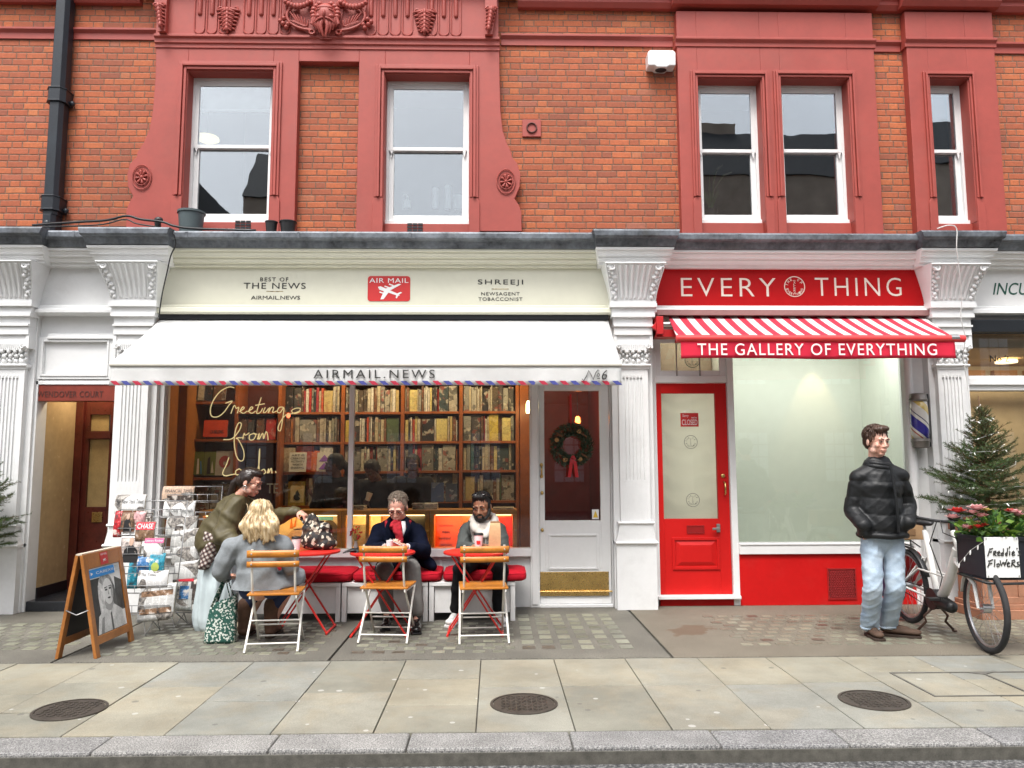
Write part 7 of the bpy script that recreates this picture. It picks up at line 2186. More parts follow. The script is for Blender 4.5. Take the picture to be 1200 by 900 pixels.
# ------------------------------------------------------------------ cargo bicycle
M_BW = mat("white_bike_enamel", (.74, .73, .70), .25, var=.05, grime=.12); M_TYRE = mat("tyre_rubber", (.022, .022, .023), .8, var=.3); M_ALU = mat("scuffed_alloy", (.50, .50, .50), .35, metal=.9, var=.2)
M_BLKP = mat("black_bike_plastic", (.014, .014, .015), .45, var=.3)
bk = thing("cargo_bicycle", "white delivery bicycle with a lettered black front box, parked by the fir tree", "bicycle", (3.82, -1.25, 0))
RC, FC, RW = Vector((3.83, -.70, .335)), Vector((3.815, -1.86, .335)), .335
BBk = Vector((3.84, -1.17, .29)); HT = Vector((3.795, -1.52, .90)); HB = Vector((3.80, -1.62, .70)); ST = Vector((3.87, -.97, .86))
def wheel(c, hd_, name="wheel"):
    f = Vector((math.sin(hd_), -math.cos(hd_), 0)); u = Vector((0, 0, 1)); ax = f.cross(u)
    tm, rm, sp = MB(), MB(), MB()
    tm.tube([c+(f*math.cos(t)+u*math.sin(t))*(RW-.022) for t in np.linspace(0, 2*math.pi, 49)[:-1]], .023, 10, closed=True)
    w = tm.build(name, M_TYRE, bk, smooth=180)
    rm.tube([c+(f*math.cos(t)+u*math.sin(t))*(RW-.050) for t in np.linspace(0, 2*math.pi, 49)[:-1]], .012, 8, closed=True)
    rm.build("rim", M_ALU, w, smooth=180)
    sp.tube([c-ax*.03, c+ax*.03], .035, 12)
    sp.tube([c-ax*.05, c+ax*.05], .009, 8)
    sp.build("hub", M_ALU, w, smooth=40)
    mb = MB()
    for i in range(28):
        t = 2*math.pi*i/28; q = .03 if i % 2 else -.03
        mb.tube([c+ax*q+(f*math.cos(t+.5)+u*math.sin(t+.5))*.03, c+(f*math.cos(t)+u*math.sin(t))*(RW-.05)], .0014, 4)
    mb.build("spokes", M_ALU, w)
    return f, ax
HDG = rad(-7)
wheel(RC, 0.0); f, ax = wheel(FC, HDG)
mb = MB()
mb.tube([HB+Vector((0, .06, .06)), Vector((3.815, -1.42, .52)), Vector((3.83, -1.28, .36)), BBk], [.036, .042, .042, .036], 12)
mb.tube([BBk, ST], [.028, .026], 12)
mb.tube([HT, HB], [.024, .026], 12)
for s_ in (-1, 1):
    mb.tube([BBk+Vector((s_*.04, .03, 0)), RC+Vector((s_*.06, 0, 0))], .011, 8); mb.tube([ST+Vector((s_*.02, .02, -.24)), RC+Vector((s_*.06, 0, 0))], .010, 8)
    mb.tube([Vector((3.83+s_*.02, -1.40, .50)), Vector((3.86+s_*.06, -.95, .52)), RC+Vector((s_*.06, .0, .02))], .009, 8)
fr_ = mb.build("frame", M_BW, bk, smooth=50)
mb = MB()
for s_ in (-1, 1): mb.tube([HB+ax*s_*.05-Vector((0, .0, .04)), FC+ax*s_*.055+f*(-.04)+Vector((0, 0, .18)), FC+ax*s_*.055], [.018, .016, .011], 10)
mb.bar(HB+ax*.06-Vector((0, 0, .03)), HB-ax*.06-Vector((0, 0, .03)), .05, .05)
mb.build("fork", M_BW, bk, smooth=50)
def mudguard(c, f, ax, a0, a1, M):
    mb = MB(); n = 22
    def fn(u, v):
        t = rad(a0+(a1-a0)*u); r_ = RW+.020+.006*math.cos((v-.5)*3)
        p = c+(f*math.cos(t)+Vector((0, 0, 1))*math.sin(t))*r_+ax*(v-.5)*.050
        return tuple(p)
    mb.sheet(fn, n, 4); return mb.build("mudguard", M, bk, smooth=180, thick=.004)
mudguard(FC, f, ax, 62, 168, M_BW); mudguard(RC, Vector((0, -1, 0)), Vector((1, 0, 0)), 20, 200, M_BLKP)
mb = MB()
mb.tube([(3.42, -1.50, 1.02), (3.55, -1.47, 1.005), (3.66, -1.52, .985), (3.79, -1.54, .975), (3.92, -1.53, .985), (4.04, -1.49, .995), (4.14, -1.50, 1.0)], .012, 8)
mb.tube([HT, (3.79, -1.53, .985)], .020, 10)
hbr = mb.build("handlebar", M_BLKP, bk, smooth=180)
for x0, x1 in ((3.41, 3.53), (4.05, 4.16)):
    MB().tube([(x0, -1.50, 1.015 if x0 < 3.8 else .998), (x1, -1.48, 1.008 if x0 < 3.8 else .998)], .018, 10).build("grip", M_BLKP, hbr, smooth=60)
mb = MB()
c = W(1118, 605, -1.52); mb.ell(c, .052, .045, .048); mb.tube([c+Vector((-.02, 0, -.03)), c+Vector((-.05, .02, -.05))], .008, 6)
mb.build("mirror", M_BLKP, hbr, smooth=180)
mb = MB()
for dx in (-.10, -.03, .06):
    mb.tube([(3.79+dx, -1.53, .99), (3.79+dx*1.6, -1.66, 1.0-abs(dx)), (3.79+dx*.8, -1.70, .86), (3.80, -1.64, .72)], .0045, 6)
mb.tube([(3.66, -1.53, .98), (3.72, -1.30, .78), (3.80, -1.32, .50), (3.83, -1.2, .35)], .0045, 6)
mb.build("brake_cable", M_BLKP, bk, smooth=180)
mb = MB()
def saddle(u, v):
    th = 2*math.pi*u; ph = math.pi*(v-.5)
    y = math.sin(th)*math.cos(ph); x = math.cos(th)*math.cos(ph)
    wd = .10 if y > 0 else .10+.065*y
    return (3.885+x*wd, -.92+.14*y, .935+.035*math.sin(ph)+.01*y)
mb.sheet(saddle, 24, 12); sd = mb.build("saddle", M_BLKP, bk, smooth=180)
MB().tube([ST, (3.885, -.93, .93)], .014, 10).build("seat_post", M_ALU, bk, smooth=180)
mb = MB(); M_ = Matrix.Rotation(rad(90), 3, 'Y')
mb.lathe([(.075, -.045), (.085, -.03), (.085, .03), (.075, .045)], BBk+Vector((-.0, 0, 0)), 24, M_)
mb.cap(BBk+Vector((-.01, -.05, -.01)), BBk+Vector((-.01, -.20, -.03)), .062, .052, 14)
mb.lathe([(.09, -.004), (.09, .004)], BBk+Vector((-.06, 0, 0)), 28, M_)
mo = mb.build("motor", M_BLKP, bk, smooth=45)
for s_ in (-1, 1):
    mb = MB(); a = BBk+Vector((s_*.075, 0, 0)); e = a+Vector((s_*.012, s_*.165, -.035*s_))
    mb.bar(a, e, .018, .026); mb.obox(e+Vector((s_*.055, 0, -.005)), .048, .036, .011); mb.build("crank", M_BLKP, bk, bevel=.003)
mb = MB()
for q in (-.19, .19):
    mb.tube([BBk+Vector((q*.15, .03, -.07)), BBk+Vector((q*.55, .05, -.15)), BBk+Vector((q*.45, .06, -.20)), Vector((BBk.x+q*.85, BBk.y+.07, .012))], .011, 8); mb.ell((BBk.x+q*.85, BBk.y+.06, .010), .02, .028, .010)
mb.build("kickstand", mat("rusty_kickstand", (.07, .035, .022), .6, var=.4), bk, smooth=180)
mb = MB()
for s_ in (-1, 1):
    mb.tube([RC+Vector((s_*.07, 0, 0)), (3.85+s_*.07, -.62, .74), (3.85+s_*.07, -.28, .74)], .007, 8)
    mb.tube([(3.85+s_*.07, -.28, .74), RC+Vector((s_*.07, 0, 0))], .006, 8); mb.tube([(3.85+s_*.07, -.62, .74), (3.85+s_*.03, -.86, .70)], .006, 8)
for y in (-.58, -.44, -.30): mb.tube([(3.78, y, .74), (3.92, y, .74)], .006, 8)
mb.build("rear_rack", M_BLKP, bk, smooth=180)
bp = MB().tube([BBk+Vector((-.055, 0, .088)), RC+Vector((-.05, 0, .045)), RC+Vector((-.05, .045, 0)), RC+Vector((-.05, 0, -.045)), BBk+Vector((-.055, 0, -.088))], .004, 5); bp.build("chain", mat("oily_chain", (.03, .025, .02), .5, metal=.6), bk)
# front box with panel
bx0, bx1, by0, by1, bz0, bz1 = 3.735, 4.12, -2.02, -1.66, .585, .895
mb = MB()
t_ = .012
for (a, b, c, d) in ((bx0, bx1, by0, by0+t_), (bx0, bx1, by1-t_, by1), (bx0, bx0+t_, by0+t_, by1-t_), (bx1-t_, bx1, by0+t_, by1-t_)): mb.box(a, b, c, d, bz0, bz1)
mb.box(bx0, bx1, by0, by1, bz0-.012, bz0)
mb.box(bx0-.012, bx1+.012, by0-.012, by0, bz1-.03, bz1+.004); mb.box(bx0-.012, bx0, by0, by1, bz1-.03, bz1+.004)
fbx = mb.build("front_box", mat("navy_black_tub", (.010, .012, .018), .5, var=.2), bk, bevel=.006)
MB().tube([(bx0, by1, bz0-.01), (bx0-.01, by0-.01, bz0-.03), (bx0+.1, by0-.03, bz0-.035), (bx1, by0-.03, bz0-.03)], .010, 8).build("box_rack", M_BLKP, bk, smooth=180)
Ysg = by0-.020
sg = B(1155, 629.5, 1194.5, 677, Ysg)
sgn = MB().box(sg[0], sg[1], Ysg, Ysg+.006, sg[2], sg[3]).build("sign_panel", mat("white_sign_board", (.80, .81, .80), .3, var=.02), bk, bevel=.001)
mb = MB()
for x in (sg[0]+.012, sg[1]-.012):
    for z_ in (sg[2]+.012, sg[3]-.012): mb.lathe([(.0045, -.003), (.0045, .003)], (x, Ysg-.002, z_), 10, Matrix.Rotation(rad(90), 3, 'X'))
mb.build("screws", M_ALU, sgn)
def brush(strokes, name="lettering", r_=.0045):
    # strokes in the zoom of the panel (818 px for 100 photo px)
    mb = MB()
    for st in strokes:
        pts = [P(1100+x/8.18, 590+y/8.18, Ysg-.003) for x, y in st]
        mb.tube([(p[0], Ysg-.003, p[2]) for p in pts], r_, 6)
    mb.build(name, M_INK, sgn, smooth=180)
brush([[(492, 430), (482, 470), (470, 505)], [(488, 438), (520, 430)], [(482, 468), (510, 462)], [(530, 455), (527, 500)], [(530, 460), (548, 455), (552, 470), (530, 480), (552, 502)],
       [(562, 482), (588, 470), (580, 455), (565, 470), (568, 498), (590, 495)], [(622, 430), (618, 502)], [(620, 470), (600, 478), (600, 500), (620, 492)], [(662, 425), (655, 500)], [(657, 468), (640, 480), (642, 500), (657, 490)],
       [(682, 410), (678, 430)], [(682, 455), (680, 498)], [(700, 485), (728, 470), (718, 455), (704, 470), (708, 498), (732, 492)], [(752, 425), (750, 440)], [(782, 452), (765, 458), (768, 472), (782, 480), (778, 495), (758, 496)]])
brush([[(492, 545), (482, 585), (470, 612)], [(475, 552), (520, 538)], [(478, 582), (512, 572)], [(540, 535), (535, 605)], [(575, 575), (558, 582), (560, 605), (580, 602), (582, 580), (572, 574)], [(590, 545), (600, 600), (618, 560), (632, 600), (655, 535)], [(610, 570), (640, 568)],
       [(655, 585), (682, 572), (672, 560), (658, 575), (662, 605), (686, 600)], [(705, 540), (700, 605)], [(705, 545), (728, 540), (732, 560), (705, 572), (738, 608)], [(772, 560), (752, 565), (756, 580), (775, 588), (770, 602), (745, 604)]])
# box, bags carried by the bicycle
cb = thing("cardboard_box", "brown cardboard box strapped on the bicycle's rear rack", "box", (3.87, -.55, .75))
b0 = B(1053, 634, 1081, 649, -.60)
MB().box(-.15, .15, -.13, .13, 0, .17).build("carton", mat("kraft_card", (.33, .20, .10), .8, var=.1), cb, local=True, bevel=.003)
MB().box(-.04, .07, -.134, -.1305, .04, .10).build("label", mat("label_brown", (.20, .11, .05), .8), cb, local=True)
MB().box(-.15, .15, -.03, .03, .1705, .173).build("tape", mat("packing_tape", (.42, .28, .14), .3), cb, local=True)
pn = thing("pannier_bag", "dark blue pannier bag hanging beside the bicycle's rear wheel", "bag", (3.72, -.62, .2))
mb = MB()
def pan(u, v):
    th = 2*math.pi*u; ph = math.pi*(v-.5); ce = lambda x, p: math.copysign(abs(x)**p, x)
    return (.065*ce(math.cos(th), .5)*ce(math.cos(ph), .4), .16*ce(math.sin(th), .4)*ce(math.cos(ph), .35), .16+.16*ce(math.sin(ph), .6)+.008*math.sin(8*th))
mb.sheet(pan, 28, 12); mb.build("sack", mat("navy_tarpaulin", (.012, .022, .10), .5, var=.2, nscale=8), pn, local=True, smooth=180)
MB().box(-.07, .07, -.10, .10, .26, .335).build("flap", mat("navy_tarpaulin", (.012, .022, .10), .5), pn, local=True, bevel=.01)
pn = thing("pannier_bag", "red cloth bag hanging behind the bicycle's seat tube", "bag", (3.93, -.60, .32))
mb = MB(); mb.sheet(lambda u, v: tuple(a*b for a, b in zip(pan(u, v), (.8, .8, 1.0))), 28, 12); mb.build("sack", mat("red_bag_cloth", (.45, .02, .02), .7, var=.2), pn, local=True, smooth=180)
# flowers and greenery standing in the front box
def leafmat(name, a, b):
    k = NT(name); r_ = k.island(); k.set(Base__Color=k.ramp(r_, [(0, a), (1, b)]), Roughness=.5)
    tl = k.n("BsdfTranslucent", Color=b); mx = k.n("MixShader"); mx.inputs[0].default_value = .25
    k.L.new(k.b.outputs[0], mx.inputs[1]); k.L.new(tl.outputs[0], mx.inputs[2]); k.L.new(mx.outputs[0], k.out.inputs["Surface"]); return k.m
M_LEAF = leafmat("fresh_leaf", (.035, .10, .012), (.16, .27, .03)); M_LEAFD = leafmat("deep_leaf", (.015, .055, .012), (.05, .13, .02)); M_PINK = leafmat("pink_petal", (.55, .12, .20), (.80, .50, .48)); M_CRIM = leafmat("crimson_petal", (.40, .01, .02), (.62, .06, .05)); M_YEL = leafmat("yellow_bud", (.55, .42, .10), (.65, .55, .2))
def leaf(mb, p, d, n, L, w):
    p, d, n = Vector(p), Vector(d).normalized(), Vector(n); s = d.cross(n).normalized(); n2 = s.cross(d)
    a = p; b = p+d*L*.45+n2*L*.06; c = p+d*L
    mb.add([a, b+s*w, b, b-s*w, c], [(0, 1, 2), (0, 2, 3), (1, 4, 2), (2, 4, 3)])
fl = thing("flower_bunch", "bunch of pink lilies, red blooms and green leaves filling the bicycle's front box", "flowers", ((bx0+bx1)/2, (by0+by1)/2, bz1-.05))
fr2 = random.Random(4)
mb, mbd = MB(), MB()
for i in range(330):
    x = fr2.uniform(bx0-.02, bx1+.10); y = fr2.uniform(by0+.02, by1+.02); z_ = bz1+fr2.uniform(-.06, .14)*(1 if x > bx0+.1 else .5)
    d = (fr2.gauss(0, .7), fr2.gauss(-.2, .7), fr2.uniform(-.1, .9))
    leaf(mb if fr2.random() < .55 else mbd, (x, y, z_), d, (fr2.gauss(0, 1), fr2.gauss(0, 1), 1), fr2.uniform(.06, .13), fr2.uniform(.012, .026))
for i in range(9):
    x = bx1+fr2.uniform(-.15, .08); leaf(mbd, (x, by0+.05, bz1-.01), (fr2.uniform(.0, .9), -.3, fr2.uniform(.1, .5)), (0, -.5, 1), .24, .03)
mb.build("leaves", M_LEAF, fl); mbd.build("dark_leaves", M_LEAFD, fl)
def bloom(c, r_, M, n=3):
    mb = MB(); c = Vector(c)
    for L_ in range(n):
        for q in range(6):
            t = q*math.pi/3+L_*.5; up = .35+.45*L_
            d = Vector((math.cos(t), math.sin(t), up)); leaf(mb, c, d, (0, 0, 1), r_*1.25*(1-.18*L_), r_*.46)
    mb.build("bloom", M, fl)
for px, py, r_, M in ((1122, 601, .07, M_CRIM), (1117, 608, .06, M_PINK), (1145, 598, .075, M_PINK), (1140, 602, .05, M_PINK), (1150, 606, .055, M_PINK), (1188, 602, .06, M_PINK), (1193, 605, .055, M_PINK), (1184, 600, .045, M_CRIM), (1137, 620, .045, M_CRIM), (1145, 619, .05, M_CRIM), (1152, 617, .045, M_CRIM), (1132, 619, .045, M_PINK), (1156, 599, .04, M_YEL)):
    p = P(px, py, by0+.06+.02*(px % 5)); bloom(p, r_, M)
mb = MB()
for px, py in ((1122, 601), (1117, 608), (1145, 598), (1156, 599), (1188, 602), (1162, 600), (1170, 602)):
    p = P(px, py, by0+.08); mb.tube([((bx0+bx1)/2, by0+.1, bz1-.02), ((p[0]+bx0+.15)/2, by0+.09, p[2]-.02), tuple(p)], .005, 5)
mb.build("stems", M_LEAFD, fl)
def lights_on(name, lab, pts, bulbs, wire_r=.0028):
    t = thing(name, lab, "string lights", tuple(pts[0]))
    MB().tube(pts, wire_r, 5).build("wire", M_CABLE_W, t, smooth=180)
    mb = MB()
    for p, d in bulbs: mb.tube([p, Vector(p)+Vector(d)*.5, Vector(p)+Vector(d)], [.004, .0055, .004], 6)
    mb.build("bulbs", emis("led_white", (1, .97, .9), .25, (.8, .8, .78)), t, smooth=180)
    return t
yb_ = by0-.006
pts = [(bx0-.006, by0+.10, .74), (bx0-.006, by0+.04, .79), (bx0+.02, yb_-.01, .80), (bx0-.004, by0+.18, .70), (bx0-.006, by0+.26, .66)]
wp = [(bx0-.010, by1-.04, .66), (bx0-.010, by1-.12, .72), (bx0-.010, by1-.20, .78), (bx0-.010, by0+.06, .83), (bx0-.002, by0-.016, .87)]
lights_on("string_lights", "short string of tiny white lights drooping on the bicycle's black front box", wp, [(p, (-.006, 0, -.035)) for p in wp])

# ------------------------------------------------------------------ fir trees
M_NEED = leafmat("fir_needle", (.018, .048, .016), (.075, .125, .03)); M_BARK = mat("fir_bark", (.12, .065, .03), .9, var=.3)
def fir(x, y, z0, h, rbase, lab, seed):
    rr = random.Random(seed)
    t = thing("fir_tree", lab, "tree", (x, y, z0), 0, None)
    MB().tube([(0, 0, -.25), (0, 0, 0), (.0, 0, h*.5), (-.01, 0, h*.8), (-.02, 0, h)], [.03, .028, .018, .011, .004], 8).build("trunk", M_BARK, t, local=True, smooth=180)
    tw, nd = MB(), MB()
    def needles(a, b, dens, L):
        a, b = Vector(a), Vector(b); d = (b-a); ln = d.length; d.normalize(); s = d.orthogonal().normalized(); u = d.cross(s)
        for i in range(int(ln*dens)):
            p = a+d*ln*rr.random(); th = rr.uniform(0, 6.283)
            q = (s*math.cos(th)+u*math.sin(th))*1.0+d*rr.uniform(.35, 1.0); q.normalize()
            w = d.cross(q).normalized()*.0019; e = p+q*L*rr.uniform(.75, 1.2)
            nd.add([p-w, p+w, e+w*.5, e-w*.5], [(0, 1, 2, 3)])
    nb = 118
    for i in range(nb):
        f_ = ((i+.5)/nb)**.85; z_ = h*(.02+.86*f_); R_ = rbase*(1-f_)**.85*rr.uniform(.55, 1.22)+.055
        th = i*2.39996+rr.uniform(-.3, .3); up = .05+1.0*f_+rr.uniform(-.15, .2)
        dirv = Vector((math.cos(th), math.sin(th), up)).normalized()
        base = Vector((0, 0, z_)); pts = [base+dirv*R_*q+Vector((0, 0, -.10*R_*math.sin(q*2.4)+.05*q*q*R_)) for q in (0, .33, .66, 1)]
        tw.tube(pts, [.007, .005, .004, .002], 5)
        for a, b in zip(pts[:-1], pts[1:]): needles(a, b, 420-200*f_, .028-.010*f_)
        nt = int(1+R_*20)
        for q in range(nt):
            v = .22+.75*q/nt; k_ = v*3; i0 = min(2, int(k_)); p = pts[i0].lerp(pts[i0+1], k_-i0)
            sd = -1 if q % 2 else 1
            side = dirv.cross(Vector((0, 0, 1))).normalized()*sd
            d2 = (dirv*.75+side*.75+Vector((0, 0, rr.uniform(-.15, .25)))).normalized(); L = R_*.46*(1-v*.55)*rr.uniform(.6, 1.3)+.035
            e = p+d2*L; tw.tube([p, e], [.003, .0015], 4); needles(p, e, 430-180*f_, .028-.010*f_)
    needles((-.005, 0, h*.72), (-.018, 0, h*.93), 110, .018)
    tw.build("branches", M_BARK, t, local=True); nd.build("crown", M_NEED, t, local=True)
    return t
tc = P(1158, 600, -.38)
fir(float(tc[0]), -.38, .93, 1.20, .50, "bushy fir tree with small white lights behind the bicycle's flower box", 3)
c2 = P(-38, 600, -.38)
fir(float(c2[0]), -.38, .72, 1.05, .47, "fir tree mostly outside the left edge, only its dark branch tips showing", 8)
tl = random.Random(9); pts = []; bulbs = []
for i in range(46):
    f_ = i/45; z_ = .98+1.06*f_; R_ = .40*(1-f_)**.8+.02; th = i*.9+1.0
    p = (float(tc[0])+R_*math.cos(th)*tl.uniform(.8, 1.05), -.38+R_*math.sin(th)*tl.uniform(.8, 1.05), z_+tl.uniform(-.03, .03)); pts.append(p)
    bulbs.append((p, (tl.uniform(-.03, .03), tl.uniform(-.03, .01), tl.uniform(-.03, .03))))
lights_on("string_lights", "string of small white lights wound round the fir tree at the right", pts, bulbs, .0014)
M_TC = mat("terracotta_stone", (.36, .17, .10), .8, var=.15, nscale=8, grime=.2)
def planter(x, lab):
    t = thing("planter", lab, "planter", (x, -.38, 0))
    mb = MB(); w = .19
    mb.box(-w-.06, w+.06, -w-.06, w+.06, 0, .09); mb.box(-w-.035, w+.035, -w-.035, w+.035, .0905, .135); mb.box(-w, w, -w, w, .1355, .80)
    for a, b, c, d in ((-w, w, .1355, .20), (-w, w, .70, .80)): mb.box(a-.012, b+.012, -w-.012, w+.012, c, d)
    mb.box(-w-.012, -w+.05, -w-.0125, w, .2005, .70); mb.box(w-.05, w+.012, -w-.0125, w, .2005, .70)
    mb.box(-w-.05, w+.05, -w-.05, w+.05, .8005, .86)
    mb.build("pedestal", M_TC, t, local=True, bevel=.005)
    MB().lathe([(.17, .861), (.20, .90), (.19, .93), (.15, .935)], (0, 0, 0), 24).build("bowl", M_TC, t, local=True, smooth=50)
planter(float(tc[0])-.03, "square terracotta pedestal planter under the fir tree behind the bicycle")

# ------------------------------------------------------------------ sandwich board
ab_ = thing("sandwich_board", "folding wooden sandwich board with a black and white portrait poster, on the forecourt", "sign", (-3.19, -1.5, 0))
M_ABW = mat("orange_brown_frame_wood", (.36, .135, .03), .4, var=.22, nscale=7)
def lean_panel(xb, xt, y0, y1, h, sgn):
    "returns a transform for a panel lying in the Y,Z plane, leaning between foot xb and top xt"
    def T(y, z, n=0.0):
        v = z/h; x = xb+(xt-xb)*v
        ang = math.atan2(xt-xb, h)
        return (x+sgn*n*math.cos(ang), y, z*1.0-sgn*n*math.sin(ang)*sgn*0)
    return T
y0, y1, hh_ = -1.815, -1.20, .775
TF = lean_panel(-3.035, -3.185, y0, y1, hh_, 1); TR = lean_panel(-3.325, -3.215, y0, y1, hh_, -1)
def tbox(mb, T, ya, yb, za, zb, n0, n1):
    pts = [T(ya, za, n0), T(yb, za, n0), T(yb, za, n1), T(ya, za, n1), T(ya, zb, n0), T(yb, zb, n0), T(yb, zb, n1), T(ya, zb, n1)]
    mb.add(pts, [(0, 3, 2, 1), (4, 5, 6, 7), (0, 1, 5, 4), (1, 2, 6, 5), (2, 3, 7, 6), (3, 0, 4, 7)])
for T, nm in ((TF, "front_panel"), (TR, "rear_panel")):
    mb = MB()
    tbox(mb, T, y0, y0+.06, 0, hh_, -.012, .014); tbox(mb, T, y1-.06, y1, 0, hh_, -.012, .014)
    tbox(mb, T, y0+.06, y1-.06, hh_-.115, hh_, -.012, .013); tbox(mb, T, y0+.06, y1-.06, .09, .15, -.012, .013)
    pnl = mb.build(nm, M_ABW, ab_, bevel=.003, fixn=True)
    mb = MB(); tbox(mb, T, y0+.055, y1-.055, .14, hh_-.11, -.010, .002); mb.build("backing", M_BLACK, pnl, fixn=True)
    if T is TF:
        fp = pnl
mb = MB(); mb.box(-3.222, -3.178, y0, y1, hh_-.005, hh_+.008); mb.build("top_strip", mat("pale_strip", (.60, .52, .42), .5), ab_)
MB().tube([TR(y0+.0, .36, 0), (-3.19, y0-.004, .325), TF(y0+.0, .36, 0)], .0045, 6).build("chain", M_ALU, ab_, smooth=180)
ny0, ny1, nz0, nz1 = y0+.065, y1-.065, .155, hh_-.12
def onp(u, v, n): return TF(ny0+(ny1-ny0)*u, nz0+(nz1-nz0)*v, n)
def shape(mb, pts, n):
    k_ = len(pts); a = sum(pts[i][0]*pts[(i+1) % k_][1]-pts[(i+1) % k_][0]*pts[i][1] for i in range(k_))
    if a < 0: pts = pts[::-1]
    mb.add([onp(u, v, n) for u, v in pts]+[onp(u, v, .002) for u, v in pts], [tuple(range(k_))]+[(i, i+k_, (i+1) % k_+k_, (i+1) % k_) for i in range(k_)])
def gm(n, v, var=.25, sc=18): return mat("print_"+n, (v, v*.99, v*.97), .5, var=var, nscale=sc)
ps = MB(); tbox(ps, TF, ny0, ny1, nz0, nz1, .002, .004); po = ps.build("poster", gm("white", .80, .05), fp, fixn=True)
lay = [("backdrop", [(0, .0), (.42, .0), (.42, .84), (0, .84)], gm("dark_grey", .03, .5)), ("backdrop_right", [(.72, .25), (1, .25), (1, .72), (.78, .80)], gm("mid_grey", .05, .5)),
       ("hair", ellp(.47, .60, .27, .30)+[], gm("hair_grey", .40, .5, 30)), ("hair_left", [(.22, .20), (.36, .20), (.40, .70), (.26, .78), (.20, .55)], gm("hair_pale", .72, .35, 30)), ("hair_dark", [(.66, .30), (.78, .30), (.74, .66), (.62, .80)], gm("hair_dark", .10, .4, 30)),
       ("neck", [(.42, .30), (.60, .30), (.62, .48), (.42, .48)], gm("neck_grey", .36, .1)), ("coat", [(.06, 0), (.95, 0), (.90, .26), (.66, .38), (.52, .28), (.36, .36), (.14, .26)], gm("coat_grey", .66, .28, 10)), ("coat_fold", [(.50, 0), (.56, 0), (.55, .28), (.50, .26)], gm("fold_dark", .10, .3)), ("coat_shade", [(.14, .0), (.24, 0), (.30, .24), (.22, .22)], gm("fold_grey", .25, .3)),
       ("face", ellp(.52, .60, .155, .205), gm("face_grey", .74, .08, 8)), ("face_shade", [(.60, .44), (.66, .52), (.67, .66), (.62, .70), (.60, .58)], gm("face_dim", .36, .1)),
       ("eye", ellp(.455, .63, .04, .016), gm("ink", .05)), ("eye_far", ellp(.58, .64, .038, .016), gm("ink", .05)), ("brow", [(.40, .655), (.50, .665), (.50, .675), (.40, .672)], gm("ink", .05)), ("brow_far", [(.54, .672), (.63, .670), (.63, .682), (.54, .682)], gm("ink", .05)),
       ("nose", [(.51, .64), (.535, .55), (.50, .55)], gm("nose_grey", .40)), ("mouth", ellp(.52, .50, .045, .013), gm("ink", .05)),
       ("blue_band", [(0, .86), (.80, .86), (.80, .985), (0, .985)], mat("print_blue", (.02, .24, .62), .5)), ("barcode", [(.84, .89), (.97, .89), (.97, .975), (.84, .975)], gm("ltgrey", .55))]
for i, (nm, pts, mm) in enumerate(lay):
    mb = MB(); shape(mb, pts, .0046+.0003*i); mb.build(nm, mm, po)
def ptext(mb, s_, u0, u1, v0, v1, n):
    pts, fs = text_mesh(s_, u0, u1, v0, v1); mb.add([onp(x, z_, n) for x, _, z_ in pts], fs); return mb
ptext(MB(), "CABEXII", .20, .76, .905, .945, .0112).build("lettering", gm("white", .72), po)
mb = MB(); shape(mb, [(.04, .90), (.04, .95), (.11, .925)], .0112); mb.build("arrow", gm("white", .72), po)
def fhead(u, v, n): return TF(y0+(y1-y0)*u, hh_-.115+.115*v, n)
mb = MB(); mb.add([fhead(u, v, .0155) for u, v in ((.40, .10), (.60, .10), (.60, .92), (.40, .92))], [(0, 1, 2, 3)]); mb.build("logo_plate", M_LOGO, fp)
pts, fs = text_mesh("AIR MAIL", .42, .58, .72, .86)
MB().add([fhead(x, z_, .0165) for x, _, z_ in pts], fs).build("logo_lettering", M_WHITE, fp)
mb = MB(); m2 = MB(); plane_mark(m2, .50, .38, .075, 0)
mb.add([fhead(x, .38+(z_-.38)*3.4, .0165-y*.3) for x, y, z_ in m2.v], m2.f); mb.build("logo_plane", M_WHITE, fp)

# ------------------------------------------------------------------ newspaper racks
M_WIRE = mat("galvanised_wire", (.34, .34, .34), .4, metal=.7, var=.1)
def newsprint(name, base, ink=.5):
    k = NT(name); x, y, z = k.xyz(k.obj()); r_ = k.rand()
    v = k.math('ADD', z, k.math('MULTIPLY', r_, 7.0)); u = k.math('ADD', x, k.math('MULTIPLY', r_, 3.0))
    ln = k.math('GREATER_THAN', k.math('FRACT', k.math('MULTIPLY', v, 95.0)), .45)
    cl = k.math('LESS_THAN', k.math('FRACT', k.math('MULTIPLY', u, 17.0)), .88)
    brk = k.math('GREATER_THAN', k.noise(55, 2, vec=k.comb(u, 0.0, v)), .42)
    tx = k.math('MULTIPLY', k.math('MULTIPLY', ln, cl), k.math('MULTIPLY', brk, ink))
    c = k.mix(tx, base, (.10, .10, .10))
    ph = k.ramp(k.noise(7, 0, vec=k.comb(u, 3.0, v)), [(.57, (0, 0, 0)), (.575, (1, 1, 1))])
    c = k.mix(ph, c, k.ramp(k.noise(30, 4, .7, vec=k.comb(u, 1.0, v)), [(.35, (.04, .04, .045)), (.5, (.22, .20, .18)), (.65, (.50, .47, .43))]))
    k.set(Base__Color=c, Roughness=.8); return k.m
NP = newsprint("newsprint", (.68, .68, .66)); NPP = newsprint("salmon_newsprint", (.66, .46, .33)); NPW = newsprint("white_newsprint", (.78, .78, .77), .3)
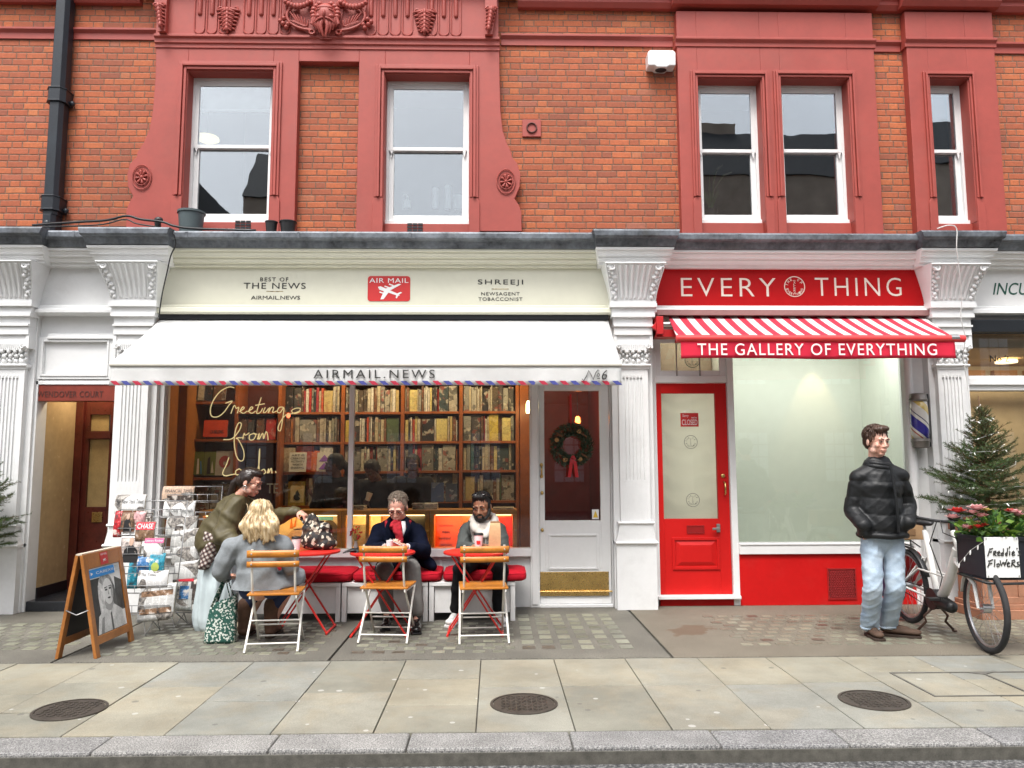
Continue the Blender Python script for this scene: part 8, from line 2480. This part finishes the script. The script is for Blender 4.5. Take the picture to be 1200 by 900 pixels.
def gloss(name, col): 
    k = NT(name); r_ = k.rand(); n = k.noise(14, 4, .7, vec=k.comb(k.xyz(k.obj())[0], r_, k.xyz(k.obj())[2]))
    k.set(Base__Color=k.ramp(n, [(.36, (.04, .035, .035)), (.44, tuple(c*.5 for c in col)), (.55, col), (.64, (.68, .62, .56))]), Roughness=.3); return k.m
MG_RED, MG_PINK, MG_BLUE, MG_TEAL, MG_PALE, MG_DARK, MG_BROWN = gloss("mag_red", (.55, .03, .04)), gloss("mag_pink", (.62, .34, .34)), gloss("mag_blue", (.05, .18, .40)), gloss("mag_teal", (.03, .30, .42)), gloss("mag_pale", (.60, .52, .48)), gloss("mag_dark", (.10, .08, .07)), gloss("mag_brown", (.30, .18, .11))
M_MRED = mat("masthead_red", (.62, .02, .04), .4); M_MPINK = mat("masthead_pink", (.68, .08, .22), .4); M_SUIT = mat("print_suit", (.02, .02, .022), .5); M_PFACE = mat("print_face", (.52, .34, .25), .5); M_BGB = mat("print_backdrop", (.16, .06, .03), .5)
def paper(px0, py0, px1, py1, Y, M, lab, cat="newspaper", head=None, headM=None, band=None, skew=0.0, figure=None, group="newspapers and magazines in the wire racks", yaw=0.0):
    a, b, c, d = B(px0, py0, px1, py1, Y)
    nm = "newspaper" if cat == "newspaper" else "magazine"
    t = thing(nm, lab, cat, ((a+b)/2, Y, c), 0, group)
    w, h = b-a, d-c
    def T(x, z_, n=0.0):
        v = z_/h
        return (x, .10*v*h*1.6-.004*math.sin(math.pi*v)*4-n, z_+skew*x)
    mb = MB(); n_ = 8
    mb.sheet(lambda u, v: T(-w/2+w*u, h*v), 4, n_)
    sh = mb.build("page", M, t, local=True, smooth=180, thick=.006)
    mb = MB()
    mb.sheet(lambda u, v: (lambda p: (p[0], p[1]+.010, p[2]))(T(-w/2+w*u, h*v)), 4, 4); mb.build("inner_pages", PAGES, t, local=True, thick=.009)
    if band:
        mb = MB(); q = [T(-w/2+w*u, h*v, .0062) for u, v in ((0, 1-band[1]), (1, 1-band[1]), (1, 1), (0, 1))]; mb.quad(*q); mb.build("masthead_band", band[0], sh, local=True)
    if figure:
        for nm_, pts, mm in figure:
            MB().add([T(-w/2+w*u, h*v, .0066+.0002*len(nm_)) for u, v in pts], [tuple(range(len(pts)))]).build(nm_, mm, sh, local=True)
    if head:
        s_, u0, v0, u1, v1 = head; pts, fs = text_mesh(s_, -w/2+w*u0, -w/2+w*u1, h*v0, h*v1)
        MB().add([T(x, z_, .0085) for x, _, z_ in pts], fs).build("lettering", headM or M_INK, sh, local=True)
    return t
z = lambda x0, y0, x1, y1: (120+x0/4.737, 560+y0/4.737, 120+x1/4.737, 560+y1/4.737)
man_fig = [("backing", [(.0, .0), (1, 0), (1, 1), (0, 1)], M_BGB), ("jacket", [(.2, .0), (.85, .0), (.75, .5), (.58, .62), (.45, .62), (.28, .5)], M_SUIT), ("faces", ellp(.52, .72, .12, .15), M_PFACE)]
suit_fig = [("coats", [(.1, .0), (.95, .0), (.85, .42), (.62, .58), (.42, .58), (.2, .42)], M_SUIT), ("faces", ellp(.52, .70, .11, .14), M_PFACE)]
paper(*z(70, 95, 235, 200), -.86, NPW, "broadsheet at the top of the nearer rack, its title in black letter", head=("The New York Times", .04, .55, .96, .78))
paper(*z(62, 185, 104, 330), -.90, MG_RED, "narrow red magazine at the left end of the nearer rack", "magazine")
paper(*z(103, 182, 178, 300), -.91, MG_BROWN, "magazine with a dark suited man on a brown ground, nearer rack", "magazine", figure=man_fig)
paper(*z(176, 185, 240, 260), -.90, MG_PINK, "pink magazine right of the suited man's cover in the nearer rack", "magazine")
paper(*z(238, 195, 275, 262), -.89, MG_DARK, "dark magazine at the right end of the nearer rack's upper tier", "magazine")
paper(*z(184, 246, 288, 350), -.93, MG_BROWN, "magazine with a broad red title strip in the nearer rack", "magazine", band=(M_MRED, .40), head=("CHASE", .08, .66, .92, .92), headM=M_WHITE)
paper(*z(100, 305, 212, 470), -.94, MG_PALE, "pale magazine showing a man in a black jacket in the nearer rack", "magazine", band=(NPW, .18), figure=suit_fig)
paper(*z(230, 336, 336, 445), -.96, NPW, "white magazine with a pink title strip in the nearer rack", "magazine", band=(M_MPINK, .24), head=("Literary Review", .06, .80, .94, .93), headM=M_WHITE)
paper(*z(140, 445, 196, 615), -.97, MG_TEAL, "tall teal striped magazine low in the nearer rack", "magazine")
paper(*z(192, 436, 262, 530), -.98, MG_BLUE, "blue and white magazine in the nearer rack's middle tier", "magazine")
paper(*z(260, 420, 345, 525), -.985, MG_TEAL, "teal magazine with a pale green disc in the nearer rack", "magazine", figure=[("disc", ellp(.42, .30, .26, .24), mat("print_lime", (.45, .55, .12), .5))])
paper(*z(196, 515, 362, 612), -1.01, NPW, "white newspaper on the nearer rack's second lowest tier", head=("The Times", .1, .70, .6, .86))
paper(*z(196, 596, 396, 795), -1.05, NP, "large newspaper with brown photographs on the nearer rack's lowest tier", skew=.10, figure=[("photos", [(.06, .22), (.94, .22), (.94, .84), (.06, .84)], MG_BROWN)])
paper(*z(332, 48, 506, 135), -.56, NPP, "salmon pink newspaper at the top of the farther rack", head=("FINANCIAL TIMES", .1, .62, .95, .82), figure=[("photos", [(.18, .04), (.96, .04), (.96, .42), (.18, .42)], MG_DARK)])
paper(*z(338, 130, 512, 222), -.60, NPW, "broadsheet second from the top of the farther rack", head=("The Daily Telegraph", .08, .28, .95, .56))
paper(*z(352, 214, 522, 332), -.64, NP, "grey newspaper third from the top of the farther rack", figure=[("photos", [(.3, .2), (.58, .2), (.58, .55), (.3, .55)], MG_DARK)])
paper(*z(380, 288, 557, 400), -.68, NP, "folded grey newspaper fourth down the farther rack, sticking out to the right", skew=.12)
paper(*z(385, 384, 532, 485), -.71, NP, "newspaper with dark photographs fifth down the farther rack")
paper(*z(394, 464, 532, 570), -.74, NPW, "white folded newspaper sixth down the farther rack", skew=.15)
paper(*z(402, 556, 496, 735), -.78, NP, "upright newspaper with a red title at the farther rack's foot", band=(M_MRED, .12), figure=[("photos", [(.25, .35), (.8, .35), (.8, .75), (.25, .75)], MG_BLUE)])
paper(*z(488, 546, 548, 700), -.77, MG_DARK, "dark magazine at the right of the farther rack's foot", "magazine")
def rack(lab, xl, xr, yb, yt, z0, z1, tiers, foot):
    t = thing("newspaper_rack", lab, "rack", ((xl+xr)/2, yb, 0), 0, "wire newspaper racks")
    r_ = .0042
    fr3 = MB()
    def yy(z_): return yb+(yt-yb)*(z_-z0)/(z1-z0)
    for x in (xl, xr): fr3.tube([(x, yy(z0)+.05, z0), (x, yy(z1)+.06, z1)], r_*1.3, 6)
    fr3.tube([(xl, yy(z1)+.06, z1), (xr, yy(z1)+.06, z1)], r_*1.3, 6); fr3.tube([(xl, yy(z0)+.05, z0), (xr, yy(z0)+.05, z0)], r_*1.3, 6)
    fr3.build("frame", M_WIRE, t, smooth=180)
    for i in range(tiers):
        zz = z0+(z1-z0)*(i+.1)/tiers; y = yy(zz); mb = MB()
        mb.tube([(xl, y+.04, zz+.0), (xl, y-.035, zz+.015), (xl, y-.04, zz+.075), (xr, y-.04, zz+.075), (xr, y-.035, zz+.015), (xr, y+.04, zz)], r_*.8, 6)
        mb.tube([(xl, y-.035, zz+.015), (xr, y-.035, zz+.015)], r_*.8, 6); mb.tube([(xl, y+.03, zz), (xr, y+.03, zz)], r_*.8, 6)
        for q in range(1, 5):
            x = xl+(xr-xl)*q/5; mb.tube([(x, y+.03, zz), (x, y-.035, zz+.015), (x, y-.04, zz+.075)], r_*.7, 5)
        mb.build("tray", M_WIRE, t, smooth=180)
    for x in foot:
        MB().tube([(x-.05, yy(z0)+.03, z0), (x, yb-.03, .006), (x+.06, yy(z0)+.04, z0)], r_*1.2, 6).build("leg", M_WIRE, t, smooth=180)
        MB().tube([(x-.02, yy(z0)+.05, z0), (x+.02, yy(z0)+.22, .006), (x+.05, yy(z0)+.05, z0)], r_*1.2, 6).build("leg", M_WIRE, t, smooth=180)
rack("wire newspaper rack nearer the sandwich board, full of magazines", -3.34, -2.80, -1.02, -.82, .17, 1.14, 6, (-3.0,))
rack("wire newspaper rack beside the olive jacketed woman, topped by a salmon pink paper", -3.07, -2.60, -.72, -.50, .13, 1.26, 7, (-2.88,))
# ------------------------------------------------------------------ fittings on the facade
dp = thing("downpipe", "black cast iron downpipe on the brickwork at the far left", "pipe", (-4.9, .2, 4.0))
def pipe_x(py): return P(74.5-(py/260)*12.2, py, .20)
a, b = pipe_x(-30), pipe_x(258)
Mv = lambda c, w, y0, y1, z0, z1: MB().box(c-w/2, c+w/2, y0, y1, z0, z1)
xp = float((a[0]+b[0])/2)
mb = MB(); w = .078
mb.prismh([(xp-w, .17), (xp-w*.6, .12), (xp+w*.6, .12), (xp+w, .17), (xp+w, .27), (xp-w, .27)], 4.12, 7.2)
dpm = mb.build("pipe", M_IRON, dp, bevel=.006)
for py in (114, 240):
    c = pipe_x(py); z_ = float(c[2])
    mb = MB(); w = .098
    mb.prismh([(xp-w, .16), (xp-w*.6, .105), (xp+w*.6, .105), (xp+w, .16), (xp+w, .299), (xp-w, .299)], z_-.07, z_+.07)
    for dz in (-.075, .072): mb.prismh([(xp-w-.008, .155), (xp-w*.62, .098), (xp+w*.62, .098), (xp+w+.008, .155), (xp+w+.008, .299), (xp-w-.008, .299)], z_+dz-.008, z_+dz+.008)
    mb.ell((xp+w+.02, .25, z_-.05), .03, .03, .03)
    mb.build("collar", M_IRON, dp, bevel=.004)
mb = MB().prismh([(xp-.07, .16), (xp-.04, .11), (xp+.04, .11), (xp+.07, .16), (xp+.07, .28), (xp-.07, .28)], 3.86, 4.12); mb.ell((xp, .11, 4.02), .03, .015, .03)
mb.build("shoe", M_IRON, dp, bevel=.005)
# alarm box
a, b, c, d = B(759.5, 59, 791.5, 79, .16)
ax_ = thing("alarm_box", "white alarm box with a scalloped dark underside on the brick wall", "alarm", ((a+b)/2, .22, c))
MB().prism([(a, c+.02), (a+.07, c+.02), (a+.10, c), (b-.10, c), (b-.07, c+.02), (b, c+.02), (b+.004, d-.03), (b-.02, d), (a+.02, d), (a-.004, d-.03)], .15, .30).build("cover", M_WHITE, ax_, bevel=.012)
MB().ell(((a+b)/2, .22, c), .065, .05, .018).build("lamp_strip", M_BLACK, ax_, smooth=180)
# pots, lamp and cables on the lead ledge
zl = zl1+.028
def pot(px0, px1, py0, py1, Y, M, lab, nm="flower_pot"):
    a, b, c, d = B(px0, py0, px1, py1, Y); t = thing(nm, lab, "pot", ((a+b)/2, Y, zl)); r_ = (b-a)/2; h = max(.08, d-zl)
    MB().lathe([(r_*.80, 0), (r_*.98, h*.92), (r_*1.06, h*.92), (r_*1.06, h), (r_*.94, h), (r_*.90, h*.8)], (0, 0, 0), 22).build("wall", M, t, local=True, smooth=40)
    MB().lathe([(r_*.88, h*.78), (.01, h*.8)], (0, 0, 0), 22).build("soil", mat("potting_soil", (.03, .02, .014), .95), t, local=True)
pot(209, 239, 248.5, 270, .08, mat("grey_plastic_pot", (.075, .10, .105), .5, var=.1), "large grey plastic pot on the ledge below the leftmost window")
pot(311, 325, 260, 271, -.05, M_BLKP, "small black pot, left of the two on the ledge")
pot(328, 347, 260, 271, -.05, M_BLKP, "small black pot, right of the two on the ledge")
t = thing("security_lamp", "small black security lamp on the ledge at the foot of the left scroll", "lamp", tuple(P(186, 258, -.02)))
mb = MB(); mb.ell((0, 0, 0), .045, .04, .035); mb.lathe([(.022, -.05), (.03, .0)], (.0, -.03, -.03), 12); mb.build("housing", M_BLKP, t, local=True, smooth=50)
MB().bar((0, .02, -.02), (0, .05, -.12), .02, .03).build("bracket", M_BLKP, t, local=True)
def wire(nm, lab, pxs, Y, r_, M, cat="cable"):
    pts = [P(x, y, (yy if yy is not None else Y)) for x, y, *q in pxs for yy in [q[0] if q else None]]
    sm = []
    for i in range(len(pts)-1):
        p0, p1, p2, p3 = pts[max(i-1, 0)], pts[i], pts[i+1], pts[min(i+2, len(pts)-1)]
        for t_ in np.linspace(0, 1, 6)[:-1]: sm.append(.5*((2*p1)+(-p0+p2)*t_+(2*p0-5*p1+4*p2-p3)*t_*t_+(-p0+3*p1-3*p2+p3)*t_**3))
    sm.append(pts[-1])
    o = MB().tube(sm, r_, 6).build(nm, M, None, smooth=180); return tag(o, lab, cat)
wire("black_cable", "black cable looping along the lead ledge at the left", [(38, 264), (62, 262), (95, 260), (125, 258), (148, 253), (165, 257), (190, 260), (205, 265), (230, 268), (300, 270)], -.20, .012, M_BLKP)
wire("thin_cable", "second thinner black cable sagging beside the downpipe on the ledge", [(45, 266), (80, 265), (120, 263), (146, 257), (160, 262), (185, 266)], -.24, .007, M_BLKP)
wire("drop_cable", "black cable running down the gap beside the cream sign band", [(203, 273, -.40), (206, 286, -.36), (200, 300, -.30), (196, 318, -.28), (190, 345, -.16), (186, 372, -.13)], -.3, .007, M_BLKP)
wire("white_cable", "white cable hanging down the pilaster behind the fir tree", [(1098, 268, -.38), (1112, 264, -.42), (1121, 268, -.42), (1121, 290, -.40), (1124, 315, -.34), (1127, 350, -.24), (1126, 372, -.20), (1131, 395, -.16), (1129, 420, -.08), (1133, 445, -.04), (1136, 470, -.04), (1138, 500, -.05), (1136, 520, -.08)], -.1, .0055, M_CABLE_W)
wire("white_pipe", "thin white pipe running down beside the left console", [(42, 292, -.16), (40, 320, -.10), (35, 345, -.02), (32, 372, .0), (31, 400, .05)], -.1, .011, M_WHITE, "pipe")
# barber pole
c0, c1 = P(1075, 461, .02), P(1075.5, 525, .02); px_, pz0, pz1 = float(c0[0])+.005, float(c1[2]), float(c0[2])
bpole = thing("barber_pole", "grey capped barber pole with blue, yellow and white spirals on the shop's corner post", "barber pole", (px_, .02, pz0))
h = pz1-pz0
def spiral():
    k = NT("barber_spiral"); x, y, z = k.xyz(k.obj())
    an = k.math('ARCTAN2', y, x); v = k.math('FRACT', k.math('ADD', k.math('MULTIPLY', an, .159), k.math('MULTIPLY', z, 2.1)))
    c = k.ramp(v, [(0, (.03, .025, .22)), (.26, (.62, .60, .55)), (.34, (.05, .04, .10)), (.37, (.62, .60, .55)), (.58, (.60, .45, .14)), (.76, (.62, .60, .55)), (.90, (.35, .12, .08)), (.94, (.62, .60, .55))], 'CONSTANT')
    k.set(Base__Color=c, Roughness=.15); k.b.inputs["Coat Weight"].default_value = .5; return k.m
MB().lathe([(.082, h*.16), (.088, h*.3), (.088, h*.72), (.082, h*.86)], (0, 0, 0), 28).build("glass_cylinder", spiral(), bpole, local=True, smooth=180)
M_PEWT = mat("pewter_cap", (.22, .20, .18), .4, metal=.6, var=.2)
MB().lathe([(.07, 0), (.082, .01), (.085, h*.10), (.092, h*.12), (.088, h*.17)], (0, 0, 0), 28).build("lower_cap", M_PEWT, bpole, local=True, smooth=35)
MB().lathe([(.088, h*.85), (.092, h*.88), (.085, h*.90), (.078, h*.99), (.06, h)], (0, 0, 0), 28).build("upper_cap", M_PEWT, bpole, local=True, smooth=35)
MB().box(.085, .125, .02, .10, h*.02, h*1.0).build("bracket", M_BLACK, bpole, local=True, bevel=.008)
# closed sign hanging inside the gallery's door glass
q = B(797.5, 484, 818.5, 500, .265)
cs_ = thing("closed_sign", "small red hanging sign reading CLOSED in the red door's glass", "sign", ((q[0]+q[1])/2, .26, q[2]))
MB().box(q[0], q[1], .262, .267, q[2], q[3]).build("plate", M_LOGO, cs_, bevel=.001)
qw, qh = q[1]-q[0], q[3]-q[2]
for s_, u0, v0, u1, v1 in (("Sorry", .10, .66, .45, .90), ("we're", .60, .60, .90, .74), ("CLOSED", .07, .12, .93, .52)):
    mb = MB(); text(mb, s_, (q[0]+qw*u0, q[0]+qw*u1, q[2]+qh*v0, q[2]+qh*v1), .2615, .0015, .2 if s_ == "Sorry" else 0); mb.build("lettering", M_WHITE, cs_)
MB().tube([(q[0]+.02, .264, q[3]), ((q[0]+q[1])/2, .262, q[3]+.045), (q[1]-.02, .264, q[3])], .002, 5).build("string", M_STEEL, cs_)
# wreath on the white door
wc = P(669.5, 522, .165); R_w = .165
wr = thing("wreath", "round evergreen wreath with dried orange slices and a red ribbon on the white door", "wreath", tuple(wc))
wrng = random.Random(12); nd, n2 = MB(), MB()
for i in range(2200):
    th = wrng.uniform(0, 6.283); ph = wrng.uniform(0, 6.283); rr = .055*math.sqrt(wrng.random())
    p = Vector(((R_w+rr*math.cos(ph))*math.cos(th), -.02+rr*.8*math.sin(ph), (R_w+rr*math.cos(ph))*math.sin(th)))
    d = Vector((math.cos(th)*math.cos(ph)-math.sin(th)*.8, -.35+.4*math.sin(ph), math.sin(th)*math.cos(ph)+math.cos(th)*.8))
    leaf(nd if i % 3 else n2, p, d, (wrng.gauss(0, 1), -1, wrng.gauss(0, 1)), wrng.uniform(.025, .05), .004 if i % 3 else .009)
M_WN = leafmat("wreath_needle", (.012, .035, .02), (.05, .085, .045)); M_WL = leafmat("wreath_leaf", (.02, .05, .025), (.10, .13, .08))
nd.build("needles", M_WN, wr, local=True); n2.build("leaves", M_WL, wr, local=True)
for th in (62, 160, 300, 245):
    c = Vector((R_w*math.cos(rad(th)), -.055, R_w*math.sin(rad(th))))
    MB().lathe([(.024, -.003), (.026, 0), (.024, .003)], c, 16, Matrix.Rotation(rad(70), 3, 'X')).build("orange_slice", mat("dried_orange", (.55, .28, .10), .6, var=.2), wr, local=True)
for th in (140, 40, 215, 320):
    c = Vector((R_w*math.cos(rad(th)), -.06, R_w*math.sin(rad(th)))); MB().tube([c+Vector((-.03, 0, .02)), c+Vector((.03, -.005, -.02))], .008, 8).build("cinnamon_stick", mat("cinnamon", (.20, .09, .045), .8), wr, local=True)
M_RIB = mat("red_satin_ribbon", (.45, .012, .018), .4, var=.1)
MB().sheet(lambda u, v: (-.014+.02*u+.0, -.012, .17+.37*v), 1, 6).build("hanging_ribbon", M_RIB, wr, local=True, thick=.003)
mb = MB()
for s_ in (-1, 1):
    mb.sheet(lambda u, v, s_=s_: (.01+s_*.012+s_*(.028*v)+(u-.5)*.035, -.065-.01*math.sin(v*5), -.13-.20*v), 2, 8)
mb.ell((.01, -.07, -.125), .022, .018, .02)
mb.build("ribbon_tails", M_RIB, wr, local=True, smooth=180)
# glass things on the sill of the second window, lamp disc and plant in the others
M_FROST = mat("pale_glassware", (.72, .76, .78), .15, var=.05)
def sill_item(px0, px1, py0, py1, kind, lab, cat, nm):
    Y = .50; a, b, c, d = B(px0, py0, px1, py1, Y); t = thing(nm, lab, cat, ((a+b)/2, Y, c)); r_ = (b-a)/2; h = d-c
    prof = {'tumbler': [(r_*.86, 0), (r_, h), (r_*.93, h), (r_*.8, .01)], 'bottle': [(r_, 0), (r_, h*.55), (r_*.35, h*.72), (r_*.35, h), (.002, h)], 'mug': [(r_*.75, 0), (r_, h*.9), (r_*1.02, h), (r_*.9, h)]}[kind]
    o = MB().lathe(prof, (0, 0, 0), 18).build("wall", M_FROST, t, local=True, smooth=50)
    if kind == 'bottle': MB().bar((0, 0, h), (-r_*1.1, 0, h+.004), .012, .012).build("spout", M_FROST, t, local=True)
sill_item(457.5, 462, 224, 243, 'bottle', "slim bottle at the left end of the second window's sill", "bottle", "bottle")
sill_item(473, 481, 229, 244, 'bottle', "pump bottle on the second window's sill", "bottle", "pump_bottle")
sill_item(506, 514, 221, 244.5, 'tumbler', "tall clear glass, left of the two on the second window's sill", "glass", "drinking_glass")
sill_item(521, 529, 218, 245, 'tumbler', "taller clear glass, right of the two on the second window's sill", "glass", "drinking_glass")
sill_item(531, 544, 230, 246, 'mug', "white cup at the right end of the second window's sill", "cup", "white_cup")
c = P(243, 165, 1.2); t = thing("ceiling_lamp", "pale yellow disc lamp glowing inside the leftmost window", "lamp", tuple(c))
MB().lathe([(.10, .0), (.14, .02), (.13, .045), (.03, .05)], (0, 0, 0), 24).build("shade", emis("cream_glow", (1, .82, .38), .55), t, local=True, smooth=50)
MB().tube([(0, 0, .05), (0, 0, .9)], .006, 6).build("cord", M_BLACK, t, local=True)
c = P(833, 246, .62); t = thing("potted_plant", "tufted grass plant standing inside the left pane of the paired windows", "plant", tuple(c))
mb = MB(); gr = random.Random(2)
for i in range(60):
    th = gr.uniform(0, 6.28); L_ = gr.uniform(.12, .5 if i % 6 == 0 else .26); o_ = gr.uniform(.1, .5)
    p = [Vector((0.02*math.cos(th), .02*math.sin(th), 0))+Vector((math.cos(th)*o_*L_*v*v, math.sin(th)*o_*L_*v*v*.5, L_*v)) for v in (0, .35, .7, 1)]
    mb.tube(p, [.005, .005, .003, .001], 4)
mb.build("blades", M_LEAF, t, local=True)
mb = MB()
for dx, L_ in ((.17, .42), (.10, .5)):
    mb.tube([(0, 0, .0), (dx*.3, 0, L_*.6), (dx, 0, L_)], .003, 4); mb.cap((dx*.95, 0, L_*.98), (dx*1.5, 0, L_*1.07), .012, .006, 8)
mb.build("seed_heads", mat("straw_head", (.35, .30, .18), .8), t, local=True)
MB().lathe([(.06, -.12), (.08, 0), (.07, 0), (.02, -.01)], (0, 0, 0), 18).build("pot", M_BLKP, t, local=True, smooth=40)
for i, (px, Yc) in enumerate(((244, .55),)):
    pass
# white roller blind half down inside the leftmost window
o = opn[0]; zm = o[2]+(o[3]-o[2])*.525
t = thing("roller_blind", "white roller blind pulled a little way down inside the leftmost window", "blind", ((o[0]+o[1])/2, .52, o[3]-.3))
bz = ZZ(270, 128, .5)
MB().box(o[0]+.06, o[1]-.06, .50, .505, bz, o[3]).build("cloth", mat("blind_white", (.62, .64, .63), .9), t)
MB().box(o[0]+.05, o[1]-.05, .49, .515, bz-.03, bz).build("bottom_bar", M_WHITE, t)

# ------------------------------------------------------------------ things on the tables
TZ = .70
def cup(x, y, z_, r_, h, lab, lid=True, logo=False, M=None):
    t = thing("coffee_cup", lab, "cup", (x, y, z_))
    MB().lathe([(r_*.74, 0), (r_, h), (r_*.94, h), (r_*.68, .004)], (0, 0, 0), 20).build("wall", M or M_WHITE, t, local=True, smooth=50)
    if lid: MB().lathe([(r_*1.06, h-.002), (r_*1.06, h+.006), (r_*.94, h+.016), (r_*.90, h+.016), (.004, h+.010)], (0, 0, 0), 20).build("lid", M_BLKP, t, local=True, smooth=40)
    if logo: MB().prism(rrect(-.018, .018, h*.38, h*.60, .004), -r_*.96, -r_*.80).build("logo", M_LOGO, t, local=True)
p = P(347, 641, -.95); cup(float(p[0]), -.95, TZ, .040, .115, "white takeaway cup with a black lid on the first red table")
p = P(560.8, 640, -.80); cup(float(p[0]), -.80, TZ, .042, .125, "white takeaway cup with a black lid and red mark before the bearded man", True, True)
p = P(456.5, 641, -.86); cup(float(p[0]), -.86, TZ, .031, .085, "small white paper cup before the man in the navy coat", False)
p = P(445, 641, -.90); t = thing("paper_napkin", "crumpled white napkin on the table of the man in the navy coat", "napkin", (float(p[0]), -.90, TZ))
MB().sheet(lambda u, v: (-.05+.1*u, -.04+.08*v, .012+.012*math.sin(u*9+v*5)+.012*math.sin(v*11-u*4)), 12, 12).build("sheet", M_WHITE, t, local=True, smooth=180, thick=.003)
# brown paper bag
p = P(579.5, 641, -.80); t = thing("paper_bag", "upright brown paper bag on the bearded man's table", "bag", (float(p[0]), -.80, TZ))
mb = MB(); w, d_, h = .052, .035, .235
lv = [(0, 1, 1), (.3, 1.03, .95), (.7, .98, .85), (.88, .9, .5), (1, .84, .18)]
vs = []; 
for v, a_, b_ in lv: vs += [(-w*a_+.006*v, -d_*b_, h*v), (w*a_+.006*v, -d_*b_, h*v), (w*a_+.006*v, d_*b_, h*v), (-w*a_+.006*v, d_*b_, h*v)]
fs = [(3, 2, 1, 0)]
for i in range(len(lv)-1):
    for q in range(4): fs.append((i*4+q, i*4+(q+1) % 4, (i+1)*4+(q+1) % 4, (i+1)*4+q))
mb.add(vs, fs); mb.build("bag", mat("kraft_paper", (.52, .33, .17), .85, var=.12, nscale=14, bump=.4, bscale=30), t, local=True, smooth=30, thick=.002)
MB().box(-w*.84+.006, w*.84+.006, -d_*.26, d_*.26, h*.985, h+.012).build("rolled_top", mat("kraft_paper_dark", (.30, .17, .08), .85), t, local=True, bevel=.003)
# gloves
t = thing("gloves", "pair of black leather gloves lying over the edge of the navy coated man's table", "gloves", (-1.16, -1.0, TZ))
mb = MB()
for (ox, oy, an) in ((0, 0, 200), (.07, .05, 170)):
    base = Vector((ox, oy, .018)); dd = Vector((math.cos(rad(an)), math.sin(rad(an)), 0))
    hand(mb, base, dd, (0, 0, -1), 12, 1, 1.05); mb.cap(base, base-dd*.07, .036, .044, 12, .4, (0, 0, 1))
remesh_obj(mb, "glove", mat("black_glove_leather", (.010, .010, .011), .4, var=.3), t, .006, 3, local=True)
# red berries in a vase by the mullion
p = P(417, 641, .165); t = thing("bud_vase", "small vase of dark red berries standing left of the navy coated man", "vase", (float(p[0]), .165, .601))
MB().lathe([(.018, 0), (.026, .03), (.012, .07), (.016, .085), (.013, .085)], (0, 0, 0), 16).build("vase", mat("clear_vase", (.42, .42, .40), .1), t, local=True, smooth=60)
mb = MB(); m2 = MB(); vr = random.Random(5)
for i in range(9):
    e = Vector((vr.uniform(-.05, .05), vr.uniform(-.03, .03), vr.uniform(.12, .24))); m2.tube([(0, 0, .05), e*.6+Vector((0, 0, .02)), e], .002, 4)
    for q in range(3): mb.ell(e+Vector((vr.uniform(-.015, .015), vr.uniform(-.015, .015), vr.uniform(-.02, .01))), .010, .010, .010, n=8, m=6)
m2.build("stems", M_LEAFD, t, local=True); mb.build("berries", M_CRIM, t, local=True, smooth=180)
t['label'] = "small vase of dark red berries on the window sill left of the navy coated man"
# patterned tote bag on the first table
def camo(name, cols, sc):
    k = NT(name); v = k.n("TexVoronoi", Scale=sc); k.put(v.inputs["Vector"], k.obj())
    k.set(Base__Color=k.ramp(k.xyz(v.outputs["Color"])[0], cols, 'CONSTANT'), Roughness=.7); k.bump(k.noise(22, 3), .3, .01); return k.m
M_TOTE = camo("black_cream_print", [(0, (.015, .012, .011)), (.5, (.06, .035, .022)), (.62, (.55, .50, .40)), (.80, (.02, .016, .014)), (.9, (.42, .36, .28))], 38)
p = P(371, 645, -.78); t = thing("tote_bag", "black and cream printed tote bag slumped on the first red table", "bag", (float(p[0]), -.78, TZ))
mb = MB()
mb.ell((-.0, 0, .09), .155, .10, .10); mb.ell((.06, .0, .05), .13, .10, .06); mb.cap((-.03, 0, .10), (-.05, .0, .25), .115, .075, 16, .6, (0, 1, 0)); mb.cap((.0, 0, .12), (.07, 0, .20), .08, .05, 12)
remesh_obj(mb, "sack", M_TOTE, t, .008, 5, disp=folds(.012, 18, 4), local=True, zmin=.004)
hx_ = Vector(wrB)-Vector((float(p[0]), -.78, TZ))+Vector((.05, 0, -.02))
mb = MB()
for q in (-1, 1): mb.tube([(-.06+q*.05, -.04, .24), hx_+Vector((-.015+q*.004, -.02, -.04)), hx_+Vector((0, 0, .01)), hx_+Vector((.02+q*.005, .01, -.06)), (.02+q*.03, .05, .24)], .011, 8, flat=.4)
mb.build("strap", M_TOTE, t, local=True, smooth=180)
# green and white shopping bag hanging from the seated woman's side
M_GBAG = camo("green_white_leaf_print", [(0, (.012, .075, .055)), (.52, (.60, .64, .58)), (.8, (.02, .10, .075))], 85)
t = thing("shopping_bag", "green and white patterned shopping bag standing at the blonde woman's left", "bag", tuple(P(258, 742, -1.30)*np.array([1, 1, 0])))
gx = .125
def gb(u, v):
    th = 2*math.pi*u; ce = lambda x, pw: math.copysign(abs(x)**pw, x); k_ = 1-.16*v*v
    return (gx*k_*ce(math.cos(th), .55)+.02*v, .055*k_*ce(math.sin(th), .6), .004+.345*v+.05*v*max(0, math.cos(th))-.07*v*max(0, -math.cos(th)))
mb = MB(); mb.sheet(gb, 40, 14); mb.add([gb(u, 0) for u in np.linspace(0, 1, 41)[:-1]], [tuple(range(39, -1, -1))])
mb.build("sack", M_GBAG, t, local=True, smooth=180, thick=.004)
for q in (-1, 1):
    MB().tube([(-.06, q*.05, .30), (-.0, q*.03, .46), (.03, q*.015, .56), (.055, q*.03, .46), (.09, q*.05, .36)], .012, 8, flat=.35).build("handle", M_GBAG, t, local=True, smooth=180)
